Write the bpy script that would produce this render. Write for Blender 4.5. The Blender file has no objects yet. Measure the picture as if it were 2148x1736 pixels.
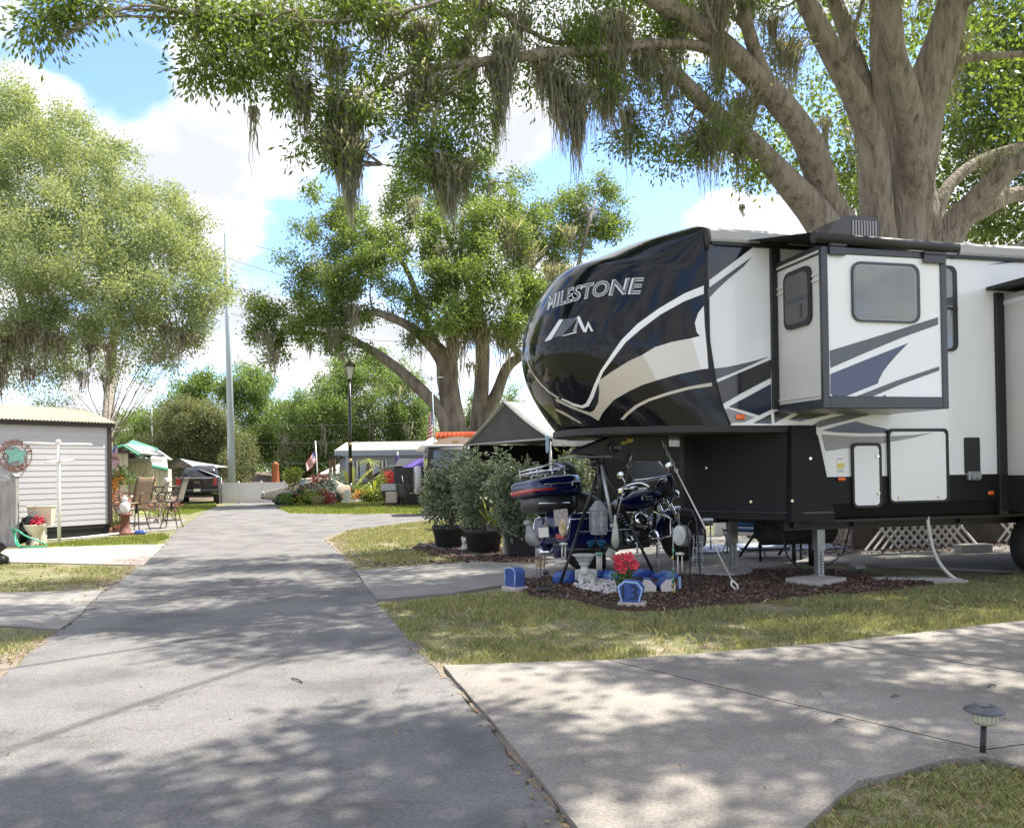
import bpy, bmesh, math, random
import numpy as np
from math import sin, cos, pi, radians as R
from mathutils import Vector as V, Matrix, Euler
from mathutils.bvhtree import BVHTree
from mathutils.geometry import tessellate_polygon
SC = bpy.context.scene; COL = SC.collection
rng = np.random.default_rng(7); random.seed(7)

# ---------------------------------------------------------------- camera
CAMH = 1.42; F = 1750.0; W = 2148.0; H = 1736.0; CY = 960.0
RC = Matrix.Rotation(R(90.8), 4, 'X') @ Matrix.Rotation(R(-0.8), 4, 'Z')
cd = bpy.data.cameras.new('camera'); cam = bpy.data.objects.new('camera', cd); COL.objects.link(cam)
cd.sensor_fit = 'HORIZONTAL'; cd.sensor_width = 36; cd.lens = 36 * F / W
cd.shift_y = (CY - H / 2) / W; cd.clip_end = 3000; cd.clip_start = .05
cam.matrix_world = Matrix.Translation((0, 0, CAMH)) @ RC
SC.camera = cam
# ---------------------------------------------------------------- sun and sky
SUN = V((0.42, 0.24, 0.875)).normalized()
ld = bpy.data.lights.new('sun', 'SUN'); ld.energy = 2.55; ld.angle = R(.53); ld.color = (1, .94, .84)
lo = bpy.data.objects.new('sun', ld); COL.objects.link(lo); lo.rotation_euler = SUN.to_track_quat('Z', 'Y').to_euler()
SC.view_settings.view_transform = 'Standard'; SC.view_settings.look = 'None'; SC.view_settings.gamma = 1
SC.view_settings.exposure = 2.2
SC.cycles.max_bounces = 7; SC.cycles.transparent_max_bounces = 8; SC.cycles.diffuse_bounces = 3
SC.cycles.sample_clamp_indirect = 6
world = bpy.data.worlds.new('World'); SC.world = world; world.use_nodes = True
nt = world.node_tree; nt.nodes.clear()
def wn(t, **k):
    n = nt.nodes.new(t)
    for a, b in k.items(): setattr(n, a, b)
    return n
L = nt.links.new
sky = wn('ShaderNodeTexSky'); sky.sky_type = 'NISHITA'; sky.sun_disc = False
sky.sun_elevation = math.asin(SUN.z); sky.sun_rotation = math.atan2(SUN.x, SUN.y)
sky.air_density = 1.0; sky.dust_density = .6; sky.ozone_density = 2.0
tc = wn('ShaderNodeTexCoord'); sep = wn('ShaderNodeSeparateXYZ'); L(tc.outputs['Generated'], sep.inputs[0])
def wmath(op, a, b=None, clamp=False):
    n = wn('ShaderNodeMath', operation=op); n.use_clamp = clamp
    for i, v in enumerate((a, b)):
        if v is None: continue
        if isinstance(v, (int, float)): n.inputs[i].default_value = v
        else: L(v, n.inputs[i])
    return n.outputs[0]
zc = wmath('MAXIMUM', sep.outputs[2], 0.0); zc = wmath('ADD', zc, .30)
cx = wmath('DIVIDE', sep.outputs[0], zc); cy_ = wmath('DIVIDE', sep.outputs[1], zc)
cmb = wn('ShaderNodeCombineXYZ'); L(cx, cmb.inputs[0]); L(cy_, cmb.inputs[1]); cmb.inputs[2].default_value = 3.3
n1 = wn('ShaderNodeTexNoise'); n1.inputs['Scale'].default_value = 3.0; n1.inputs['Detail'].default_value = 9
n1.inputs['Roughness'].default_value = .52; n1.inputs['Distortion'].default_value = .25; L(cmb.outputs[0], n1.inputs['Vector'])
# low frequency cover so blue gaps gather in a few directions
def skyblob(px, py, rad, amt):
    d = (RC.to_3x3() @ V(((px - W / 2) / F, -(py - CY) / F, -1))).normalized()
    dp = wn('ShaderNodeVectorMath', operation='DOT_PRODUCT'); L(nrm.outputs[0], dp.inputs[0]); dp.inputs[1].default_value = d
    mr = wn('ShaderNodeMapRange'); mr.interpolation_type = 'SMOOTHSTEP'
    mr.inputs[1].default_value = cos(rad); mr.inputs[2].default_value = 1.0; mr.inputs[3].default_value = 0; mr.inputs[4].default_value = amt
    L(dp.outputs['Value'], mr.inputs[0]); return mr.outputs[0]
nrm = wn('ShaderNodeVectorMath', operation='NORMALIZE'); L(tc.outputs['Generated'], nrm.inputs[0])
cov = n1.outputs['Fac']
for b in [(235, 75, .09, -.34), (1330, 385, .15, -.22), (640, 410, .10, -.2), (1680, 230, .13, -.30), (620, 480, .09, -.12), (1980, 60, .1, -.2), (420, 790, .08, -.1), (60, 60, .05, -.1),
          (560, 120, .22, .03), (500, 330, .14, .10), (1500, 470, .06, .16), (180, 130, .09, .07), (1150, 300, .12, .08), (500, 620, .12, .05), (800, 850, .12, .04), (1200, 640, .1, .1)]:
    cov = wmath('ADD', cov, skyblob(*b))
mr = wn('ShaderNodeMapRange'); mr.interpolation_type = 'SMOOTHSTEP'; L(cov, mr.inputs[0])
mr.inputs[1].default_value = .375; mr.inputs[2].default_value = .51
n2 = wn('ShaderNodeTexNoise'); n2.inputs['Scale'].default_value = 4.2; n2.inputs['Detail'].default_value = 6; n2.inputs['Roughness'].default_value = .5
mp = wn('ShaderNodeMapping'); mp.inputs['Location'].default_value = (.1, .5, 0.13); L(cmb.outputs[0], mp.inputs[0]); L(mp.outputs[0], n2.inputs['Vector'])
cr = wn('ShaderNodeValToRGB'); L(n2.outputs['Fac'], cr.inputs[0])
cr.color_ramp.elements[0].position = .38; cr.color_ramp.elements[0].color = (1.42, 1.47, 1.66, 1)
cr.color_ramp.elements[1].position = .60; cr.color_ramp.elements[1].color = (2.45, 2.44, 2.43, 1)
hs = wn('ShaderNodeMixRGB'); hs.blend_type = 'MULTIPLY'; hs.inputs[0].default_value = 1; L(sky.outputs[0], hs.inputs[1]); hs.inputs[2].default_value = (.46, .50, .62, 1)
mx = wn('ShaderNodeMixRGB'); L(mr.outputs[0], mx.inputs[0]); L(hs.outputs[0], mx.inputs[1]); L(cr.outputs[0], mx.inputs[2])
bg = wn('ShaderNodeBackground'); bg.inputs[1].default_value = 0.14; L(mx.outputs[0], bg.inputs[0])
wo = wn('ShaderNodeOutputWorld'); L(bg.outputs[0], wo.inputs[0])

# ---------------------------------------------------------------- measuring helpers (photo 2148 x 1736 reading -> metres)
R3 = RC.to_3x3()
def ray(x, y): return R3 @ V(((x - W / 2) / F, -(y - CY) / F, -1))
def G(x, y, z=0.0):
    d = ray(x, y); t = (z - CAMH) / d.z; return V((d.x * t, d.y * t, z))
def P(x, y, Y):
    d = ray(x, y); t = Y / d.y; return V((d.x * t, Y, CAMH + d.z * t))
def S(x, y): return x / 1.2016, y / 1.2016

# ---------------------------------------------------------------- materials
def hexc(c): return (*c, 1) if len(c) == 3 else c
def M(name, c1, c2=None, scale=5, rough=.6, bump=0, bscale=None, metal=0, coat=0, c3=None, trans=None, detail=6, spec=.5, vec='Object', stretch=(1, 1, 1), contrast=.15, alpha=1, sheen=0):
    m = bpy.data.materials.new(name); m.use_nodes = True; t = m.node_tree; N = t.nodes; K = t.links.new
    p = N['Principled BSDF']; p.inputs['Roughness'].default_value = rough; p.inputs['Metallic'].default_value = metal
    p.inputs['Coat Weight'].default_value = coat; p.inputs['Coat Roughness'].default_value = .03; p.inputs['Specular IOR Level'].default_value = spec
    p.inputs['Base Color'].default_value = hexc(c1); p.inputs['Alpha'].default_value = alpha
    c = N.new('ShaderNodeTexCoord'); mpn = N.new('ShaderNodeMapping'); mpn.inputs['Scale'].default_value = stretch; K(c.outputs[vec], mpn.inputs[0])
    if c2 is not None:
        n = N.new('ShaderNodeTexNoise'); n.inputs['Scale'].default_value = scale; n.inputs['Detail'].default_value = detail; n.inputs['Roughness'].default_value = .6
        K(mpn.outputs[0], n.inputs['Vector'])
        r = N.new('ShaderNodeValToRGB'); K(n.outputs['Fac'], r.inputs[0]); e = r.color_ramp.elements
        e[0].position = .5 - contrast; e[0].color = hexc(c1); e[1].position = .5 + contrast; e[1].color = hexc(c2)
        if c3 is not None: q = e.new(.5); q.color = hexc(c3)
        K(r.outputs[0], p.inputs['Base Color'])
    if bump:
        b = N.new('ShaderNodeTexNoise'); b.inputs['Scale'].default_value = bscale or scale * 6; b.inputs['Detail'].default_value = 5; K(mpn.outputs[0], b.inputs['Vector'])
        bp = N.new('ShaderNodeBump'); bp.inputs['Strength'].default_value = min(1, bump); bp.inputs['Distance'].default_value = .02 * max(1, bump); K(b.outputs['Fac'], bp.inputs['Height']); K(bp.outputs[0], p.inputs['Normal'])
    return m
def leafmat(name, dark, light, trans=.35, rough=.5, scale=.35):
    """leaf colour varies from leaf to leaf (attribute) and slowly across the crown"""
    m = bpy.data.materials.new(name); m.use_nodes = True; t = m.node_tree; N = t.nodes; K = t.links.new
    p = N['Principled BSDF']; p.inputs['Roughness'].default_value = rough; p.inputs['Specular IOR Level'].default_value = .35
    a = N.new('ShaderNodeAttribute'); a.attribute_name = 'var'
    mixc = N.new('ShaderNodeMixRGB'); mixc.inputs[1].default_value = hexc(dark); mixc.inputs[2].default_value = hexc(light); K(a.outputs['Fac'], mixc.inputs[0])
    K(mixc.outputs[0], p.inputs['Base Color'])
    tr = N.new('ShaderNodeBsdfTranslucent'); tm = N.new('ShaderNodeMixRGB'); tm.blend_type = 'MULTIPLY'; tm.inputs[0].default_value = 1; K(mixc.outputs[0], tm.inputs[1]); tm.inputs[2].default_value = (1.5, 1.45, .7, 1)
    K(tm.outputs[0], tr.inputs[0]); ms = N.new('ShaderNodeMixShader'); ms.inputs[0].default_value = trans
    K(p.outputs[0], ms.inputs[1]); K(tr.outputs[0], ms.inputs[2]); K(ms.outputs[0], N['Material Output'].inputs[0])
    return m

# ---------------------------------------------------------------- objects
def wm(o):
    m = Matrix.Identity(4)
    while o is not None:
        m = o.matrix_parent_inverse @ o.matrix_basis @ m if o.parent else o.matrix_basis @ m
        o = o.parent
    return m
def tag(o, label=None, cat=None, group=None, kind=None):
    if label: o['label'] = label
    if cat: o['category'] = cat
    if group: o['group'] = group
    if kind: o['kind'] = kind
    return o
def T(name, label, cat, X=None, group=None):
    """an Empty at the base of a thing; X is a place or a frame"""
    o = bpy.data.objects.new(name, None); COL.objects.link(o); o.empty_display_size = .1
    if X is not None: o.matrix_basis = X if isinstance(X, Matrix) else Matrix.Translation(X)
    return tag(o, label, cat, group)
def frame(loc, ang=0, sc=1): return Matrix.Translation(loc) @ Matrix.Rotation(ang, 4, 'Z') @ Matrix.Scale(sc, 4)
def dup(root, X, label=None, group=None):
    def cp(o, par):
        c = o.copy(); COL.objects.link(c)
        if par is not None: c.parent = par
        for ch in o.children: cp(ch, c)
        return c
    r = cp(root, None); r.matrix_basis = X
    if label: r['label'] = label
    if group: r['group'] = group
    return r
def meshobj(name, verts, faces, mats, parent=None, smooth=False, midx=None, var=None, autosm=None):
    me = bpy.data.meshes.new(name)
    o = bpy.data.objects.new(name, me)
    if parent is not None: o.parent = parent
    inv = wm(parent).inverted() if parent is not None else Matrix.Identity(4)
    if isinstance(verts, np.ndarray) and len(verts):
        A = np.array(inv); verts = verts @ A[:3, :3].T + A[:3, 3]
        k = faces.shape[1]
        me.vertices.add(len(verts)); me.vertices.foreach_set('co', verts.astype(np.float32).ravel())
        me.loops.add(faces.size); me.loops.foreach_set('vertex_index', faces.astype(np.int32).ravel())
        me.polygons.add(len(faces)); me.polygons.foreach_set('loop_start', np.arange(0, faces.size, k, dtype=np.int32))
        me.update(calc_edges=True)
    else:
        me.from_pydata([tuple(inv @ V(v)) for v in verts], [], faces); me.update()
    for m in (mats if isinstance(mats, (list, tuple)) else [mats]): me.materials.append(m)
    if midx is not None: me.polygons.foreach_set('material_index', midx)
    if var is not None:
        at = me.attributes.new('var', 'FLOAT', 'FACE'); at.data.foreach_set('value', np.asarray(var, dtype=np.float32))
    if smooth: me.polygons.foreach_set('use_smooth', [True] * len(me.polygons))
    if autosm is not None: me.polygons.foreach_set('use_smooth', autosm)
    COL.objects.link(o); return o

class MB:
    """collects shapes (given in the frame X) for one mesh"""
    def __init__(s, X=None): s.v = []; s.f = []; s.m = []; s.sm = []; s.X = X or Matrix.Identity(4); s.cur = 0
    def add(s, vs, fs, smooth=False):
        b = len(s.v); s.v += [s.X @ V(v) for v in vs]; s.f += [tuple(b + i for i in f) for f in fs]
        s.m += [s.cur] * len(fs); s.sm += [smooth] * len(fs); return s
    def mat(s, i): s.cur = i; return s
    def box(s, a, b, bev=0, rot=None, c=None):
        x0, y0, z0 = a; x1, y1, z1 = b
        if bev:
            e = bev; vs = []; 
            for (x, sx) in ((x0, 1), (x1, -1)):
                for (y, sy) in ((y0, 1), (y1, -1)):
                    for (z, sz) in ((z0, 1), (z1, -1)):
                        vs += [(x + sx * e, y + sy * e, z), (x + sx * e, y, z + sz * e), (x, y + sy * e, z + sz * e)]
            bm = bmesh.new(); [bm.verts.new(v) for v in vs]; bmesh.ops.convex_hull(bm, input=bm.verts); bm.verts.ensure_lookup_table(); bm.verts.index_update()
            vs = [v.co.copy() for v in bm.verts]; fs = [[v.index for v in f.verts] for f in bm.faces]; bm.free()
        else:
            vs = [(x, y, z) for x in (x0, x1) for y in (y0, y1) for z in (z0, z1)]
            fs = [(0, 1, 3, 2), (4, 6, 7, 5), (0, 4, 5, 1), (2, 3, 7, 6), (0, 2, 6, 4), (1, 5, 7, 3)]
        if rot is not None:
            c = V(c) if c is not None else V(((x0 + x1) / 2, (y0 + y1) / 2, (z0 + z1) / 2)); rm = Euler(rot).to_matrix()
            vs = [c + rm @ (V(v) - c) for v in vs]
        return s.add(vs, fs)
    def tube(s, pts, r, n=8, cap=True, smooth=True, closed=False, prof=None):
        pts = [V(p) for p in pts]; k = len(pts); rs = r if isinstance(r, (list, tuple)) else [r] * k
        vs = []; fs = []; up = None
        for i, p in enumerate(pts):
            if closed: t = pts[(i + 1) % k] - pts[i - 1]
            else: t = pts[min(i + 1, k - 1)] - pts[max(i - 1, 0)]
            if t.length < 1e-9: t = V((0, 0, 1))
            t.normalize()
            if up is None: up = V((0, 0, 1)) if abs(t.z) < .9 else V((1, 0, 0))
            a = (up - t * up.dot(t)); 
            if a.length < 1e-6: a = t.orthogonal()
            a.normalize(); b = t.cross(a); up = a
            for j in range(n):
                th = 2 * pi * j / n; vs.append(p + a * cos(th) * rs[i] + b * sin(th) * rs[i])
        for i in range(k if closed else k - 1):
            i2 = (i + 1) % k
            for j in range(n): fs.append((i * n + j, i * n + (j + 1) % n, i2 * n + (j + 1) % n, i2 * n + j))
        s.add(vs, fs, smooth)
        if cap and not closed:
            b = len(s.v) - len(vs)
            for ring in (list(range(n))[::-1], [(k - 1) * n + j for j in range(n)]):
                s.f.append(tuple(b + i for i in ring)); s.m.append(s.cur); s.sm.append(False)
        return s
    def cyl(s, a, b, r, r2=None, n=16, smooth=True): return s.tube([a, b], [r, r if r2 is None else r2], n, True, smooth)
    def lathe(s, prof, c=(0, 0, 0), n=24, axis='Z', smooth=True, ang=0):
        c = V(c); vs = []; fs = []; k = len(prof)
        for (r, h) in prof:
            for j in range(n):
                th = 2 * pi * j / n + ang; x, y = r * cos(th), r * sin(th)
                vs.append(c + (V((x, y, h)) if axis == 'Z' else V((h, x, y)) if axis == 'X' else V((x, h, y))))
        for i in range(k - 1):
            for j in range(n): fs.append((i * n + j, i * n + (j + 1) % n, (i + 1) * n + (j + 1) % n, (i + 1) * n + j))
        if prof[0][0] > 1e-4: fs.append(tuple(range(n))[::-1])
        if prof[-1][0] > 1e-4: fs.append(tuple((k - 1) * n + j for j in range(n)))
        return s.add(vs, fs, smooth)
    def ball(s, c, r, n=12, k=8, rot=None, noise=0):
        rx, ry, rz = r if isinstance(r, (list, tuple)) else (r, r, r); c = V(c); vs = []; fs = []
        q = Euler(rot).to_matrix() if rot else None
        for i in range(k + 1):
            ph = pi * i / k
            for j in range(n):
                th = 2 * pi * j / n; w = 1 + (random.random() - .5) * noise
                d = V((rx * sin(ph) * cos(th), ry * sin(ph) * sin(th), rz * cos(ph))) * w
                vs.append(c + (q @ d if q else d))
        for i in range(k):
            for j in range(n): fs.append((i * n + j, (i + 1) * n + j, (i + 1) * n + (j + 1) % n, i * n + (j + 1) % n))
        return s.add(vs, fs, True)
    def prism(s, poly, ax, a, b, bev=0):
        """polygon (2D) extruded along axis ax from a to b. ax X: (y,z)  Y: (x,z)  Z: (x,y)"""
        def mk(p, h): return (h, p[0], p[1]) if ax == 'X' else (p[0], h, p[1]) if ax == 'Y' else (p[0], p[1], h)
        n = len(poly); vs = [mk(p, a) for p in poly] + [mk(p, b) for p in poly]
        fs = [(i, (i + 1) % n, n + (i + 1) % n, n + i) for i in range(n)]
        tri = tessellate_polygon([[V((p[0], p[1], 0)) for p in poly]])
        fs += [tuple(t) for t in tri] + [tuple(n + i for i in t)[::-1] for t in tri]
        return s.add(vs, fs)
    def quad(s, *p): return s.add(p, [tuple(range(len(p)))])
    def sheet(s, fn, nu, nv, smooth=True, cu=False):
        vs = [fn(i / nu, j / nv) for j in range(nv + 1) for i in range(nu + 1)]
        fs = [(j * (nu + 1) + i, j * (nu + 1) + i + 1, (j + 1) * (nu + 1) + i + 1, (j + 1) * (nu + 1) + i) for j in range(nv) for i in range(nu)]
        return s.add(vs, fs, smooth)
    def build(s, name, mats, parent=None, label=None, cat=None, group=None, kind=None, thick=0):
        o = meshobj(name, s.v, s.f, mats, parent, midx=s.m, autosm=s.sm)
        bm = bmesh.new(); bm.from_mesh(o.data); bmesh.ops.recalc_face_normals(bm, faces=bm.faces); bm.to_mesh(o.data); bm.free()
        if thick: md = o.modifiers.new('solid', 'SOLIDIFY'); md.thickness = thick; md.offset = 0
        return tag(o, label, cat, group, kind)
def arc(c, r, a0, a1, n=10, ax='XZ'):
    out = []
    for i in range(n + 1):
        a = a0 + (a1 - a0) * i / n; u, w = r * cos(a), r * sin(a)
        out.append(V(c) + (V((u, 0, w)) if ax == 'XZ' else V((u, w, 0)) if ax == 'XY' else V((0, u, w))))
    return out
def rrect(x0, z0, x1, z1, r, n=4):
    out = []
    for (cx, cz, a) in ((x1 - r, z1 - r, 0), (x0 + r, z1 - r, pi / 2), (x0 + r, z0 + r, pi), (x1 - r, z0 + r, 1.5 * pi)):
        out += [(cx + r * cos(a + pi / 2 * i / n), cz + r * sin(a + pi / 2 * i / n)) for i in range(n + 1)]
    return out
def smooth_path(pts, k=4):
    """Catmull-Rom through the points; extra components (radius) are carried along"""
    pts = [np.array(p, float) for p in pts]; out = []
    for i in range(len(pts) - 1):
        p0, p1, p2, p3 = pts[max(i - 1, 0)], pts[i], pts[i + 1], pts[min(i + 2, len(pts) - 1)]
        for j in range(k):
            t = j / k
            out.append(.5 * ((2 * p1) + (-p0 + p2) * t + (2 * p0 - 5 * p1 + 4 * p2 - p3) * t * t + (-p0 + 3 * p1 - 3 * p2 + p3) * t ** 3))
    out.append(pts[-1]); return out
# ================================================================= ground
def noise_edge(pts, amp, step=.25, seed=1):
    r = random.Random(seed); out = []
    for i, a in enumerate(pts):
        b = pts[(i + 1) % len(pts)]; n = max(1, min(400, int((b - a).length / step))); t = (b - a); nr = V((-t.y, t.x, 0)); nr = nr.normalized() if nr.length > 1e-6 else nr
        ph = r.random() * 9
        for k in range(n):
            u = k / n; w = amp * (sin(u * n * .9 + ph) * .5 + sin(u * n * 2.3 + ph * 2) * .3 + (r.random() - .5) * .8) if 0 < k else 0
            out.append(a + t * u + nr * w)
    return out
def slab(name, pts, z, mat, amp=0, thick=.05, seed=1, step=.25, **k):
    pts = [V((p[0], p[1], 0)) for p in pts]
    if amp: pts = noise_edge(pts, amp, step, seed)
    mb = MB(); mb.prism([(p.x, p.y) for p in pts], 'Z', z - thick, z); return mb.build(name, mat, kind='structure', **k)
def inpoly(x, y, poly):
    """x, y arrays"""
    c = np.zeros(len(x), bool); n = len(poly)
    for i in range(n):
        x1, y1 = poly[i][0], poly[i][1]; x2, y2 = poly[(i + 1) % n][0], poly[(i + 1) % n][1]
        if y1 == y2: continue
        c ^= ((y1 > y) != (y2 > y)) & (x < (x2 - x1) * (y - y1) / (y2 - y1) + x1)
    return c
def vnoise(x, y, s=1.0, seed=0):
    """cheap smooth value noise in numpy"""
    r = np.random.default_rng(seed); g = r.random((64, 64)); x = x * s + 1000; y = y * s + 1000
    xi = np.floor(x).astype(int); yi = np.floor(y).astype(int); fx = x - xi; fy = y - yi; fx = fx * fx * (3 - 2 * fx); fy = fy * fy * (3 - 2 * fy)
    a = g[xi % 64, yi % 64]; b = g[(xi + 1) % 64, yi % 64]; c = g[xi % 64, (yi + 1) % 64]; d = g[(xi + 1) % 64, (yi + 1) % 64]
    return (a * (1 - fx) + b * fx) * (1 - fy) + (c * (1 - fx) + d * fx) * fy

m_asph = M('asphalt', (.122, .118, .115), (.20, .193, .186), 1.3, .9, bump=.8, bscale=90, c3=(.175, .169, .164), contrast=.13)
# cracks and fine aggregate on the asphalt
def add_cracks(m, scale, width, dark, speck=0):
    t = m.node_tree; N = t.nodes; K = t.links.new; p = N['Principled BSDF']; src = p.inputs['Base Color'].links[0].from_socket
    c = N.new('ShaderNodeTexCoord'); nz = N.new('ShaderNodeTexNoise'); nz.inputs['Scale'].default_value = 2.2; nz.inputs['Detail'].default_value = 5; K(c.outputs['Object'], nz.inputs['Vector'])
    ad = N.new('ShaderNodeVectorMath'); ad.operation = 'MULTIPLY_ADD'; K(nz.outputs['Color'], ad.inputs[0]); ad.inputs[1].default_value = (.9, .9, 0); K(c.outputs['Object'], ad.inputs[2])
    vo = N.new('ShaderNodeTexVoronoi'); vo.feature = 'DISTANCE_TO_EDGE'; vo.inputs['Scale'].default_value = scale; K(ad.outputs[0], vo.inputs['Vector'])
    r = N.new('ShaderNodeMapRange'); r.inputs[1].default_value = 0; r.inputs[2].default_value = width; r.inputs[3].default_value = 1; r.inputs[4].default_value = 0; K(vo.outputs['Distance'], r.inputs[0])
    n2 = N.new('ShaderNodeTexNoise'); n2.inputs['Scale'].default_value = .7; K(c.outputs['Object'], n2.inputs['Vector'])
    r2 = N.new('ShaderNodeMapRange'); r2.inputs[1].default_value = .5; r2.inputs[2].default_value = .62; K(n2.outputs['Fac'], r2.inputs[0])
    mu = N.new('ShaderNodeMath'); mu.operation = 'MULTIPLY'; K(r.outputs[0], mu.inputs[0]); K(r2.outputs[0], mu.inputs[1])
    mx = N.new('ShaderNodeMixRGB'); K(mu.outputs[0], mx.inputs[0]); K(src, mx.inputs[1]); mx.inputs[2].default_value = hexc(dark)
    out = mx.outputs[0]
    if speck:
        v2 = N.new('ShaderNodeTexNoise'); v2.inputs['Scale'].default_value = 55; v2.inputs['Detail'].default_value = 3; K(c.outputs['Object'], v2.inputs['Vector'])
        r3 = N.new('ShaderNodeMapRange'); r3.inputs[1].default_value = .3; r3.inputs[2].default_value = .75; r3.inputs[3].default_value = 1 - speck; r3.inputs[4].default_value = 1 + speck; K(v2.outputs['Fac'], r3.inputs[0])
        m3 = N.new('ShaderNodeVectorMath'); m3.operation = 'SCALE'; K(out, m3.inputs[0]); K(r3.outputs[0], m3.inputs['Scale']); out = m3.outputs[0]
    K(out, p.inputs['Base Color'])
add_cracks(m_asph, .75, .012, (.10, .095, .09), .2)
m_conc = M('concrete', (.185, .169, .150), (.285, .262, .235), 1.1, .88, bump=.5, bscale=70, c3=(.235, .215, .19), contrast=.14)
add_cracks(m_conc, .35, .004, (.14, .13, .11), .22)
m_conc2 = M('concrete_path', (.18, .17, .158), (.27, .256, .237), 1.6, .9, bump=.5, bscale=60, contrast=.25); add_cracks(m_conc2, .5, .004, (.2, .19, .17), .16)
m_pink = M('pink_concrete', (.34, .27, .235), (.43, .355, .31), 1.5, .9, bump=.4, bscale=60); add_cracks(m_pink, .5, .004, (.2, .15, .14), .15)
m_soil = M('lawn_soil', (.17, .15, .09), (.29, .24, .165), 2.2, .95, bump=1, bscale=40, c3=(.16, .17, .065), contrast=.16)
add_cracks(m_soil, 1, .0001, (.1, .1, .05), .5)
m_lawn = M('far_lawn', (.12, .17, .035), (.24, .25, .07), 2.5, .9, bump=1, bscale=40, c3=(.18, .23, .05), contrast=.18)
m_mulch = M('mulch_soil', (.05, .032, .026), (.13, .08, .062), 18, .95, bump=2, bscale=45)
m_dirt = M('dirt', (.16, .13, .10), (.27, .22, .175), 3, .95, bump=1, bscale=50)
m_joint = M('joint', (.055, .05, .045), rough=1)

mb = MB(); mb.sheet(lambda u, v: (-500 + 1000 * u, -60 + 900 * v, 0), 20, 20); mb.build('ground', m_soil, kind='structure')
# road (readings along its two edges)
RL = [(-420, 1790), (0, 1425), (60, 1375), (150, 1308), (215, 1245), (290, 1190), (340, 1150), (372, 1112), (440, 1068), (455, 1063)]
RR = [(1290, 1850), (1165, 1700), (1060, 1570), (930, 1408), (850, 1330), (785, 1253), (740, 1190), (705, 1155), (678, 1130), (728, 1112), (900, 1091), (1400, 1072)]
rl = [G(*p) for p in RL]; rr = [G(*p) for p in RR]
road = [V((rl[0].x, -3, 0)), ] + rl + [V((rl[-1].x - 1, 60, 0)), V((-2, 60, 0)), G(590, 1064), G(608, 1076), G(900, 1079), G(1400, 1062)] + rr[::-1] + [V((rr[0].x + .9, -3, 0))]
slab('road', road, .012, m_asph, amp=.035, step=.12, seed=3)
# left drives
slab('red_driveway', [G(-700, 1155), G(-100, 1150), G(345, 1143), G(300, 1187), G(0, 1180), G(-500, 1185)], .02, m_pink, amp=.01)
slab('side_path', [G(-500, 1252), G(0, 1246), G(216, 1240), G(160, 1300), G(125, 1324), G(0, 1315), G(-500, 1320)], .022, m_conc2, amp=.008)
slab('patio', [G(225, 1122), G(368, 1112), G(392, 1090), G(330, 1086), G(225, 1085)], .02, m_conc2, amp=.01)
# concrete pad that runs under the trailer
slab('trailer_pad', [G(745, 1200), G(790, 1262), G(950, 1248), G(1090, 1225), G(1290, 1222), G(1480, 1210), G(1700, 1182), G(2100, 1200), V((10, 8.9, 0)), V((16, 10.5, 0)), V((15, 18, 0)), V((4, 17, 0)), G(1100, 1170), G(1000, 1178), G(900, 1186)], .03, m_conc2, amp=.012, seed=5)
# big front driveway
drv = [G(930, 1404), G(1280, 1393), G(1740, 1357), G(2148, 1308), V((5.5, 5.2, 0)), V((5.9, 3.6, 0)), G(2148, 1622), G(2062, 1600), G(1985, 1606), G(1895, 1632), G(1800, 1652), G(1755, 1690), G(1680, 1760), V((.6, 2.0, 0)), G(1230, 1775), G(1150, 1670), G(1050, 1545)]
slab('driveway', drv, .034, m_conc, amp=.006, step=.2, seed=9)
for (a, b) in [((1278, 1394), (2066, 1586)), ((1738, 1358), (2300, 1443)), ((2066, 1586), (2300, 1555))]:
    pa, pb = G(*a), G(*b); d = (pb - pa).normalized(); n = V((-d.y, d.x, 0)) * .006; mb = MB()
    k = 24; r = random.Random(4); pts = [pa.lerp(pb, i / k) + n * (r.random() - .5) * 1.2 for i in range(k + 1)]
    mb.add([(*(p + n).xy, .0352) for p in pts] + [(*(p - n).xy, .0352) for p in pts], [(i, i + 1, k + 2 + i, k + 1 + i) for i in range(k)]); mb.build('driveway_joint', m_joint, kind='structure')
# mulch bed and lawns
mulch = [G(*p) for p in [(1085, 1238), (1100, 1220), (1180, 1214), (1300, 1208), (1480, 1212), (1560, 1200), (1700, 1200), (1850, 1212), (1960, 1228), (1880, 1240), (1760, 1250), (1600, 1262), (1480, 1275), (1390, 1282), (1290, 1280), (1200, 1262), (1120, 1255)]]
slab('flower_bed', mulch, .042, m_mulch, amp=.03, seed=11)
mulch2 = [G(*p) for p in [(865, 1150), (920, 1138), (1000, 1142), (1120, 1160), (1150, 1186), (1060, 1184), (960, 1176), (900, 1163)]]
slab('plant_bed', mulch2, .036, m_mulch, amp=.03, seed=12)
slab('lawn', [G(608, 1077), G(580, 1065), G(640, 1054), G(900, 1050), G(1300, 1050), G(1300, 1066), G(900, 1077), G(750, 1079)], .016, m_lawn, amp=.05, step=.4)
slab('lawn', [G(455, 1064), G(440, 1068), G(400, 1078), G(330, 1082), G(240, 1070), G(300, 1056), G(452, 1056)], .018, m_lawn, amp=.05, step=.4)
slab('lawn', [G(-60, 1158), G(40, 1152), G(150, 1140), G(240, 1132), G(340, 1124), G(356, 1128), G(330, 1142), G(150, 1148), G(0, 1153)], .026, m_lawn, amp=.05, step=.3)
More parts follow.
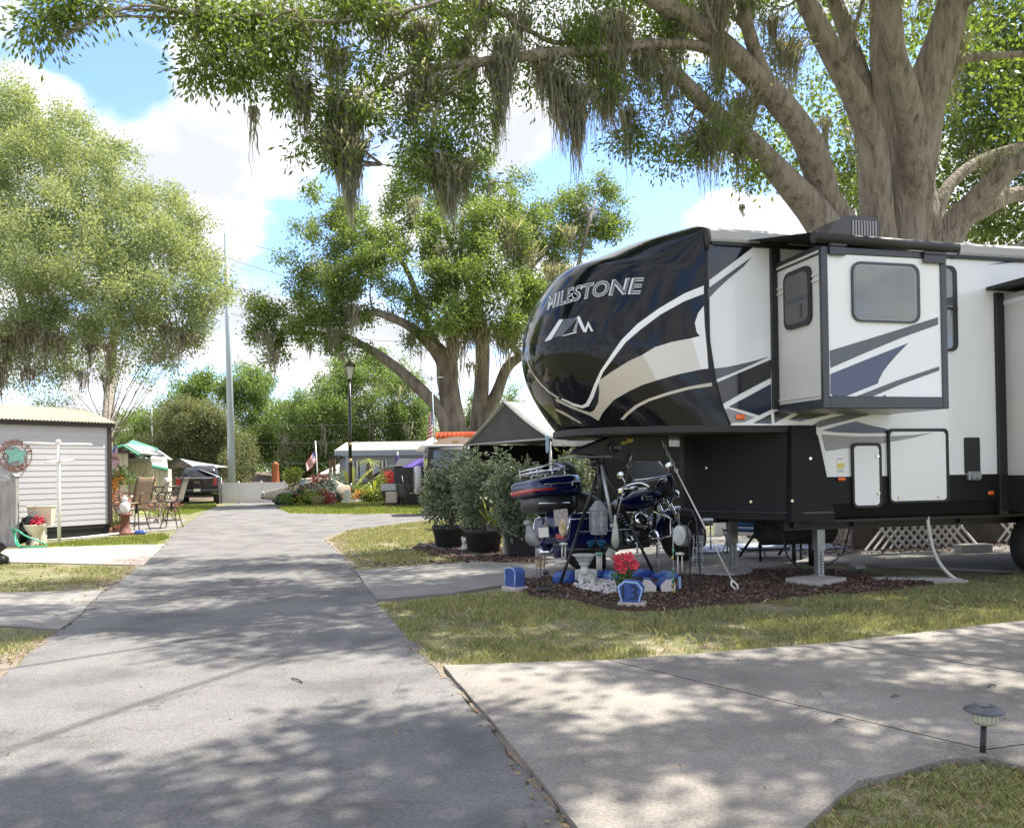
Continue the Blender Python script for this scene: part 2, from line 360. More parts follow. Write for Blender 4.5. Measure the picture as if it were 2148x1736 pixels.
# packed soil along the road edges
for i, e in enumerate([[(0, 1425), (60, 1375), (150, 1308), (125, 1328), (30, 1360), (-30, 1400)], [(216, 1242), (290, 1190), (300, 1178), (250, 1195), (190, 1215), (140, 1240)],
                       [(678, 1130), (705, 1155), (740, 1190), (800, 1184), (760, 1168), (735, 1148), (730, 1130), (728, 1112)], [(1170, 1705), (1060, 1570), (930, 1408), (870, 1345), (885, 1372), (905, 1398), (960, 1445), (1062, 1560), (1165, 1695)]]):
    slab('packed_soil', [G(*p) for p in e], .009 + .002 * i if i < 3 else .016, m_dirt, amp=.03, step=.1, seed=20 + i)

# grass blades and litter
def blades(name, polys, dens, h, wd, mat, seed, holes=(), thr=.0, lean=.5, z0=0.0, nscale=1.6, label=None):
    r = np.random.default_rng(seed); VV = []; var = []
    for poly in polys:
        xs = [p[0] for p in poly]; ys = [p[1] for p in poly]; area = (max(xs) - min(xs)) * (max(ys) - min(ys)); n = int(area * dens)
        x = r.uniform(min(xs), max(xs), n); y = r.uniform(min(ys), max(ys), n); k = inpoly(x, y, poly)
        for ho in holes: k &= ~inpoly(x, y, ho)
        nz = vnoise(x, y, nscale, seed) * .6 + vnoise(x, y, nscale * 3.7, seed + 1) * .4; k &= (nz + r.normal(0, .07, n)) > thr
        x, y, nz = x[k], y[k], nz[k]; n = len(x); a = r.uniform(0, 2 * pi, n); hh = h * r.uniform(.45, 1.25, n) * (.55 + .8 * nz); ln = r.uniform(.1, 1, n) * lean
        dx, dy = np.cos(a), np.sin(a); w = wd * r.uniform(.6, 1.3, n); ll = ln * hh * 1.4
        b = r.uniform(0, 2 * pi, n); bx, by = np.cos(b) * w / 2, np.sin(b) * w / 2
        base = np.stack([x, y, np.full(n, z0)], 1)
        v0 = base + np.stack([-bx, -by, np.zeros(n)], 1); v1 = base + np.stack([bx, by, np.zeros(n)], 1)
        mid = base + np.stack([dx * ll * .4, dy * ll * .4, hh * .65], 1); v2 = mid + np.stack([bx, by, np.zeros(n)], 1) * .7; tip = base + np.stack([dx * ll, dy * ll, hh], 1)
        VV.append(np.stack([v0, v1, v2, tip], 1).reshape(-1, 3)); var.append(np.clip(r.normal(.42, .25, n) + (nz - .5) * .5, 0, 1))
    v = np.concatenate(VV); f = np.arange(len(v)).reshape(-1, 4)
    o = meshobj(name, v, f, mat, var=np.concatenate(var)); return tag(o, label, kind='stuff')
m_gr = leafmat('grass_blade', (.145, .185, .065), (.50, .46, .26), .3, .6)
m_gry = leafmat('grass_blade_sunny', (.13, .19, .035), (.34, .33, .11), .3, .6)
m_lit = leafmat('fallen_leaf', (.11, .06, .035), (.36, .24, .13), .1, .8)
strip = [G(*p) for p in [(795, 1272), (950, 1252), (1090, 1243), (1200, 1262), (1290, 1284), (1390, 1286), (1600, 1264), (1760, 1250), (1900, 1238), (2148, 1205)]] + [V((8.2, 10.2, 0)), V((6.6, 6.4, 0))] + [G(*p) for p in [(2148, 1308), (1740, 1357), (1280, 1393), (930, 1404), (905, 1400), (850, 1335)]]
blades('grass', [strip], 5600, .04, .006, m_gr, 3, thr=.39, label='green and straw coloured lawn grass between the bed and the driveway')
near = [G(2200, 1640), G(2148, 1612), G(2062, 1594), G(1985, 1602), G(1895, 1628), G(1800, 1650), G(1755, 1688), G(1680, 1765), V((1.2, 2.2, 0)), V((3.2, 2.2, 0))]
blades('grass', [near, strip], 170, .062, .006, m_gr, 14, thr=.5, nscale=2.2, lean=1.0, label='taller loose tufts of grass standing out of the lawns')
blades('grass', [near], 9000, .036, .0045, m_gr, 4, thr=.36, nscale=3, lean=.8, label='patchy grass with bare soil in the near corner')
tri = [G(*p) for p in [(690, 1134), (728, 1114), (900, 1094), (1150, 1085), (1150, 1165), (1000, 1178), (880, 1186), (760, 1192), (725, 1170)]]
blades('grass', [tri], 900, .055, .012, m_gr, 5, holes=[mulch2], thr=.34, label='dry grass beside the potted ficus trees')
left = [G(*p) for p in [(-100, 1190), (0, 1186), (300, 1190), (255, 1215), (200, 1240), (0, 1246), (-100, 1247)]]
left2 = [G(*p) for p in [(-200, 1322), (0, 1318), (115, 1326), (60, 1372), (0, 1418), (-200, 1500)]]
blades('grass', [left], 1500, .05, .01, m_gr, 6, thr=.42, label='thin grass between the two left paths')
blades('grass', [left2], 2600, .04, .007, m_gr, 7, thr=.46, label='thin grass at the left edge of the road')
far = [[G(-60, 1158), G(40, 1152), G(150, 1140), G(240, 1132), G(340, 1124), G(356, 1128), G(330, 1142), G(150, 1148), G(0, 1153)]]
blades('grass', far, 1200, .07, .014, m_gry, 8, thr=.1, z0=.02, label='sunny yellow green grass in front of the shed')
lawnp = [[G(608, 1077), G(580, 1065), G(640, 1056), G(900, 1052), G(1120, 1052), G(1120, 1072), G(900, 1077), G(750, 1079)], [G(455, 1064), G(440, 1068), G(400, 1078), G(330, 1082), G(300, 1066), G(452, 1058)]]
blades('grass', lawnp, 330, .09, .03, m_gry, 9, thr=.1, z0=.01, label='bright sunlit grass around the street lamp and by the pickup')

def litter(name, polys, dens, size, mat, seed, z=.02, thr=0, label=None, curl=.5, holes=()):
    r = np.random.default_rng(seed); out = []; var = []
    for poly in polys:
        xs = [p[0] for p in poly]; ys = [p[1] for p in poly]; n = int((max(xs) - min(xs)) * (max(ys) - min(ys)) * dens)
        x = r.uniform(min(xs), max(xs), n); y = r.uniform(min(ys), max(ys), n); k = inpoly(x, y, poly)
        for ho in holes: k &= ~inpoly(x, y, ho)
        k &= vnoise(x, y, 2.3, seed) + r.normal(0, .1, n) > thr
        x, y = x[k], y[k]; n = len(x); a = r.uniform(0, 2 * pi, n); s = size * r.uniform(.4, 1.4, n); w = s * r.uniform(.2, .5, n)
        c = np.stack([x, y, z + r.uniform(0, 1, n) * size * .3], 1); d = np.stack([np.cos(a), np.sin(a), r.normal(0, curl * .5, n)], 1) * s[:, None] / 2; e = np.stack([-np.sin(a), np.cos(a), r.normal(0, curl, n)], 1) * w[:, None] / 2
        out.append(np.stack([c - d, c + e, c + d, c - e], 1).reshape(-1, 3)); var.append(r.random(n))
    v = np.concatenate(out); o = meshobj(name, v, np.arange(len(v)).reshape(-1, 4), mat, var=np.concatenate(var)); return tag(o, label, kind='stuff')
litter('fallen_leaves', [[G(*p) for p in [(850, 1340), (900, 1400), (930, 1408), (1165, 1705), (1300, 1800), (1100, 1800), (1100, 1650), (920, 1430), (840, 1350)]]], 320, .035, m_lit, 31, .018, .35, 'dry brown leaves along the road edge')
litter('fallen_leaves', [near], 700, .028, m_lit, 32, .01, .3, 'dry leaves lying in the near corner grass')
litter('fallen_leaves', [strip], 260, .03, m_lit, 33, .01, .3, 'few dry leaves on the lawn strip')
litter('fallen_leaves', [tri, left, left2, [G(*p) for p in [(0, 1425), (150, 1308), (290, 1190), (340, 1150), (300, 1150), (180, 1240), (60, 1330), (-60, 1400)]]], 110, .04, m_lit, 34, .02, .35, 'dry leaves along the left verge and by the potted trees')
litter('fallen_leaves', [[G(-200, 1800), G(1290, 1800), G(700, 1130), G(400, 1110)]], 8, .026, m_lit, 35, .016, .3, 'scattered small leaves and twigs on the asphalt')
litter('fallen_leaves', [drv], 6, .022, m_lit, 36, .038, .2, 'few small dry leaves on the front driveway')
m_bark = leafmat('bark_mulch', (.055, .036, .028), (.20, .135, .105), 0, .9)
litter('bark_mulch', [mulch], 1500, .045, m_bark, 37, .044, .0, 'red brown bark mulch in the flower bed', .8)
litter('bark_mulch', [mulch2, [G(*p) for p in [(740, 1176), (800, 1186), (1000, 1178), (1150, 1172), (1150, 1180), (1000, 1184), (800, 1195)]]], 500, .05, m_bark, 38, .04, .1, 'brown bark mulch under the potted trees', .8)
# ================================================================= trees
def unit(a): return a / np.maximum(np.linalg.norm(a, axis=1, keepdims=True), 1e-9)
def leaves(centers, n_per, spread, L_, Wr, r, droop=.2, face=None, mode='rhomb'):
    """leaf quads around sprig centres; returns verts, var"""
    k = len(centers); c = np.repeat(centers, n_per, 0); n = len(c); sv = np.repeat(r.normal(0, .16, k), n_per)
    p = c + r.normal(0, 1, (n, 3)) * spread
    d = unit(p - c + r.normal(0, spread * .8, (n, 3)) + np.array([0, 0, -droop * spread])); u = unit(np.cross(d, r.normal(0, 1, (n, 3))))
    l = L_ * r.uniform(.6, 1.25, n)[:, None]; w = l * Wr
    v = np.stack([p, p + d * l * .5 + u * w * .5, p + d * l, p + d * l * .5 - u * w * .5], 1).reshape(-1, 3)
    return v, np.clip(.45 + sv + r.normal(0, .2, n), 0, 1)
def blob_pts(c, rad, n, r, lump=.35, hollow=.35):
    """sprig centres in an uneven ellipsoid"""
    d = unit(r.normal(0, 1, (n, 3))); k = r.normal(0, 1, (5, 3)) * 2.2; ph = r.uniform(0, 6, 5)
    w = 1 + lump * np.mean(np.sin(d @ k.T * 1.6 + ph), 1) * 1.8
    q = r.uniform(hollow, 1, n) ** (1 / 2.2) * w
    m = max(3, n // 9); pts = d * q[:, None] * np.array(rad); sub = pts[:m][r.integers(0, m, n)]
    return np.array(c) + sub + r.normal(0, 1, (n, 3)) * np.array(rad) * .135 * (8 / m) ** .25
def crown(name, blobs, n_per, spread, L_, Wr, mat, parent, seed, droop=.2, lump=.35, hollow=.3):
    r = np.random.default_rng(seed); VV = []; va = []
    for (c, rad, n) in blobs:
        pts = blob_pts(c, rad, n, r, lump, hollow); v, a = leaves(pts, n_per, spread, L_, Wr, r, droop); VV.append(v); va.append(a)
    v = np.concatenate(VV); return meshobj(name, v, np.arange(len(v)).reshape(-1, 4), mat, parent, var=np.concatenate(va))
def moss(name, tops, mat, parent, seed, w=.012):
    """tops: (point, length, spread, number of strands)"""
    r = np.random.default_rng(seed); VV = []; va = []
    for (c, ln, sp, n) in tops:
        n = int(n); k = 7; c = np.array(c); off = r.normal(0, 1, (n, 3)) * sp * np.array([1, 1, .35]); l = ln * r.uniform(.15, 1, n) ** 1.3
        ro = unit(off[:, :2] + 1e-6); l = l * np.clip(1.15 - .45 * np.linalg.norm(off[:, :2], axis=1) / (sp + 1e-6), .25, 1.2)
        t = np.linspace(0, 1, k)[None, :, None]; base = c + off
        conv = -off * .55; conv[:, 2] = 0
        wig = r.normal(0, .026, (n, k, 3)).cumsum(1) * ln * .6; wig[:, :, 2] = 0
        path = base[:, None, :] + conv[:, None, :] * t ** 1.2 + wig + np.array([0, 0, -1]) * l[:, None, None] * t
        a = r.uniform(0, pi, n); sd = np.stack([np.cos(a), np.sin(a), np.zeros(n)], 1)[:, None, :]
        ww = w * r.uniform(.6, 1.5, n)[:, None, None] * (1 - .8 * t) * (1 + .5 * r.normal(0, 1, (n, k, 1)))
        A = path + sd * ww; B = path - sd * ww
        q = np.stack([A[:, :-1], A[:, 1:], B[:, 1:], B[:, :-1]], 2).reshape(-1, 3); VV.append(q); va.append(np.repeat(np.clip(r.normal(.5, .28, n), 0, 1), k - 1))
    v = np.concatenate(VV); return meshobj(name, v, np.arange(len(v)).reshape(-1, 4), mat, parent, var=np.concatenate(va))
def limb(mb, pts, k=5, n=12, rough=.06, seed=0):
    """pts: (V, radius)"""
    r = random.Random(seed); pp = smooth_path([(*p, q) for p, q in pts], k); b = len(mb.v)
    c = [V(x[:3]) for x in pp]; rad = [max(.004, x[3]) for x in pp]; mb.tube(c, rad, n)
    # uneven bark: push ring points in and out
    f = [r.random() * 6 for _ in range(4)]
    for i in range(len(c)):
        for j in range(n):
            a = 2 * pi * j / n; w = 1 + rough * (sin(2 * a + f[0] + i * .15) + .7 * sin(3 * a + f[1] - i * .1) + .5 * sin(i * .8 + f[2])) + r.uniform(-1, 1) * rough * .35
            v = mb.v[b + i * n + j]; mb.v[b + i * n + j] = c[i] + (v - c[i]) * w
    return pp
def twigs(mb, paths, blobs, seed, rad=.03, sub=6):
    r = random.Random(seed); nodes = [V(p[:3]) for pa in paths for p in pa]
    for (c, ra, n) in blobs:
        c = V(c); q = min(nodes, key=lambda w: (w - c).length); mid = q.lerp(c, .5) + V((r.uniform(-.2, .2), r.uniform(-.2, .2), r.uniform(-.1, .3)))
        rr = rad * (.6 + .4 * min(1, max(ra))); pa = smooth_path([(*q, rr), (*mid, rr * .7), (*c, rr * .4)], 4); mb.tube([p[:3] for p in pa], [p[3] for p in pa], 6, False)
        for k in range(sub):
            a = V(pa[r.randrange(3, len(pa))][:3]); e = c + V((r.gauss(0, 1) * ra[0], r.gauss(0, 1) * ra[1], r.gauss(0, 1) * ra[2])) * .6
            m = a.lerp(e, .5) + V((r.uniform(-.1, .1), r.uniform(-.1, .1), r.uniform(-.05, .15))); mb.tube([a, m, e], [rr * .35, rr * .22, rr * .1], 4, False)
m_oak = M('oak_bark', (.09, .07, .052), (.42, .37, .30), 5, .95, bump=5, bscale=13, c3=(.32, .275, .22), stretch=(2, 2, .32), contrast=.24, detail=10)
m_bark2 = M('grey_bark', (.10, .085, .07), (.26, .23, .19), 2.2, .95, bump=2, bscale=14, c3=(.19, .165, .135), stretch=(1.6, 1.6, .4))
m_moss = leafmat('spanish_moss', (.16, .155, .125), (.42, .41, .36), .45, .9)
m_moss2 = leafmat('tan_moss', (.15, .13, .10), (.34, .31, .25), .25, .9)
m_leaf1 = leafmat('oak_leaf', (.06, .105, .025), (.22, .29, .07), .45, .4)
m_leaf2 = leafmat('bright_oak_leaf', (.085, .145, .04), (.27, .34, .11), .45, .45)
m_leaf3 = leafmat('pale_leaf', (.17, .225, .105), (.41, .46, .27), .4, .5)
m_leaf6 = leafmat('mid_oak_leaf', (.06, .105, .03), (.20, .26, .08), .4, .5)
m_leaf4 = leafmat('olive_leaf', (.09, .12, .05), (.26, .27, .14), .3, .55)
m_leaf5 = leafmat('far_leaf', (.09, .16, .045), (.26, .34, .12), .4, .5)

def pb(x, y, Y, rx, ry=None, rz=None, n=40):
    """blob from a photo reading: centre, distance, radii in photo units across / up, depth radius in metres"""
    ry = ry or rx; s = Y / F; c = P(x, y, Y); rz = rz if rz is not None else rx * s * .9
    return (tuple(c), (rx * s, rz, ry * s), n)

# ---- large live oak behind the trailer, its limbs reaching over the road
oak = T('live_oak', 'huge many limbed live oak hung with moss rising behind the trailer', 'tree', V((6.9, 15.7, 0)))
mb = MB(); paths = []
def LB(seed, *pp): paths.append(limb(mb, [(P(x, y, Y), w * Y / F / 2 * .86) for (x, y, Y, w) in pp], 5, 14, .05, seed))
paths.append(limb(mb, [(V((6.9, 15.7, -.2)), 1.05), (V((6.9, 15.7, .6)), .8), (V((6.85, 15.5, 2)), .72), (P(1895, 560, 15), .62), (P(1900, 470, 14.8), .56), (P(1905, 400, 14.8), .45)], 5, 20, .07, 1))
LB(2, (1905, 560, 14.7, 125), (1912, 420, 14.5, 108), (1922, 300, 14.2, 108), (1935, 215, 14, 104), (1965, 120, 13.8, 84), (1995, 20, 13.6, 72), (2020, -120, 13.4, 60), (2060, -300, 13.4, 40))
LB(3, (1908, 520, 14.75, 60), (1925, 400, 14.3, 76), (1915, 290, 13.95, 72), (1898, 200, 13.6, 66), (1875, 110, 13.4, 54), (1862, 0, 13.2, 52), (1850, -160, 13, 40), (1840, -300, 13, 26))
LB(4, (1850, 560, 14.5, 90), (1838, 420, 14.2, 74), (1830, 300, 14, 66), (1800, 215, 13.8, 60), (1755, 130, 13.6, 56), (1705, 30, 13.5, 52), (1660, -80, 13.5, 44), (1600, -260, 13.5, 30))
LB(5, (1870, 480, 15.2, 80), (1862, 300, 15.3, 76), (1856, 160, 15.4, 70), (1850, 40, 15.5, 64), (1845, -120, 15.6, 50))
LB(6, (1835, 330, 15.2, 50), (1815, 200, 15.5, 46), (1790, 110, 15.7, 42), (1750, 0, 16, 36), (1700, -120, 16, 30))
LB(7, (1800, 540, 14.3, 110), (1735, 430, 13.8, 76), (1720, 370, 13.5, 70), (1690, 290, 13.2, 66), (1635, 215, 12.9, 62), (1575, 155, 12.6, 62), (1510, 90, 12.2, 54), (1440, 40, 11.8, 48), (1380, 5, 11.4, 42), (1300, -60, 11, 32), (1200, -150, 10.5, 20))
LB(8, (1780, 560, 14.0, 100), (1710, 450, 13.6, 78), (1640, 370, 13.2, 58), (1575, 300, 12.8, 48), (1500, 240, 12.4, 42), (1440, 180, 12.0, 38), (1395, 130, 11.8, 30), (1352, 90, 11.6, 20))
LB(9, (1672, 268, 13.15, 30), (1640, 225, 12.95, 42), (1600, 150, 12.6, 36), (1572, 70, 12.3, 32), (1555, 0, 12.1, 30), (1530, -100, 12, 24))
LB(10, (1600, 180, 12.75, 30), (1545, 130, 12.4, 32), (1470, 98, 12, 28), (1380, 92, 11.5, 26), (1300, 100, 11, 25), (1200, 108, 10.6, 25), (1100, 118, 10.2, 24), (1010, 130, 9.9, 22), (930, 140, 9.6, 18), (860, 150, 9.4, 14), (790, 190, 9.2, 9))
LB(11, (1380, 93, 11.45, 14), (1340, 95, 11.2, 18), (1270, 60, 10.9, 16), (1180, 90, 10.6, 13), (1120, 70, 10.4, 12), (1040, 20, 10.2, 10), (960, -30, 10, 8))
LB(12, (1440, 45, 11.75, 16), (1380, 10, 11.4, 15), (1250, -40, 10.6, 12), (1050, -40, 9.9, 11), (900, 10, 9.3, 10), (760, 40, 8.9, 9), (640, 44, 8.6, 8), (560, 30, 8.5, 7), (420, 40, 8.3, 6))
LB(13, (970, 140, 9.7, 14), (920, 220, 9.4, 11), (900, 300, 9.3, 9), (880, 350, 9.2, 7), (800, 345, 9.1, 3))
LB(14, (1960, 560, 14.8, 90), (1995, 480, 14.5, 74), (2050, 420, 14.2, 62), (2110, 360, 13.8, 54), (2180, 320, 13.5, 48), (2300, 260, 13, 40))
LB(15, (1940, 540, 15.4, 60), (1975, 420, 15.6, 34), (2010, 370, 15.8, 28), (2070, 330, 16, 24), (2160, 300, 16, 18))
LB(16, (2020, 470, 14.45, 30), (2060, 440, 14.4, 44), (2120, 410, 14.6, 40), (2200, 400, 14.6, 36))
LB(17, (1990, 130, 14, 24), (2060, 118, 14, 20), (2148, 112, 14, 16), (2250, 90, 14, 12))
# limbs over the road, above the frame: they belong to the same crown and give the shade
for i, (a, b, c_) in enumerate([(V((3.5, 11.8, 7.5)), V((.5, 8, 9.6)), V((-3, 5, 10.2))), (V((3.5, 12, 8)), V((2.5, 7, 9.8)), V((1.5, 3, 10.2))), (V((5.8, 13.4, 8)), V((5.5, 8, 9.8)), V((5.5, 3, 10.4))), (V((6.5, 14, 9)), V((9, 10, 10)), V((10, 5, 10))), (V((4, 12.5, 8)), V((1, 13.5, 10.6)), V((-3, 14, 11.6)))]):
    q0 = min((V(p_[:3]) for pa_ in paths[:16] for p_ in pa_), key=lambda w_: (w_ - a).length); w = [V((random.uniform(-.5, .5), random.uniform(-.5, .5), random.uniform(-.2, .3))) for _ in range(4)]
    paths.append(limb(mb, [(q0, .035), (q0.lerp(b, .5) + w[0], .026), (b + w[1], .02), (b.lerp(c_, .4) + w[2], .016), (b.lerp(c_, .7) + w[3], .012), (c_, .008)], 4, 7, .05, 40 + i))
B = []
# foliage that shows along the top of the photo
for q in [(90, 45, 7.9, 34, 34, 20), (150, 20, 7.9, 55, 40, 34), (205, 0, 7.9, 36, 24, 16), (110, 90, 7.8, 30, 25, 9),
          (340, 10, 8.2, 32, 24, 14), (400, 50, 8.3, 60, 50, 38), (430, 130, 8.3, 55, 45, 34), (500, 60, 8.6, 80, 70, 60), (510, 165, 8.5, 60, 40, 38), (590, 30, 8.7, 80, 60, 50), (590, 130, 8.8, 80, 70, 60), (620, 215, 8.8, 45, 35, 24),
          (700, 60, 9.1, 100, 80, 60), (720, 0, 9.2, 120, 60, 50), (690, 260, 9.0, 55, 45, 34), (740, 220, 9.0, 60, 45, 34), (700, 320, 8.9, 40, 28, 16), (660, 290, 8.9, 40, 26, 13), (800, 190, 9.3, 80, 60, 44), (830, 60, 9.5, 110, 80, 60), (860, 0, 9.7, 120, 60, 50),
          (880, 230, 9.4, 70, 60, 44), (930, 290, 9.3, 70, 50, 44), (870, 140, 9.5, 60, 50, 26), (960, 210, 9.5, 60, 60, 34), (910, 350, 9.2, 55, 35, 30), (970, 330, 9.3, 45, 45, 24), (1010, 270, 9.5, 30, 50, 10),
          (960, 80, 9.9, 90, 60, 40), (1000, 10, 10.1, 110, 50, 44), (1100, 10, 10.4, 90, 40, 34), (1060, 150, 10.1, 45, 30, 9), (1130, 130, 10.5, 60, 50, 24), (1180, 60, 10.6, 80, 60, 40), (1190, 170, 10.7, 70, 50, 34), (1260, 100, 11, 80, 70, 44), (1250, 20, 11, 90, 50, 40),
          (1290, 190, 11.2, 70, 50, 34), (1330, 260, 11.4, 70, 50, 38), (1370, 320, 11.5, 50, 40, 20), (1300, 300, 11.4, 40, 28, 10), (1360, 120, 11.4, 80, 60, 34), (1400, 230, 11.8, 80, 60, 34), (1430, 60, 11.8, 80, 60, 34), (1470, 280, 12, 70, 60, 34), (1430, 320, 11.9, 50, 35, 16),
          (1490, 180, 12.2, 60, 50, 20), (1530, 250, 12.4, 50, 50, 18), (1500, 20, 12.2, 70, 40, 24), (1580, 330, 13, 60, 35, 20), (1630, 130, 13.4, 50, 50, 16), (1660, 60, 13.6, 50, 40, 12), (1600, 210, 13.2, 50, 40, 14), (1620, 20, 13.4, 60, 30, 14),
          (1540, 340, 12.6, 40, 26, 10), (1670, 350, 13.6, 40, 30, 8), (1770, 230, 15.8, 26, 90, 12), (1780, 330, 16.2, 30, 80, 16), (1760, 70, 16, 40, 70, 16), (1820, 60, 16.4, 40, 80, 16)]:
    x, y, Y, rx, ry, n = q; B.append(pb(x, y, Y, rx, ry, rx * Y / F * .9, int(n * 1.15)))
n_show = len(B)
# crown above and in front of the frame (throws the dappled shade on the road and drive)
rs = random.Random(5)
SH = []
def shade(gx, gy, h, rx, ry, rz, n):
    """a clump at height h whose shadow falls on the ground at gx, gy"""
    SH.append(((gx + SUN.x / SUN.z * h, gy + SUN.y / SUN.z * h, h), (rx, ry, rz), n))
for (gx, gy, rx, ry, n) in [(-3.4, 10.2, 1.7, 1.0, 70), (-1.4, 9.6, 1.6, 1.0, 80), (.6, 9.8, 1.3, 1.0, 60), (-2.6, 8.2, 1.6, .9, 80), (-.6, 7.9, 1.5, .9, 80), (1.2, 7.6, .9, .8, 36), (-1.6, 6.9, 1.5, .55, 50), (.2, 6.6, 1.0, .6, 36), (-4.6, 8.6, 1.2, 1.1, 40), (-5.6, 10.6, 1.4, 1.1, 40), (-4, 12.2, 1.7, .9, 70), (-1.6, 12, 1.8, 1, 76), (.8, 12, 1.2, .9, 36), (-5.4, 13.4, 1.6, .8, 34), (-2.6, 14, 1.6, .7, 48),
                          (-.8, 4.3, 1.0, .45, 50), (-1.9, 3.4, 1.0, .6, 50), (.0, 3.6, .8, .5, 40), (-.3, 2.6, 1.3, .6, 50), (1.0, 2.8, .8, .6, 36), (2.3, 7.0, .9, .5, 26), (3.6, 7.6, 1.2, .5, 30), (5.2, 8.2, 1.2, .6, 34), (2.6, 8.4, .9, .5, 26), (1.4, 5.6, .9, .5, 46), (2.3, 4.9, 1.0, .5, 50), (3.2, 5.9, 1.2, .5, 52), (1.1, 4.3, .6, .5, 36), (1.9, 3.6, .8, .6, 46), (3.1, 4.3, .8, .6, 44), (4.6, 6.3, 1.2, .7, 50),
                          (2.5, 9.9, 1.0, .7, 40), (4.3, 9.7, 1.3, .8, 56), (1.2, 11.2, 1.2, 1, 44), (6.4, 9.8, 1.4, .9, 56), (2.2, 12.6, 1.4, 1, 46), (4.6, 11.6, 1.6, 1.2, 60), (7, 12.4, 1.8, 1.3, 60), (9.2, 10.2, 1.6, 1.2, 50), (3.8, 2.8, .9, .7, 34), (2.6, 2.5, .8, .5, 34)]:
    shade(gx, gy, rs.uniform(9, 10.6) if gy < 9 else 11.6, rx, ry, .6, int(n * 2.4))
for (x, y, z) in [(6, 16, 12), (8.5, 15, 11.5), (4, 15.5, 11.5), (7, 13, 12.5), (9.5, 12.5, 11), (5, 18, 11), (8.5, 18, 11), (11.5, 15, 10.5), (3, 13, 10.8), (11, 18, 10), (6.5, 20, 9.5), (13, 12, 9.5), (10, 9, 11)]:
    SH.append(((x, y, z), (2.1, 2.1, 1.2), 120))
crown('crown', B, 22, .105, .08, .34, m_leaf1, oak, 11, .9, .45, .1)
crown('crown', SH, 14, .16, .15, .5, m_leaf1, oak, 12, .6, .4, .05)
twigs(mb, paths, B, 3, .028, 8)
mb.build('trunk', m_oak, oak)
mt = []
rm = random.Random(8)
def MO(x, y, Y, ln, sp, n): mt.append((tuple(P(x, y, Y)), ln * Y / F, sp * Y / F, n))
for q in [(530, 225, 8.6, 165, 5, 16), (618, 165, 8.8, 100, 10, 40), (725, 215, 9.0, 210, 22, 150), (722, 300, 9, 140, 24, 190), (745, 330, 9, 130, 7, 50), (735, 390, 9.0, 110, 5, 26), (640, 180, 8.9, 150, 8, 40), (930, 350, 9.2, 100, 24, 150), (945, 370, 9.2, 115, 16, 120), (975, 340, 9.3, 100, 10, 60), (868, 200, 9.4, 130, 14, 60), (900, 160, 9.5, 110, 24, 80),
          (1062, 90, 10, 160, 14, 110), (1048, 130, 10, 200, 12, 150), (1040, 240, 10, 90, 6, 50), (985, 130, 9.9, 170, 9, 50), (960, 90, 10, 150, 16, 70), (880, 60, 9.7, 170, 20, 90), (805, 30, 9.4, 130, 22, 60), (620, 40, 8.9, 110, 16, 50), (1000, 10, 10.2, 150, 18, 60),
          (1140, 120, 10.5, 140, 16, 80), (1165, 160, 10.6, 170, 16, 100), (1205, 190, 10.7, 190, 16, 150), (1215, 240, 10.7, 130, 9, 60), (1185, 230, 10.7, 110, 14, 60), (1245, 60, 11, 240, 26, 190), (1290, 40, 11, 270, 18, 170), (1320, 230, 11.4, 150, 9, 30), (1270, 200, 11.2, 120, 16, 60), (1395, 150, 11.6, 120, 14, 60), (1418, 30, 11.8, 200, 16, 100),
          (1500, 0, 12, 210, 18, 140), (1508, 90, 12.2, 170, 12, 90), (1500, 260, 12.2, 150, 30, 110), (1470, 290, 12.2, 130, 22, 70), (1570, 0, 12.4, 110, 12, 40), (1548, 300, 12.6, 180, 8, 20), (1560, 200, 12.8, 140, 24, 90), (1650, 100, 13.2, 110, 26, 90), (1665, 90, 13.4, 180, 10, 40), (1620, 40, 13.2, 120, 14, 50), (1700, 320, 13.6, 130, 8, 30), (1730, 250, 13.8, 120, 10, 24), (1558, 430, 12.6, 50, 3, 7), (1350, 110, 11.4, 180, 14, 70), (1090, 30, 10.4, 120, 16, 40), (700, 110, 9.2, 140, 20, 70), (560, 10, 8.8, 70, 16, 30), (1900, 0, 13.4, 60, 40, 40), (2000, 80, 14, 200, 16, 60), (1820, 250, 16, 200, 20, 80), (2090, 330, 14, 150, 20, 60)]:
    MO(*q)
moss('spanish_moss', [(a, b * 1.12, c * 1.2, d * 3.4) for a, b, c, d in mt], m_moss, oak, 5, .0095)

# ---- trees further back on the right, seen between the limbs
def simple_tree(name, label, base, hgt, blobs, mat, seed, n_per=14, spread=.25, L_=.16, Wr=.5, trunk_r=.25, bark=None, mossl=None, group=None, limbs=(), lump=.4, droop=.2, mm=None):
    t = T(name, label, 'tree', base, group); mb = MB(); pa = []
    if limbs:
        for i, l in enumerate(limbs): pa.append(limb(mb, l, 5, 10, .05, seed + i))
    else: pa.append(limb(mb, [(base + V((0, 0, -.1)), trunk_r * 1.3), (base + V((.1, 0, hgt * .35)), trunk_r), (base + V((0, .2, hgt * .8)), trunk_r * .4)], 5, 10, .05, seed))
    twigs(mb, pa, blobs, seed, trunk_r * .13, 4); mb.build('trunk', bark or m_bark2, t)
    crown('crown', blobs, n_per, spread, L_, Wr, mat, t, seed, droop, lump)
    if mossl: moss('spanish_moss', mossl, mm or m_moss, t, seed, .012 * (1 + base.y / 40))
    return t
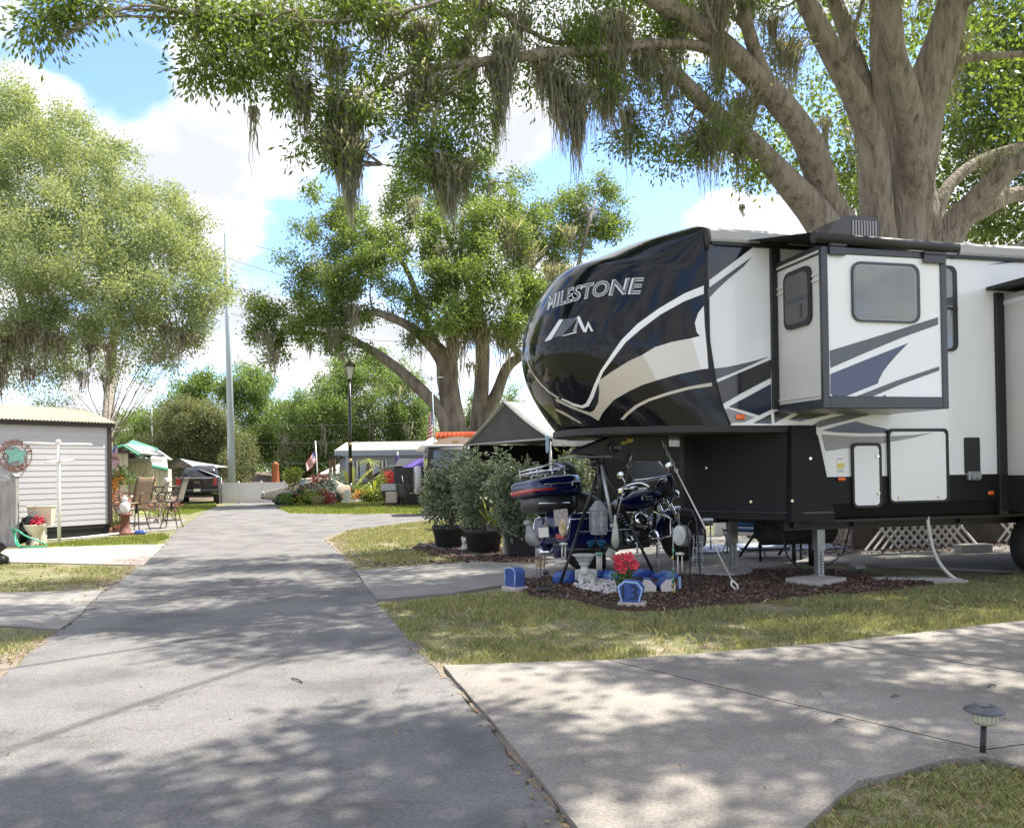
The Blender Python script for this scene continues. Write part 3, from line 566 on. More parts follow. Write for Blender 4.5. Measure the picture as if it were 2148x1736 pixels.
b = [pb(x, y, 21, rx, ry, 1.5, n) for (x, y, rx, ry, n) in [(2040, 60, 70, 70, 120), (2110, 40, 60, 80, 120), (2090, 170, 80, 70, 160), (2140, 260, 60, 80, 120), (2040, 250, 60, 60, 110), (2010, 340, 50, 40, 70), (2110, 350, 60, 60, 90), (1975, 420, 40, 40, 50), (2080, 440, 70, 40, 70), (2050, 480, 90, 30, 60), (2190, 120, 70, 120, 120), (2200, 380, 60, 90, 80), (1960, 130, 50, 80, 50), (2130, 480, 60, 30, 50)]]
simple_tree('oak', 'bright green oak behind the right limbs of the huge live oak', V((15.4, 21, 0)), 9, b, m_leaf6, 51, 16, .26, .15, .5, .3, mossl=[(tuple(P(x, y, 20.6)), ln * .012, .25, 60) for (x, y, ln) in [(2070, 0, 160), (2000, 60, 200), (2110, 200, 150), (2040, 300, 150), (1985, 180, 120), (2130, 120, 180), (2090, 330, 160)]])
b = [pb(x, y, 26, rx, ry, 1.8, n) for (x, y, rx, ry, n) in [(1800, 420, 60, 60, 90), (1780, 330, 40, 60, 70), (1830, 340, 40, 60, 60), (1760, 420, 30, 40, 40), (1620, 250, 40, 50, 30), (1960, 300, 50, 80, 60), (1950, 440, 50, 40, 60), (1700, 180, 40, 50, 24), (1780, 170, 40, 70, 50), (1780, 480, 50, 30, 40)]]
simple_tree('oak', 'thin green tree glimpsed between the two main stems of the huge live oak', V((11, 26, 0)), 10, b, m_leaf6, 52, 15, .3, .17, .5, .2)

# ---- centre oak beyond the tent
KO = 1.42
b = [pb(x, y, Y * KO, rx, ry, rx * .021, int(n * 1.7)) for (x, y, Y, rx, ry, n) in [
    (720, 440, 27, 60, 36, 60), (670, 470, 27, 40, 30, 36), (690, 540, 27, 70, 50, 90), (640, 600, 26.5, 50, 40, 50), (760, 500, 26, 60, 50, 80), (700, 620, 26, 60, 50, 80), (780, 580, 25.5, 70, 60, 100), (740, 670, 26, 60, 40, 60), (650, 680, 26, 50, 36, 46), (600, 690, 26, 50, 30, 44), (560, 700, 26, 36, 30, 30), (545, 640, 26, 30, 24, 18), (580, 655, 26, 34, 20, 18), (530, 655, 26, 26, 20, 12), (575, 740, 26, 26, 28, 16), (690, 710, 26, 50, 24, 34), (540, 700, 26, 24, 26, 12),
    (850, 400, 28, 50, 60, 56), (860, 340, 28, 40, 40, 36), (840, 460, 27.5, 40, 40, 40), (930, 440, 27.5, 50, 60, 60), (1000, 400, 28, 40, 50, 44), (1010, 350, 28, 36, 36, 26), (1060, 420, 27.5, 40, 50, 40), (1090, 380, 28, 24, 24, 12), (1110, 470, 27, 50, 60, 56), (1070, 520, 26.5, 50, 60, 60), (960, 530, 26, 70, 60, 100), (1010, 580, 25.5, 70, 60, 100), (900, 580, 25.5, 60, 50, 76), (960, 640, 25, 80, 50, 110), (1050, 640, 25.5, 70, 60, 90), (1010, 690, 25.5, 60, 40, 60), (1100, 590, 26, 50, 50, 60), (1120, 650, 26, 40, 40, 40), (1100, 700, 26.5, 40, 30, 24),
    (1200, 420, 29, 60, 40, 60), (1250, 400, 29, 50, 36, 50), (1280, 450, 29, 40, 40, 40), (1200, 480, 29, 60, 40, 60), (1250, 500, 29, 50, 40, 44), (1150, 500, 28, 40, 40, 40), (1170, 560, 28, 40, 40, 34), (1310, 470, 29, 16, 16, 6), (1130, 540, 28, 40, 50, 40), (880, 690, 25.5, 40, 24, 24), (850, 640, 25.5, 50, 36, 44), (740, 730, 26, 30, 20, 10), (1140, 620, 27, 36, 50, 26), (900, 500, 26.5, 50, 40, 60), (820, 520, 26, 50, 50, 60), (1020, 470, 26.5, 60, 50, 70)]]
def PL(Y, *pp): return [(P(x, y, (Y + (q[0] if q else 0)) * KO), w * Y * KO / F / 2 * .88) for (x, y, w, *q) in pp]
base = P(960, 1030, 26.5 * KO); base.z = 0; base2 = P(1010, 1030, 27.5 * KO); base2.z = 0
limbs = [[(base + V((0, 0, -.1)), .8), (P(958, 950, 26.5 * KO), .62)] + PL(26.5, (950, 880, 56), (938, 800, 50), (928, 750, 46), (880, 700, 26, -.5), (830, 670, 20, -.8), (770, 655, 14, -.6), (700, 680, 10, 0)),
         PL(26.5, (940, 830, 50), (945, 760, 34), (950, 700, 24), (948, 650, 18, -.5), (965, 560, 12), (970, 450, 9)),
         PL(26.3, (945, 920, 46), (925, 865, 32), (880, 815, 28), (830, 770, 24), (780, 735, 20), (720, 705, 15), (660, 700, 10), (580, 700, 6)),
         PL(26.5, (930, 760, 34), (900, 690, 20), (850, 560, 12), (780, 480, 9), (720, 450, 6)),
         [(base2 + V((0, 0, -.1)), .7), (P(1004, 950, 27.5 * KO), .62)] + PL(27.5, (1005, 880, 44), (1010, 800, 36), (1012, 720, 34), (1000, 640, 20), (1010, 500, 12), (1030, 380, 7)),
         PL(27.5, (1005, 900, 44), (1040, 830, 30), (1065, 770, 26), (1105, 740, 20), (1160, 700, 14), (1200, 600, 10), (1240, 450, 7)),
         PL(27.5, (1090, 745, 18), (1060, 690, 14), (1090, 600, 10), (1150, 520, 8), (1170, 500, 5)),
         PL(28, (1000, 640, 16), (940, 500, 12), (915, 400, 12), (900, 370, 7), (860, 320, 4))]
mo = [(tuple(P(x, y, (Y - .4) * KO)), ln * Y * KO / F, sp * Y * KO / F, n * 2) for (x, y, Y, ln, sp, n) in [(560, 700, 26, 70, 12, 40), (575, 740, 26, 60, 12, 50), (540, 700, 26, 50, 4, 14), (700, 690, 26, 90, 10, 50), (740, 640, 26, 120, 12, 60), (690, 560, 26, 100, 20, 60), (740, 590, 26, 110, 14, 70), (650, 720, 26, 50, 10, 20), (880, 730, 26, 60, 14, 20), (960, 700, 26, 110, 26, 120), (1010, 690, 26, 100, 16, 90), (1060, 690, 26.5, 110, 30, 140), (1090, 650, 26.5, 110, 20, 90), (1070, 480, 26.5, 110, 26, 110), (1100, 520, 27, 110, 20, 90), (1190, 480, 28, 90, 16, 70), (1160, 560, 27, 110, 16, 70), (1220, 440, 29, 60, 14, 50), (930, 520, 26, 90, 12, 40), (870, 420, 27, 90, 12, 50), (1000, 440, 27, 110, 16, 80), (720, 740, 26, 60, 5, 14), (1130, 600, 27, 100, 20, 80), (990, 760, 26.5, 60, 10, 24), (860, 700, 26, 70, 6, 16)]]
simple_tree('live_oak', 'broad green oak with forked pale trunks and hanging moss beyond the grey tent', base, 10, b, m_leaf2, 60, 34, .18, .14, .5, .4, limbs=limbs, mossl=mo, lump=.5)

# ---- pale tree at the left behind the shed
b = [pb(x, y, Y, rx, ry, rx * .015, int(n * 2.3)) for (x, y, Y, rx, ry, n) in [
    (20, 230, 25, 80, 60, 130), (100, 270, 25, 80, 60, 130), (160, 300, 25, 60, 50, 80), (60, 350, 24, 110, 80, 240), (200, 380, 24, 80, 70, 150), (240, 340, 25, 40, 50, 40), (-40, 280, 25, 60, 90, 80), (0, 480, 23.5, 110, 80, 230), (130, 470, 23, 110, 80, 260), (250, 480, 23.5, 80, 70, 150), (350, 420, 24.5, 60, 40, 70), (380, 480, 24, 60, 50, 90), (320, 530, 23, 80, 60, 140), (420, 540, 24, 44, 60, 70), (60, 590, 23, 120, 70, 240), (200, 590, 22.5, 110, 70, 220), (320, 620, 22.5, 90, 60, 150), (410, 620, 23, 50, 60, 80), (465, 590, 24, 24, 40, 24), (40, 680, 23, 100, 50, 140), (150, 690, 23, 70, 50, 60), (240, 680, 22.5, 80, 40, 90), (350, 690, 23, 60, 40, 60), (400, 690, 23.5, 40, 40, 40),
    (60, 740, 23.5, 80, 40, 70), (30, 790, 24, 50, 30, 26), (110, 770, 24, 40, 40, 26), (180, 740, 24, 36, 40, 20), (270, 740, 24, 50, 40, 26), (330, 750, 23.5, 40, 30, 16), (380, 730, 23.5, 30, 40, 18), (240, 790, 24, 36, 40, 20), (300, 790, 24, 30, 20, 6), (-60, 450, 24, 90, 200, 200)]]
base = P(222, 1010, 25.5); base.z = 0
limbs = [[(base + V((0, 0, -.1)), .2), (P(225, 900, 25.5), .16)] + PL(25.5, (232, 800, 24), (236, 720, 20), (250, 660, 16), (230, 560, 12), (150, 430, 9), (80, 300, 6)), PL(25, (240, 690, 16), (320, 640, 12), (380, 540, 8), (400, 460, 5)), PL(25, (236, 740, 16), (120, 640, 14), (40, 480, 10), (10, 350, 7))]
base_b = P(40, 1010, 26); base_b.z = 0; limbs.append([(P(60, 700, 25.5), .12), (P(20, 500, 25), .1), (P(0, 400, 25), .05)])
mo = [(tuple(P(x, y, 22.6)), ln * .013, sp * .013, n) for (x, y, ln, sp, n) in [(10, 690, 150, 14, 120), (50, 680, 140, 18, 160), (95, 700, 120, 14, 90), (130, 700, 110, 14, 70), (0, 760, 90, 16, 90), (170, 780, 90, 10, 50), (190, 720, 100, 8, 40), (225, 720, 90, 8, 30), (300, 670, 80, 10, 40), (350, 680, 90, 10, 50), (380, 700, 90, 8, 50), (405, 700, 70, 6, 26), (220, 790, 60, 10, 40), (330, 740, 60, 8, 20), (60, 770, 90, 14, 70)]]
simple_tree('willow_oak', 'large pale green tree with drooping mossy edge standing behind the white shed', base, 11, b, m_leaf3, 70, 27, .145, .092, .4, .12, limbs=limbs, mossl=mo, lump=.45, mm=m_moss2)
mb = None
# ---- background trees
def bgtree(label, x, top, bot, Y, halfw, mat, seed, n=1.0, kind='tree', L_=.3, name='background_tree', moss_n=0, blobs=None, xb=None):
    s = Y / F; base = P(xb if xb is not None else x, 1000, Y); base.z = 0; r = random.Random(seed); bl = []
    if blobs: bl = [pb(bx, by, Y + r.uniform(-1.5, 1), rx, ry, rx * s * .8, int(k * n)) for (bx, by, rx, ry, k) in blobs]
    else:
        hh = (bot - top) / 2; cyy = (top + bot) / 2
        for k in range(13):
            a = r.uniform(0, 2 * pi); q = r.uniform(.25, .72); bl.append(pb(x + halfw * q * cos(a), cyy + hh * q * sin(a), Y + r.uniform(-2, 2), halfw * r.uniform(.3, .5), hh * r.uniform(.26, .42), halfw * s * .4, int(60 * n)))
    hz = CAMH + (984 - (top + bot) / 2) * s
    mo = [(tuple(P(x + r.uniform(-halfw, halfw) * .8, r.uniform(top + 40, bot - 30), Y - 2)), 2.2, .35, 26) for _ in range(moss_n)] or None
    return simple_tree(name, label, base, hz, [(a, b, int(c * 1.7)) for a, b, c in bl], mat, seed, 26, .24, L_ * .5, .6, .35, mossl=mo, group='trees beyond the park', lump=.5)
bgtree('dark green tree left of the steel pole', 420, 800, 1000, 62, 60, m_leaf5, 80, 1.5, L_=.34, blobs=[(400, 830, 40, 30, 90), (380, 880, 60, 40, 120), (320, 900, 50, 40, 90), (270, 910, 40, 40, 80), (300, 960, 60, 50, 120), (430, 800, 26, 20, 40), (420, 900, 60, 50, 110), (250, 960, 40, 50, 70)])
bgtree('tall round topped green tree right behind the steel pole', 520, 780, 1000, 60, 80, m_leaf5, 81, 1.4, blobs=[(510, 800, 55, 34, 110), (550, 820, 40, 34, 70), (480, 830, 40, 30, 60), (520, 860, 60, 40, 120), (570, 880, 40, 40, 80), (530, 920, 60, 50, 120), (580, 950, 40, 40, 70), (500, 960, 40, 40, 60)])
bgtree('olive magnolia with small pale blooms behind the pickup', 410, 860, 1000, 50, 70, m_leaf4, 82, 2.0, L_=.22, blobs=[(400, 870, 50, 30, 110), (370, 900, 50, 40, 120), (440, 890, 50, 40, 120), (400, 940, 70, 50, 160), (470, 930, 44, 50, 110), (345, 960, 50, 50, 100), (430, 980, 70, 40, 100), (500, 970, 30, 50, 60)])
bgtree('bright green spreading tree left of the street lamp', 640, 850, 990, 58, 70, m_leaf5, 83, 1.4, moss_n=10, blobs=[(620, 860, 50, 30, 80), (600, 900, 50, 40, 100), (660, 880, 50, 40, 100), (640, 930, 60, 50, 120), (690, 850, 40, 40, 70), (700, 920, 50, 50, 100), (610, 970, 50, 40, 70), (680, 970, 50, 40, 80)])
bgtree('bright green tall tree behind the street lamp', 780, 750, 960, 60, 120, m_leaf5, 84, 1.5, moss_n=6, blobs=[(720, 775, 40, 26, 60), (790, 765, 50, 26, 80), (690, 810, 40, 40, 70), (760, 810, 60, 40, 110), (830, 800, 50, 40, 90), (860, 840, 50, 40, 80), (780, 870, 70, 40, 130), (710, 870, 50, 40, 90), (840, 890, 60, 40, 110), (890, 880, 30, 50, 60), (750, 930, 60, 40, 100), (820, 940, 60, 40, 90), (880, 940, 50, 40, 70)])
bgtree('pale green tree showing between the two trunks of the centre oak', 1010, 830, 960, 58, 60, m_leaf5, 85, 1.3, blobs=[(1040, 850, 40, 26, 60), (985, 890, 20, 40, 40), (1070, 870, 30, 30, 40), (910, 930, 40, 30, 50), (985, 940, 24, 30, 40), (1040, 890, 40, 30, 40)])
bgtree('small dark tree top showing over the right end of the shed roof', 110, 830, 900, 40, 30, m_leaf4, 86, 1, L_=.18, blobs=[(110, 845, 24, 14, 30), (100, 870, 30, 20, 30), (245, 900, 20, 40, 40)])
# dense wood closing the view to the sides, far off
r9 = random.Random(3); bl = []
for k in range(46):
    a = -62 + k * 2.75; d = r9.uniform(85, 110); x_, y_ = d * sin(R(a)), d * cos(R(a)); h = r9.uniform(4.0, 6.0)
    bl.append(((x_, y_, h * .5), (4.2, 3, h * .75), 240))
o = crown('far_wood', bl, 14, .6, .36, .6, m_leaf5, None, 99, .2, .4); tag(o, 'distant green tree line closing the view', 'trees', kind='stuff')
# ================================================================= fifth wheel trailer
RVX = Matrix(((.971, -.2385, 0, 2.18), (.2385, .971, 0, 9.16), (0, 0, 1, 0), (0, 0, 0, 1)))
RVI = RVX.inverted()
def rv_plane(x, y, ax, val):
    """photo reading -> point on the trailer frame plane (axis ax = val)"""
    o = RVI @ V((0, 0, CAMH)); d = RVI.to_3x3() @ ray(x, y); t = (val - o[ax]) / d[ax]; return o + d * t
def rvp(x, y, py=0.0): p = rv_plane(x, y, 1, py); return (p.x, p.z)
def c5(x, y): return (1300 + x / 2.9926) / 1.2016, (540 + y / 2.9926) / 1.2016
def c2(x, y): return (1880 + x / 2.893) / 1.2016, (520 + y / 2.893) / 1.2016
def c3(x, y): return (1880 + x / 3.0642) / 1.2016, (1050 + y / 3.0642) / 1.2016
m_blk = M('black_gelcoat', (.005, .006, .009), rough=.05, spec=.32)
m_blkm = M('matt_black', (.012, .012, .013), (.02, .02, .021), 6, .5, contrast=.3)
m_stor = M('textured_black', (.006, .006, .007), (.009, .009, .010), 40, .55, bump=.2, bscale=200, spec=.3)
m_wht = M('white_gelcoat', (.80, .81, .82), (.85, .855, .86), .8, .14, coat=.4, contrast=.4)
m_off = M('offwhite_panel', (.60, .59, .56), (.66, .65, .62), 2, .4, contrast=.3)
m_dec = M('white_vinyl', (.86, .86, .85), rough=.2)
m_bei = M('beige_vinyl', (.56, .51, .42), rough=.3)
m_lgr = M('light_grey_vinyl', (.70, .68, .62), rough=.3)
m_sla = M('slate_vinyl', (.10, .112, .13), rough=.2); m_nav = M('navy_vinyl', (.012, .02, .045), rough=.12, coat=.6)
m_slb = M('slate_blue_vinyl', (.075, .095, .165), rough=.2); m_gry2 = M('grey_vinyl', (.30, .30, .31), rough=.25); m_dk = M('dark_vinyl', (.012, .013, .016), rough=.12, coat=.6)
m_gut = M('roof_gutter', (.38, .37, .36), (.48, .47, .45), 3, .5, contrast=.3); m_roof = M('roof_membrane', (.55, .54, .51), (.45, .44, .41), 3, .8)
m_flg = M('dark_grey_trim', (.03, .033, .039), rough=.3, coat=.3); m_amb = M('amber_lens', (.85, .16, .02), rough=.15, coat=1); m_red = M('red_lens', (.38, .015, .018), rough=.15, coat=1)
m_gls = M('tinted_glass', (.10, .11, .12), rough=.04, coat=1, spec=1); m_glsd = M('dark_glass', (.012, .012, .013), rough=.05, coat=1)
m_gal = M('galvanised', (.30, .31, .32), (.42, .43, .44), 8, .4, metal=.6); m_chr = M('chrome', (.75, .76, .78), rough=.08, metal=1)
m_rub = M('rubber', (.014, .014, .014), (.03, .029, .028), 9, .85, bump=.3)
m_yel = M('yellow_print', (.62, .52, .10), rough=.5); m_concb = M('concrete_block', (.36, .345, .32), (.46, .44, .41), 9, .9, bump=.6, bscale=60)
rv = T('fifth_wheel_trailer', 'long black and white fifth wheel trailer with glossy dark nose parked under the live oak', 'trailer', RVX)
HW = 1.235
FZ = [(1.87, 1.30), (2.05, 1.44), (2.25, 1.57), (2.5, 1.69), (2.8, 1.745), (3.1, 1.70), (3.38, 1.60), (3.58, 1.49), (3.7, 1.40), (3.78, 1.29), (3.88, 1.02), (3.99, .76), (4.1, .48), (4.19, .17), (4.23, .02)]
def Fz(z): return float(np.interp(z, [a for a, b in FZ], [b for a, b in FZ]))
def seam(z): return float(np.interp(z, [1.87, 2.1, 2.4, 2.8, 3.4, 4.2], [.24, .14, .06, .0, -.02, .0]))
def cap_pt(u, v):
    a = (u * 2 - 1) * pi / 2; n = 2.6
    l = math.copysign(abs(sin(a)) ** (2 / n), a); s = abs(cos(a)) ** (2 / n)
    zt = 4.22 - .17 * abs(l) ** 3; v = v * (1.25 - .25 * v); z = 1.87 + v * (zt - 1.87); zz = 1.87 + v * 2.36
    f = Fz(zz); sm = seam(zz)
    return (sm - (f + sm) * s, 1.225 + l * HW, z)
FZs = smooth_path([(a, b) for a, b in FZ], 4); FZ = [(float(p[0]), float(p[1])) for p in FZs]
mb = MB(RVX); mb.sheet(cap_pt, 80, 90)
mb.add([cap_pt(i / 80, 0) for i in range(81)], [tuple(range(81))])
cap = mb.build('front_cap', m_blk, rv)
def bvh_of(o): 
    bm = bmesh.new(); bm.from_mesh(o.data); bm.transform(wm(o)); t = BVHTree.FromBMesh(bm); bm.free(); return t
capT = bvh_of(cap)
def decal(mb, poly, tree=None, plane=None, off=.004, cell=16, mi=0):
    """a thin printed patch laid on the surface: polygon measured in the photo, set on the body panel"""
    mb.mat(mi); bm = bmesh.new(); vs = [bm.verts.new((x, y, 0)) for x, y in poly]
    tri = tessellate_polygon([[V((x, y, 0)) for x, y in poly]])
    for t in tri:
        try: bm.faces.new([vs[i] for i in t])
        except ValueError: pass
    if tree is not None:
        xs = [p[0] for p in poly]; ys = [p[1] for p in poly]
        for ax, lo_, hi in ((0, min(xs), max(xs)), (1, min(ys), max(ys))):
            k = int(lo_ // cell) + 1
            while k * cell < hi:
                co = (k * cell, 0, 0) if ax == 0 else (0, k * cell, 0); no = (1, 0, 0) if ax == 0 else (0, 1, 0)
                bmesh.ops.bisect_plane(bm, geom=bm.verts[:] + bm.edges[:] + bm.faces[:], plane_co=co, plane_no=no); k += 1
    bm.verts.index_update(); out = []
    for v in bm.verts:
        if tree is not None:
            d = ray(v.co.x, v.co.y).normalized(); h, n, _, _ = tree.ray_cast(V((0, 0, CAMH)), d)
            if h is None: h, n, _, _ = tree.find_nearest(V((0, 0, CAMH)) + d * 10.4)
            if n.dot(d) > 0: n = -n
            out.append(mb.X.inverted() @ (h + n * off))
        else:
            p = rv_plane(v.co.x, v.co.y, 1, plane - off); out.append(p)
    mb.add(out, [tuple(v.index for v in f.verts) for f in bm.faces], tree is not None); bm.free()
C = lambda *p: [c5(*q) for q in p]
mb = MB(RVX)
decal(mb, C((1418, 538), (1270, 598), (1080, 710), (920, 825), (800, 945), (720, 1060), (640, 1180), (590, 1290), (560, 1370), (530, 1425), (500, 1440), (440, 1425), (350, 1385), (345, 1395), (440, 1444), (505, 1462), (552, 1445), (588, 1378), (614, 1300), (636, 1245), (660, 1190), (745, 1075), (830, 965), (940, 870), (1090, 757), (1270, 657), (1418, 600)), capT, mi=0)
decal(mb, C((1418, 690), (1375, 745), (1350, 820), (1365, 890), (1390, 918), (1325, 935), (1350, 1010), (1397, 1170), (1452, 1163), (1440, 1000), (1425, 850)), capT, mi=0)
decal(mb, C((1325, 935), (1180, 962), (1050, 1002), (955, 1060), (1000, 1130), (1062, 1252), (1230, 1205), (1397, 1170), (1350, 1010)), capT, mi=2)
decal(mb, C((955, 1060), (850, 1108), (720, 1190), (640, 1245), (626, 1262), (632, 1330), (622, 1420), (592, 1478), (560, 1492), (500, 1474), (400, 1432), (320, 1390), (300, 1392), (305, 1408), (420, 1462), (560, 1515), (625, 1555), (660, 1490), (740, 1400), (860, 1330), (960, 1285), (1062, 1252), (1000, 1130)), capT, mi=1)
decal(mb, C((1478, 1268), (1300, 1300), (1150, 1340), (1000, 1390), (900, 1440), (830, 1500), (790, 1545), (815, 1548), (850, 1510), (920, 1455), (1010, 1408), (1160, 1360), (1310, 1320), (1480, 1295)), capT, mi=1)
decal(mb, C((300, 1462), (360, 1485), (500, 1570), (485, 1575), (350, 1502), (300, 1475)), capT, mi=1)
decal(mb, C((92, 1060), (95, 1110), (130, 1195), (190, 1270), (260, 1335), (330, 1380), (322, 1392), (240, 1335), (170, 1265), (118, 1190), (92, 1120)), capT, mi=1)
decal(mb, C((626, 1270), (618, 1300), (590, 1400), (560, 1465), (600, 1455), (618, 1420), (630, 1330)), capT, off=.007, mi=3)
mb.build('graphics', [m_dec, m_bei, m_lgr, m_dk], cap)
m_ltr = M('silver_letter', (.74, .75, .77), rough=.3); m_ltrd = M('letter_core', (.12, .13, .15), rough=.3)
def text_pts(body, shear=0, bold=0, extrude=0, size=1, off=0):
    c = bpy.data.curves.new('txt', 'FONT'); c.body = body; c.size = size; c.shear = shear; c.offset = bold; c.extrude = extrude; c.resolution_u = 3
    o = bpy.data.objects.new('txt', c); COL.objects.link(o); dg = bpy.context.evaluated_depsgraph_get(); me = o.evaluated_get(dg).to_mesh()
    v = [x.co.copy() for x in me.vertices]; f = [tuple(p.vertices) for p in me.polygons]; o.evaluated_get(dg).to_mesh_clear()
    bpy.data.objects.remove(o); bpy.data.curves.remove(c); return v, f
def text_on(mb, body, fn, **k):
    """fn(u, v): u 0..1 along the word, v in cap heights -> point in mb's frame"""
    v, f = text_pts(body, **k); xs = [p.x for p in v]; x0, x1 = min(xs), max(xs); h = .69 * k.get('size', 1)
    mb.add([fn((p.x - x0) / (x1 - x0), p.y / h) for p in v], f)
def cap_txt(u, v):
    x = float(np.interp(u, [0, .13, .2, .3, .4, .51, .62, .74, .87, 1], [238, 292, 335, 385, 440, 525, 603, 705, 832, 970])); yb = float(np.interp(x, [238, 300, 390, 470, 545, 620, 710, 835, 950], [722, 696, 668, 645, 631, 619, 608, 599, 596])); hh = float(np.interp(x, [238, 400, 970], [88, 100, 113]))
    px, py = c5(x + .0 * v, yb - v * hh); d = ray(px, py).normalized(); h, n, _, _ = capT.ray_cast(V((0, 0, CAMH)), d)
    if h is None: h, n, _, _ = capT.find_nearest(V((0, 0, CAMH)) + d * 10.6)
    if n.dot(d) > 0: n = -n
    return RVI @ (h + n * cap_off)
mb = MB(RVX); cap_off = .006; mb.mat(0); text_on(mb, 'MILESTONE', cap_txt, shear=.22, bold=.035); cap_off = .012; mb.mat(1); text_on(mb, 'MILESTONE', cap_txt, shear=.22, bold=-.004)
mb.build('lettering', [m_ltr, m_ltrd], cap)
mb = MB(RVX)
for q, mi in [(((218, 962), (330, 795), (362, 792), (268, 945)), 0), (((268, 945), (372, 790), (440, 783), (470, 768), (462, 790), (352, 915), (290, 930)), 1), (((462, 790), (470, 768), (484, 770), (524, 866), (547, 806), (586, 882), (570, 885), (548, 842), (534, 890), (512, 888)), 0), (((352, 915), (462, 884), (458, 894), (356, 920)), 0), (((440, 860), (468, 790), (474, 796), (458, 886), (430, 886)), 2)]: decal(mb, C(*q), capT, mi=mi)
mb.build('emblem', [m_ltr, m_sla, m_gry2], cap)
# lip under the nose
mb = MB(RVX); lp = []
for i in range(49):
    a = (i / 48 * 2 - 1) * pi / 2; n = 2.4; l = math.copysign(abs(sin(a)) ** (2 / n), a); s = abs(cos(a)) ** (2 / n); lp.append((.24 - 1.60 * s, 1.225 + l * 1.25))
mb.prism(lp, 'Z', 1.80, 1.875); mb.build('nose_lip', m_blkm, rv)
# body shell
mb = MB(RVX); z0 = 1.27; zt = 4.04
mb.mat(0).box((1.32, 0, z0), (10.2, 2.45, 3.93)); mb.box((.02, 0.0, 1.874), (1.319, 2.45, 3.93)); mb.mat(1).prism([(0, 3.93), (2.45, 3.93), (2.45, 3.98), (1.9, 4.12), (1.2, 4.16), (.5, 4.12), (.0, 4.0)], 'X', .02, 10.2)
body = mb.build('body', [m_wht, m_roof], rv)
mb = MB(RVX); mb.prism([(-.02, 3.90), (-.035, 3.93), (-.035, 4.02), (.02, 4.06), (.10, 4.06), (.10, 3.90)], 'X', .03, 10.2); mb.build('roof_edge', m_gut, rv)
mb = MB(RVX); mb.prism([(-.036, 3.86), (-.036, 3.9), (.0, 3.9), (.0, 3.86)], 'X', .04, 10.2); mb.build('gutter_trim', m_blkm, rv)
# black seam along the cap
mb = MB(RVX); mb.tube([(seam(z) + .004, -.012, z) for z in np.linspace(1.88, 3.98, 22)], .011, 6); mb.tube([(seam(z) + .004, -.012, z) for z in np.linspace(3.8, 3.99, 4)], [.02, .035, .045, .04], 8); mb.build('cap_seam', m_blkm, rv)
# lower skirt
mb = MB(RVX); mb.prism([(-.006, 1.285), (-.008, .98), (.05, .82), (.12, .78), (2.33, .78), (2.4, .82), (2.46, .98), (2.456, 1.285)], 'X', 1.33, 10.2); mb.build('skirt', m_stor, rv)
bx = [rvp(*p, -.03) for p in [(1660, 892), (1684, 892), (1704, 897), (1716, 915), (1724, 950), (1750, 1075), (1752, 1094), (1660, 1094)]]
pl_ = [(1.3, -.03), (1.1, -.03), (.98, .06), (.8, .26), (.6, .5), (.42, .78), (.3, 1.05), (.27, 1.225), (.3, 1.4), (.42, 1.67), (.6, 1.95), (.8, 2.2), (.98, 2.4), (1.1, 2.48), (1.3, 2.48)]
mb = MB(RVX); mb.prism(pl_, 'Z', .80, 1.872); mb.prism(bx, 'Y', -.034, 2.484); fb = mb.build('front_storage', m_stor, rv); fbT = bvh_of(fb)
mb = MB(RVX); b = rvp(1748, 1077, -.035); mb.tube([(x - .012, y, .885) for x, y in pl_[1:8]], .009, 5); mb.box((1.1, -.046, .875), (b[0], -.03, .895)); mb.build('bottom_rail', m_flg, fb)
mb = MB(RVX); mb.box((-.95, .25, 1.79), (1.25, 2.2, 1.80)); mb.box((.2, .02, 1.80), (1.2, 2.43, 1.875)); mb.build('underbelly', m_blkm, rv)
for (x, y) in [c3(45, 655), c3(355, 648), c3(495, 322), (1484, 981)]:
    d_ = ray(x, y).normalized(); q, nn_, _, _ = fbT.ray_cast(V((0, 0, CAMH)), d_)
    if q is None: continue
    if nn_.dot(d_) > 0: nn_ = -nn_
    mb = MB(); mb.cyl(q - nn_ * .005, q + nn_ * .02, .016); mb.build('latch', m_chr, fb)
# frame rails and underside
mb = MB(RVX)
for yy in (.35, 2.0): mb.box((1.1, yy, .66), (10, yy + .09, .80))
for xx in (1.2, 2, 3.5, 5): mb.box((xx, .3, .69), (xx + .08, 2.15, .79))
mb.box((1.3, .1, .76), (10, 2.35, .79)); mb.build('chassis', m_blkm, rv)
# side graphics
mb = MB(RVX); Z = dict(tree=None, plane=0.0)
decal(mb, C((1449, 240), (1449, 505), (1836, 214)), **Z, mi=2); decal(mb, C((1432, 572), (1600, 452), (1786, 318), (1720, 392), (1600, 490), (1500, 585), (1430, 662)), **Z, mi=1)
decal(mb, C((1466, 1168), (1600, 1150), (1760, 1115), (1912, 1072), (1800, 1125), (1640, 1195), (1482, 1256)), **Z, mi=1)
decal(mb, C((1486, 1282), (1700, 1190), (1925, 1095), (1925, 1232), (1700, 1350), (1532, 1448), (1504, 1370)), **Z, mi=2)
decal(mb, C((1605, 1450), (1760, 1368), (1925, 1278), (1930, 1470), (1835, 1516), (1720, 1480)), **Z, mi=3)
decal(mb, C((1545, 1482), (1600, 1463), (1802, 1530), (1730, 1565), (1556, 1582)), **Z, mi=4); decal(mb, C((1790, 1574), (1925, 1505), (1932, 1580)), **Z, mi=2)
D = lambda *p: [c2(*q) for q in p]; E = lambda *p: [c3(*q) for q in p]
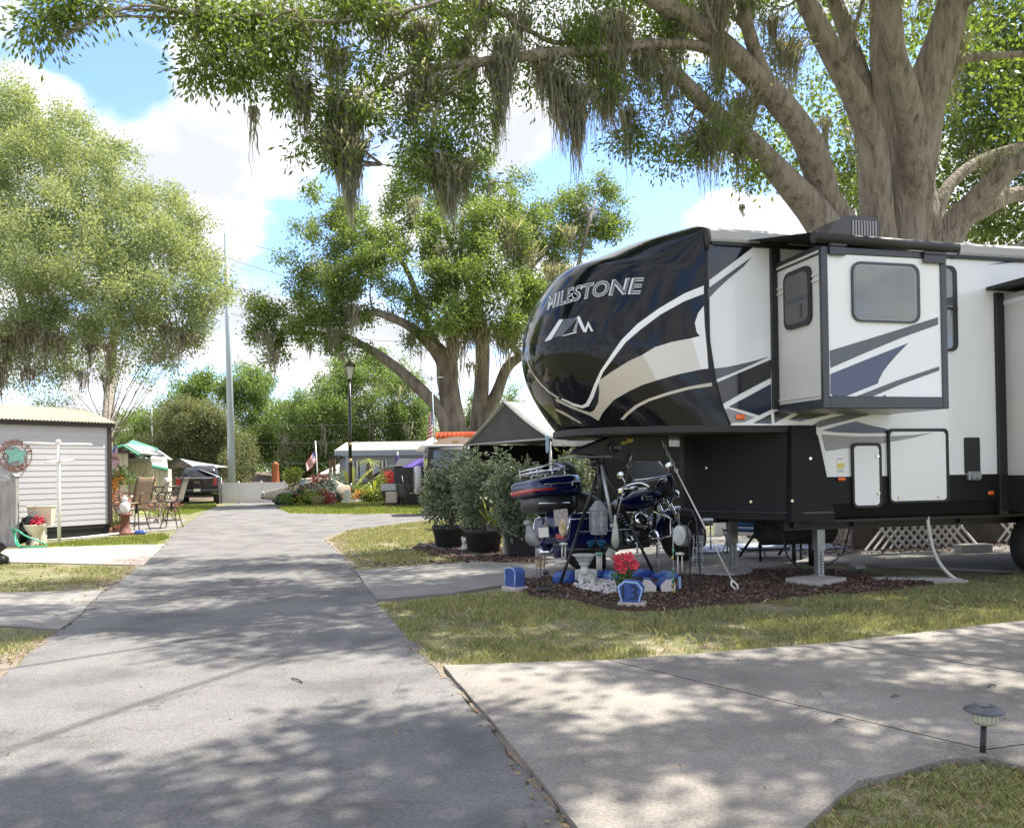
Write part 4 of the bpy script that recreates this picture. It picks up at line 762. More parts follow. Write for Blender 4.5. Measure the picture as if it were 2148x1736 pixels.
decal(mb, D((210, 1580), (390, 1480), (300, 1470), (205, 1500)), **Z, mi=2); decal(mb, D((310, 1555), (450, 1480), (742, 1485), (400, 1568)), **Z, mi=2); decal(mb, D((488, 1592), (540, 1562), (742, 1512), (850, 1486), (1075, 1484), (960, 1505), (700, 1570), (532, 1612)), **Z, mi=1)
decal(mb, E((586, 106), (700, 72), (850, 34), (960, 65), (1090, 92), (1090, 126), (900, 128), (700, 121)), **Z, mi=3)
decal(mb, E((585, 136), (700, 144), (850, 152), (1090, 150), (1090, 200), (1040, 210), (800, 240), (615, 266)), **Z, mi=4)
decal(mb, D((1765, 428), (2028, 378), (2148, 360), (2148, 385), (2028, 402)), **Z, mi=5)
mb.build('graphics', [m_dec, m_sla, m_dk, m_nav, m_gry2, m_slb], body)
# doors of the luggage bays
def panel(name, x0, y0, x1, y1, cv, r, plane, thick, mat, parent, grow=0, n=5):
    a = rvp(*cv(x0, y0), plane); b = rvp(*cv(x1, y1), plane); xs = sorted((a[0], b[0])); zs = sorted((a[1], b[1]))
    mb = MB(RVX); mb.prism(rrect(xs[0] - grow, zs[0] - grow, xs[1] + grow, zs[1] + grow, r), 'Y', plane - thick, plane + .01); return mb.build(name, mat, parent)
for (fr, inn, kn, sw) in [((808, 202, 1044, 698), (832, 226, 1030, 680), [(1012, 305), (1020, 588)], None), ((1086, 92, 1562, 655), (1110, 116, 1546, 640), [(1183, 622), (1490, 612)], 1)]:
    f = panel('bay_door', *fr, c3, .06, -.004, .03, m_blkm, rv); pn = panel('door_panel', *inn, c3, .045, -.03, .012, m_wht, f)
    for k in kn:
        q = rvp(*c3(*k), -.04); mb = MB(RVX); mb.cyl((q[0], -.038, q[1]), (q[0], -.062, q[1]), .017); mb.build('lock', m_chr, f)
    if sw:
        mb = MB(RVX)
        decal(mb, E((1112, 150), (1300, 140), (1452, 122), (1300, 160), (1112, 196)), plane=-.042, off=.002, mi=0); mb.build('graphics', [m_gry2], pn)
panel('vent_panel', 1684, 160, 1806, 436, c3, .02, -.004, .014, m_blkm, rv)
mb = MB(RVX); a = rvp(*c3(1712, 422), -.03); b = rvp(*c3(1806, 490), -.03); mb.box((a[0], -.06, b[1]), (b[0], 0, a[1]), .012); w_ = (b[0] - a[0])
for k in (.3, .72): mb.cyl((a[0] + w_ * k, -.06, (a[1] + b[1]) / 2), (a[0] + w_ * k, -.08, (a[1] + b[1]) / 2), w_ * .2)
mb.build('outlet_cover', m_gal, rv)
def lens(cx_, cy_, w_, h_, cv, y=-.004, m=m_amb):
    q = rvp(*cv(cx_, cy_), y); mb = MB(RVX); mb.box((q[0] - w_, y - .03, q[1] - h_), (q[0] + w_, y, q[1] + h_), .012); mb.build('marker_light', m, rv)
lens(1690, 1528, .055, .03, c5); lens(735, 481, .05, .02, c3, -.01); lens(1885, 588, .04, .024, c3, -.012)
mb = MB(RVX); a = rvp(*c3(698, 320)); b = rvp(*c3(762, 434)); mb.box((a[0], -.004, b[1]), (b[0], .002, a[1])); s_ = mb.build('sticker', m_dec, rv)
mb = MB(RVX); h_ = a[1] - b[1]; mb.mat(0).box((a[0] + .005, -.006, b[1] + h_ * .32), (b[0] - .005, -.003, b[1] + h_ * .66)); mb.mat(1).box((a[0] + .01, -.006, a[1] - h_ * .08), (b[0] - .02, -.003, a[1] - h_ * .02))
for k in range(5): mb.box((a[0] + .008, -.006, b[1] + h_ * (.04 + .05 * k)), (b[0] - .012 - .006 * (k % 2), -.003, b[1] + h_ * (.06 + .05 * k)))
mb.build('print', [M('sticker_yellow', (.72, .66, .16)), m_gry2], s_)
# long window behind the slide
f = panel('window', 1405, 432, 1538, 1060, c2, .09, -.004, .03, m_blkm, rv); panel('pane', 1420, 452, 1512, 1040, c2, .07, -.03, .008, m_gls, f)
q = rvp(*c2(1450, 745), -.03); mb = MB(RVX); mb.box((q[0], -.05, q[1] - .015), (q[0] + .17, -.03, q[1] + .02)); mb.build('window_bar', m_blkm, f)
# first slide out
sy = -.864; sl = rv_plane(*c2(549, 800), 1, sy).x; sr = rv_plane(*c2(1462, 900), 1, sy).x; stop = rvp(*c2(549, 290), sy)[1]; sbot = rvp(*c2(555, 1472), sy)[1]
mb = MB(RVX); mb.box((sl + .02, sy + .01, sbot + .10), (sr - .02, .3, stop - .02)); so = mb.build('slide_out', m_off, rv)
mb = MB(RVX); mb.box((sl + .06, sy - .004, sbot + .11), (sr - .06, sy + .012, stop - .06)); sf = mb.build('slide_face', m_wht, so)
fw = .075; mb = MB(RVX)
mb.box((sl, sy - .02, sbot), (sl + fw, sy + .03, stop), .006); mb.box((sr - fw, sy - .021, sbot), (sr, sy + .03, stop + .0), .006); mb.box((sl + fw, sy - .018, sbot + .002), (sr - fw, sy + .03, sbot + .125), .006); mb.box((sl + fw, sy - .017, stop - .075), (sr - fw, sy + .03, stop - .001), .006)
mb.box((sl + .02, sy + .02, sbot + .0), (sr - .02, .05, sbot + .098)); mb.build('slide_trim', m_flg, so)
mb = MB(RVX)
decal(mb, D((612, 1052), (900, 965), (1180, 878), (1402, 808), (1402, 862), (1150, 952), (900, 1055), (618, 1178)), plane=sy - .004, mi=0)
decal(mb, D((618, 1222), (850, 1128), (1185, 996), (1120, 1062), (1050, 1140), (1000, 1205), (972, 1260), (964, 1290), (850, 1335), (720, 1388), (640, 1388), (618, 1360)), plane=sy - .004, mi=1)
decal(mb, D((790, 1390), (1100, 1270), (1410, 1166), (1410, 1196), (1150, 1290), (910, 1392)), plane=sy - .004, mi=0)
decal(mb, D((985, 1390), (1016, 1372), (1028, 1392)), plane=sy - .004, mi=0); mb.build('graphics', [m_sla, m_slb], sf)
f = panel('window', 762, 402, 1262, 858, c2, .10, sy - .004, .028, m_flg, so); f2 = panel('window_frame', 782, 420, 1246, 840, c2, .085, sy - .03, .006, m_gry2, f); panel('pane', 792, 432, 1236, 826, c2, .075, sy - .036, .003, m_gls, f)
# side of the slide, facing the road
mb = MB(RVX); xs_ = sl + .02
def rvq(x, y): p = rv_plane(x, y, 0, xs_); return (p.y, p.z)
a = rvq(*c2(285, 500)); b = rvq(*c2(490, 855)); ys = sorted((a[0], b[0])); zs = sorted((a[1], b[1])); mb.prism(rrect(ys[0], zs[0], ys[1], zs[1], .1), 'X', xs_ - .028, xs_ + .01); f = mb.build('window', m_blkm, so)
mb = MB(RVX); mb.prism(rrect(ys[0] + .04, zs[0] + .05, ys[1] - .04, zs[1] - .05, .07), 'X', xs_ - .032, xs_ - .02); mb.build('pane', m_glsd, f)
mb = MB(RVX); zz = (zs[0] + zs[1]) / 2 - .02; mb.box((xs_ - .036, ys[0] + .03, zz - .015), (xs_ - .026, ys[1] - .03, zz + .03)); mb.box((xs_ - .037, ys[0] + .16, zs[0] + .09), (xs_ - .033, ys[0] + .2, zs[0] + .24)); mb.build('window_bar', m_flg, f)
for zz in (stop - .055, stop - .28, stop - .34, sbot + .135): mb = MB(RVX); mb.box((xs_ - .014, sy + .03, zz), (xs_ + .01, -.03, zz + .02)); mb.build('side_moulding', m_off, so)
mb = MB(RVX); mb.box((xs_ - .016, sy + .03, stop - .02), (xs_ + .01, -.03, stop + .02)); mb.box((xs_ - .016, sy + .03, stop - .075), (xs_ + .01, -.03, stop - .06)); mb.build('side_gasket', m_blkm, so)
a = rvp(*c2(172, 310), -.01); b = rvp(*c2(240, 1478), -.01); mb = MB(RVX); mb.box((a[0], -.035, b[1]), (a[0] + .12, .02, a[1]), .006); mb.box((a[0] + .12, -.034, b[1] + .001), (sr + .03, .02, b[1] + .06)); mb.build('slide_frame', m_blkm, rv)
# its awning
r_a = rv_plane(*c2(505, 210), 1, sy - .05); r_b = rv_plane(*c2(1540, 292), 1, sy - .05); mb = MB(RVX)
mb.cyl((r_a.x, sy - .05, r_a.z - .02), (r_b.x, sy - .05, r_b.z - .02), .052, n=16); mb.cyl((r_a.x - .02, sy - .05, r_a.z - .02), (r_a.x, sy - .05, r_a.z - .02), .062, n=16); aw = mb.build('awning', m_blkm, rv)
mb = MB(RVX); mb.add([(r_a.x, sy - .05, r_a.z + .03), (r_b.x - .03, sy - .05, r_b.z + .03), (r_b.x - .03, -.03, 3.9), (r_a.x - .25, -.03, 3.93)], [(0, 1, 2, 3)]); mb.build('awning_fabric', M('awning_fabric', (.02, .02, .022), rough=.8), aw, thick=.006)
for (x0, y0, x1, y1) in [(605, 275, 722, 362), (1292, 340, 1445, 422)]:
    a = rvp(*c2(x0, y0), sy - .03); b = rvp(*c2(x1, y1), sy - .03); mb = MB(RVX); mb.box((a[0], sy - .05, b[1]), (b[0], sy - .02, b[1] + .09), .006); mb.box((a[0], sy - .06, b[1] + .09), (b[0] + .01, sy - .02, b[1] + .125), .006); mb.build('awning_bracket', m_flg, aw)
mb = MB(RVX); mb.tube([(r_b.x - .06, sy - .03, r_b.z - .12), (r_b.x + .01, sy - .05, r_b.z - .12), (r_b.x + .03, sy - .05, r_b.z - .02)], .016, 6)
mb.build('awning_arm', m_flg, aw)
a = rvp(*c2(105, 265), -.04); mb = MB(RVX); mb.box((a[0], -.06, a[1] - .02), (a[0] + .34, -.03, a[1] + .01)); mb.build('awning_bracket', m_flg, aw)
# second slide out at the right
s2 = rv_plane(*c2(1820, 900), 1, 0).x; z2t = rvp(*c2(1815, 632), 0)[1]
mb = MB(RVX); mb.box((s2 + .1, -.88, 1.27), (9.2, .2, z2t - .03)); so2 = mb.build('slide_out', m_off, rv)
mb = MB(RVX); mb.box((s2 - .02, -.04, .80), (s2 + .1, .02, z2t), .006); mb.box((s2 + .1, -.9, z2t - .09), (9.2, .02, z2t - .03)); mb.box((s2 + .095, -.92, .82), (9.21, .0, 1.265), .02); mb.build('slide_trim', m_blkm, so2)
mb = MB(RVX); mb.box((s2 - .14, -.95, z2t + .02), (9.3, -.02, z2t + .06)); mb.build('awning', m_blkm, so2)
mb = MB(RVX); mb.box((s2 + .085, -.88, z2t - .15), (s2 + .11, -.03, z2t - .10)); mb.build('side_moulding', m_wht, so2)
mb = MB(RVX); mb.box((s2 + .12, -.875, .84), (9.15, .0, 1.26)); mb.build('lower_panel', m_blkm, so2)
# roof air conditioners
def ac(px0, px1, ptop, label=0):
    a = rv_plane(px0, 470, 1, 1.25).x; b = rv_plane(px1, 470, 1, 1.25).x; zt_ = rv_plane(px1, ptop, 1, .95).z - .02; a -= .06; b -= .09; L_ = b - a
    prof = [(a, 4.11), (a + L_ * .12, 4.11 + (zt_ - 4.11) * .45), (a + L_ * .38, zt_ - .03), (a + L_ * .5, zt_), (b - .1, zt_ - .005), (b, zt_ - .06), (b, 4.11)]
    mb = MB(RVX); mb.prism(prof, 'Y', .92, 1.58); o = mb.build('air_conditioner', M('ac_shroud', (.03, .03, .032), (.05, .045, .04), 3, .35, coat=.3), rv)
    mb = MB(RVX); n = 9
    for k in range(n): xk = b - .42 + k * .042; mb.box((xk, .905, 4.14), (xk + .018, .93, zt_ - .06))
    mb.build('louvre', m_gry2, o)
ac(1690, 1824, 453); ac(2096, 2240, 490)
# pin box
mb = MB(RVX); mb.prism([(-1.18, 1.60), (-1.12, 1.66), (-.78, 1.78), (-.45, 1.86), (-.02, 1.87), (-.02, 1.5), (-.45, 1.52), (-.75, 1.56)], 'Y', 1.03, 1.42); pbx = mb.build('pin_box', m_blkm, rv)
mb = MB(RVX); mb.box((-1.22, .98, 1.545), (-.78, 1.47, 1.57)); mb.cyl((-.92, 1.225, 1.57), (-.92, 1.225, 1.44), .05); mb.build('king_pin', m_flg, pbx)
mb = MB(RVX); mb.lathe([(.075, .0), (.085, -.012), (.085, -.03), (.06, -.03), (.055, -.015), (.0, -.015)], (-.72, 1.03, 1.66), 20, 'Y'); mb.build('pivot', m_flg, pbx)
q0 = rv_plane(1296, 937, 1, 1.025); q1 = rv_plane(1329, 925, 1, 1.025)
mb = MB(RVX); text_on(mb, 'Roto-Flex', lambda u, v: (q0.x + (q1.x - q0.x) * u, 1.026, q0.z + (q1.z - q0.z) * u + v * .055), shear=.1, bold=.03); mb.build('lettering', m_yel, pbx)
# jacks and their pads
def jack(px, ptop, pbot, label, Yoff=0, mat=m_gal):
    g = G(px, pbot); top = P(px, ptop, g.y); mb = MB(frame(g, .24)); h = top.z
    mb.box((-.04, -.04, .03), (.04, .04, h + .1)); mb.box((-.052, -.052, h * .55), (.052, .052, h + .12)); mb.lathe([(.13, .0), (.13, .012), (.06, .03)], (0, 0, .005), 18); o = mb.build('landing_jack', mat, rv)
    mb = MB(frame(g, .24))
    for k in range(14): mb.box((-.012, -.0435, .08 + k * .035), (.012, -.0405, .097 + k * .035))
    mb.build('peg_hole', m_blkm, o)
jack(1719, 1095, 1223, '', mat=m_gal); jack(1538, 1090, 1196, '', mat=m_gal)
# wheels
for (px_) in (2190, 2330):
    c = rv_plane(px_, 1110, 1, .12); mb = MB(RVX)
    mb.lathe([(.20, -.11), (.34, -.12), (.385, -.10), (.40, -.05), (.40, .05), (.385, .10), (.34, .12), (.20, .11)], (c.x, .16, .40), 32, 'Y'); w = mb.build('wheel', m_rub, rv)
    mb = MB(RVX); mb.lathe([(.0, -.02), (.05, -.05), (.07, -.03), (.17, -.05), (.205, -.11), (.21, -.112), (.205, .1)], (c.x, .16, .40), 24, 'Y'); mb.build('rim', m_gal, w)
# round waste tank and lines under the front
mb = MB(RVX); a = rvp(1611, 1108, .8); b = rvp(1765, 1108, .8); mb.lathe([(.0, a[0]), (.14, a[0]), (.19, a[0] + .05), (.19, b[0] - .05), (.14, b[0]), (.0, b[0])], (0, 1.0, .62), 24, 'X'); mb.build('tank', m_rub, rv)
mb = MB(RVX); mb.tube([(1.15, .5, .7), (1.2, .45, .35), (1.45, .5, .12), (1.9, .7, .04), (2.6, 1.0, .04)], .012, 6); mb.tube([(2.4, .9, .7), (2.2, .8, .3), (1.7, .6, .12)], .008, 6); mb.build('cable', m_rub, rv)
# entry steps on the far side
mb = MB(RVX)
for k in range(3): mb.box((2.1, 2.5 + k * .22, .55 - k * .2), (2.8, 2.75 + k * .22, .58 - k * .2))
for xx in (2.1, 2.77): mb.tube([(xx, 2.5, .62), (xx, 3.2, .05)], .02, 6); mb.tube([(xx, 2.6, .62), (xx, 2.6, .03)], .02, 6)
mb.build('entry_steps', m_blkm, rv)
# ================================================================= left side: shed, patio, houses, pickup
def cv(ox, oy, s): return lambda x, y: ((ox + x / s) / 1.2016, (oy + y / s) / 1.2016)
cA = cv(0, 950, 2.8933); cL = cv(0, 1200, 6.943); cQ = cv(260, 1080, 6.428); cM = cv(680, 1130, 6.7125); cN = cv(900, 1050, 6.943); cB = cv(600, 850, 3.157); cD = cv(1000, 1000, 3.472)
m_sid = M('lap_siding', (.48, .475, .49), (.54, .53, .545), 1.5, .6, contrast=.35); m_brn = M('dark_brown_trim', (.045, .028, .024), rough=.5); m_cor = M('corrugated_roof', (.36, .34, .26), (.44, .42, .33), 2, .5, contrast=.3)
m_rust = M('rusty_metal', (.14, .05, .035), (.2, .08, .05), 12, .7); m_teal = M('teal_patina', (.10, .26, .22), (.16, .34, .29), 9, .6); m_wpt = M('white_paint', (.66, .65, .62), (.76, .75, .72), 4, .5, contrast=.3)
m_cer = M('cream_ceramic', (.62, .55, .42), (.68, .61, .48), 2, .15, coat=.6, contrast=.3); m_bagb = M('black_plastic_bag', (.015, .015, .017), rough=.25); m_flr = M('red_flower', (.55, .02, .04), (.7, .06, .10), 20, .6)
m_wood = M('weathered_wood', (.20, .20, .19), (.34, .34, .32), 5, .9, stretch=(4, 4, .6), bump=.5); m_hose = M('green_hose', (.04, .33, .19), rough=.35); m_lime = M('lime_plastic', (.20, .50, .06), rough=.4); m_blup = M('blue_plastic', (.05, .19, .62), rough=.3)
m_tan = M('tan_sling', (.37, .27, .16), (.42, .31, .19), 30, .8, contrast=.3); m_brz = M('bronze_frame', (.05, .04, .032), rough=.4); m_tanf = M('tan_frame', (.33, .27, .2), rough=.5); m_stone = M('edging_stone', (.38, .36, .33), (.5, .48, .44), 9, .9)
m_cream = M('cream_siding', (.56, .51, .42), (.62, .57, .48), 3, .7, contrast=.3); m_grn = M('green_trim', (.06, .26, .17), rough=.5); m_shg = M('pale_shingle', (.30, .30, .29), (.40, .40, .385), 14, .9)
m_win = M('window_glass', (.08, .09, .10), rough=.06, coat=1)
# ---- shed
g0_, g1_ = G(-150, 1149), G(232, 1121); sa = math.atan2((g1_ - g0_).y, (g1_ - g0_).x); SX = frame(g1_, sa); Ls = (g1_ - g0_).length
shed = T('garden_shed', 'white lap sided shed with dark brown trim and cream corrugated roof on the left', 'shed', SX)
mb = MB(SX); hz = 2.56; zb = .27; k = 18
for i in range(k):
    a = zb + (hz - zb) * i / k; b = zb + (hz - zb) * (i + 1) / k; mb.add([(-Ls, -.011, a), (-.06, -.011, a), (-.06, -.004, b), (-Ls, -.004, b), (-Ls, 0.0, a), (-.06, 0, a)], [(0, 1, 2, 3), (0, 4, 5, 1)])
mb.box((-Ls, .0, zb), (-.02, 2.8, hz)); mb.prism([(0, hz), (2.8, hz), (1.4, hz + .42)], 'X', -Ls, -.03); mb.build('wall', m_sid, shed)
mb = MB(SX); mb.box((-.07, -.035, zb - .02), (.02, .05, hz + .02)); mb.box((-Ls, -.10, hz - .01), (.05, -.04, hz + .09)); mb.box((0, -.03, zb), (.03, 2.8, hz)); mb.build('trim', m_brn, shed)
mb = MB(SX); mb.box((-Ls, .02, .0), (-.02, .1, zb + .005)); mb.box((-Ls, .0, zb - .09), (.02, .06, zb - .002)); mb.build('base', m_blkm, shed)
mb = MB(SX); nn = int(Ls / .075) * 4; L0 = Ls + .0
def corr(side):
    vs = []; fs = []
    for i in range(nn + 1):
        x = -L0 + (L0 + .1) * i / nn; w = .014 * sin(i * pi / 2)
        vs += [(x, -.14 if side else 2.94, hz + .10 - .0 + w), (x, 1.4, hz + .52 + w)]
    for i in range(nn): fs.append((2 * i, 2 * i + 2, 2 * i + 3, 2 * i + 1))
    mb.add(vs, fs, False)
corr(1); corr(0); mb.build('roof', m_cor, shed, thick=.012)
# ---- round metal sign on its wall
def wall_hit(x, y, off=0):
    o = SX.inverted() @ V((0, 0, CAMH)); d = SX.inverted().to_3x3() @ ray(x, y); t = (-off - o.y) / d.y; return o + d * t
sc_ = wall_hit(*cA(112, 572), .05); rr = (wall_hit(*cA(232, 572), .05) - sc_).length; KX = SX @ Matrix.Translation(sc_)
sg = T('wall_sign', 'round rusty metal sign with a teal turtle reading PARADISE FOUND on the shed wall', 'sign', KX)
mb = MB(KX); mb.tube(arc((0, 0, 0), rr, 0, 2 * pi, 40), rr * .028, 6); mb.tube(arc((0, 0, 0), rr * .70, 0, 2 * pi, 36), rr * .022, 6)
for a in range(8): t_ = a * pi / 4 + .3; mb.tube([(rr * .7 * cos(t_), 0, rr * .7 * sin(t_)), (rr * cos(t_), 0, rr * sin(t_))], rr * .018, 4)
mb.build('ring', m_rust, sg)
tp = []
for a, r_ in [(0, .60), (18, .82), (30, .98), (40, .80), (52, .50), (66, .50), (78, .62), (90, .78), (102, .62), (114, .5), (128, .5), (140, .80), (150, .98), (162, .82), (180, .58), (205, .56), (220, .82), (236, .88), (244, .56), (262, .52), (270, .6), (278, .52), (296, .56), (304, .88), (320, .82), (335, .56)]: tp.append((rr * r_ * .78 * cos(R(a)), rr * r_ * .70 * sin(R(a))))
mb = MB(KX); mb.prism(tp, 'Y', -.03, -.01); mb.build('turtle', m_teal, sg)
def arc_text(word, a0, a1, up):
    n = len(word)
    for i, ch in enumerate(word):
        a = R(a0 + (a1 - a0) * i / (n - 1)); v, f = text_pts(ch, bold=.02, extrude=.02); xs = [p.x for p in v]; m_ = (min(xs) + max(xs)) / 2; s = rr * .40; mb = MB(KX)
        rt = a - pi / 2 if up else a + pi / 2; r0 = rr * (.72 if up else .98); out = []
        for p in v:
            x, y = (p.x - m_) * s, p.y * s * 1.05; out.append((r0 * cos(a) + x * cos(rt) - y * sin(rt), -.035 - p.z * .3, r0 * sin(a) + x * sin(rt) + y * cos(rt)))
        mb.add(out, f); mb.build('letter', m_rust, sg)
arc_text('PARADISE', 162, 18, True); arc_text('FOUND', 228, 312, False)
# ---- clothes line post
g = G(*cA(433, 1228)); Y = g.y; px = Y / F
cl = T('clothes_line_post', 'tall white pipe post with two crossbars standing in front of the shed', 'clothes post', g); t1 = P(*cA(425, 472), Y)
mb = MB(); mb.tube([g - V((0, 0, .1)), P(*cA(428, 850), Y), t1], [.035, .034, .03], 10); mb.ball(t1, .05); mb.build('pole', m_wpt, cl)
mb = MB(); mb.tube([P(*cA(170, 480), Y - .2), P(*cA(425, 489), Y), P(*cA(670, 493), Y + .2)], .026, 8); mb.build('crossbar', m_wpt, cl)
mb = MB(); mb.tube([P(*cA(330, 622), Y - .8), P(*cA(428, 612), Y), P(*cA(525, 606), Y + .8)], .026, 8); mb.cyl(P(*cA(520, 606), Y + .75), P(*cA(528, 606), Y + .82), .03); mb.ball(P(*cA(428, 612), Y), .05); mb.build('crossbar', m_wpt, cl)
# ---- toilet planter
g = G(*cL(668, 1218)); TX = frame(g, .12, 1.02)
to = T('toilet', 'old cream toilet used as a planter on the grass by the shed', 'toilet', TX)
mb = MB(TX); prof = [(.0, .16, .11), (.05, .15, .105), (.18, .12, .10), (.26, .13, .12), (.34, .20, .17), (.42, .235, .195), (.44, .24, .20), (.44, .18, .14), (.36, .16, .12)]; n = 24; vs = []; fs = []
for (z, ry, rx) in prof:
    for j in range(n): a = 2 * pi * j / n; vs.append((rx * cos(a), -.12 + ry * sin(a) * (1.15 if sin(a) < 0 else 1), z))
for i in range(len(prof) - 1):
    for j in range(n): fs.append((i * n + j, i * n + (j + 1) % n, (i + 1) * n + (j + 1) % n, (i + 1) * n + j))
mb.add(vs, fs, True); mb.box((-.11, -.05, .0), (.11, .16, .40), .02); mb.build('bowl', m_cer, to)
mb = MB(TX); v = [(-.21, .08, .40), (.21, .08, .40), (.23, .06, .76), (-.23, .06, .76), (-.20, .26, .40), (.20, .26, .40), (.23, .28, .76), (-.23, .28, .76)]; mb.add(v, [(0, 1, 2, 3), (5, 4, 7, 6), (1, 5, 6, 2), (4, 0, 3, 7), (3, 2, 6, 7), (0, 4, 5, 1)]); mb.build('tank', m_cer, to)
mb = MB(TX); mb.box((-.25, .04, .76), (.25, .30, .80), .015); mb.build('lid', m_cer, to); mb = MB(TX); mb.tube([(-.19, .05, .70), (-.12, .04, .695)], .012, 6); mb.build('flush_handle', m_chr, to)
mb = MB(TX); random.seed(3)
for k in range(26): mb.ball((random.gauss(.05, .06), random.gauss(-.14, .07), .50 + random.uniform(-.04, .09)), (.04, .04, .03), 6, 4, noise=.5)
mb.build('flowers', m_flr, cat='flowers', label='bunch of red artificial flowers filling the bowl of the toilet')
mb = MB(TX); mb.sheet(lambda u, v: (-.30 - .05 * sin(u * 9) * v + u * .30, -.20 + .10 * sin(u * 7 + v * 5) * (.4 + v), .56 - .50 * v - .02 * sin(u * 12) - .1 * (1 - u) * (1 - v)), 16, 16); mb.ball((-.12, -.14, .52), (.12, .10, .09), 12, 8, noise=.25); mb.ball((-.24, -.1, .3), (.10, .1, .2), 12, 8, noise=.25)
mb.build('plastic_bag', m_bagb, label='crumpled black plastic bag hanging over the side of the toilet', cat='bag')
# fence panel, bottle, hose, reel, edging
g = G(*cL(95, 1252)); mb = MB(frame(g, -.1))
for i in range(4): mb.box((-1.0 + i * .3, -.02 - .01 * (i % 2), .0), (-.73 + i * .3, .02, 1.35 - .004 * i), .006)
mb.box((.14, -.05, .0), (.26, .06, 1.42), .01); mb.prism([(.10, 1.42), (.28, 1.42), (.2, 1.48)], 'Y', -.07, .07); mb.box((-1, .02, 1.0), (.14, .06, 1.1))
o = mb.build('fence_panel', m_wood, label='short weathered grey board fence at the left edge beside the toilet', cat='fence')
g = G(*cL(190, 1200)); q = P(*cL(185, 740), g.y - .1); mb = MB(); mb.lathe([(.0, -.18), (.035, -.18), (.04, -.16), (.04, .12), (.02, .16), (.012, .22), (.0, .22)], q, 14); mb.tube([q + V((0, 0, .22)), q + V((-.03, .02, .36)), q + V((-.10, .08, .42)), q + V((-.16, .1, .38))], .008, 5); mb.build('hanging_bottle', m_blup, label='blue plastic bottle hanging from a hook on the grey board fence', cat='bottle')
g = G(*cL(245, 1200)); mb = MB(frame(g, .3)); mb.lathe([(.0, -.05), (.10, -.05), (.11, -.03), (.06, -.02), (.06, .02), (.11, .03), (.10, .05), (.0, .05)], (0, 0, .36 * .5 + .02), 24, 'X'); mb.lathe([(.0, -.055), (.19, -.055), (.19, -.035), (.0, -.035)], (0, 0, .21), 24, 'X'); mb.lathe([(.0, .055), (.19, .055), (.19, .035), (.0, .035)], (0, 0, .21), 24, 'X'); mb.build('hose_reel', m_lime, label='lime green hose reel disc leaning behind the green hose', cat='hose reel')
Yh = G(*cL(500, 1265)).y; hp = [P(*cL(*p), Yh) for p in [(195, 900), (200, 1020), (245, 1130), (330, 1210), (420, 1255), (560, 1268), (700, 1255), (772, 1225), (720, 1180), (600, 1115), (480, 1040), (400, 965), (320, 935), (240, 935), (205, 990), (225, 1090), (300, 1190), (400, 1248)]]; hp = [V((p.x, Yh + .1 * sin(i), max(.035, p.z))) for i, p in enumerate(hp)]
pp = smooth_path(hp, 4); mb = MB(); mb.tube([V(p) for p in pp], .017, 6); mb.build('garden_hose', m_hose, label='green garden hose looped on the grass in front of the toilet', cat='hose')
a, b = G(*cL(1340, 1165)), G(*cL(1905, 1115)); d = (b - a); n_ = 6; ea = math.atan2(d.y, d.x)
for i in range(n_):
    c = a + d * (i + .5) / n_; w = d.length / n_; mb = MB(frame(c, ea)); pr = [(-w * .48, 0), (w * .48, 0), (w * .48, .07)] + [(w * .48 * cos(t), .07 + .05 * sin(t)) for t in np.linspace(.2, pi - .2, 8)] + [(-w * .48, .07)]
    mb.prism(pr, 'Y', -.03, .03); mb.build('edging_block', m_stone, label='scalloped grey edging block in the short row at the right foot of the shed', cat='edging block', group='scalloped edging blocks by the shed')
mb = MB(); mb.tube([G(*cL(790, 1165)) + V((0, 0, .05)), G(*cL(1340, 1125)) + V((0, 0, .06)), G(*cL(2080, 1075)) + V((0, 0, .10))], .02, 6); mb.build('white_pipe', m_wpt, label='thin white pipe lying along the foot of the shed', cat='pipe')
g = G(2, 1186); mb = MB(frame(g, .3)); mb.prism([(-.5, .02), (.12, .02), (.10, .14), (-.02, .2), (.10, .30), (.04, .36), (-.5, .66)], 'Y', -.05, .05); mb.lathe([(.0, -.03), (.07, -.03), (.07, .03), (.0, .03)], (.02, -.06, .09), 14, 'Y'); mb.build('motor_scooter_foot', m_blkm, label='black wheeled metal frame poking in at the left edge on the grass', cat='cart')
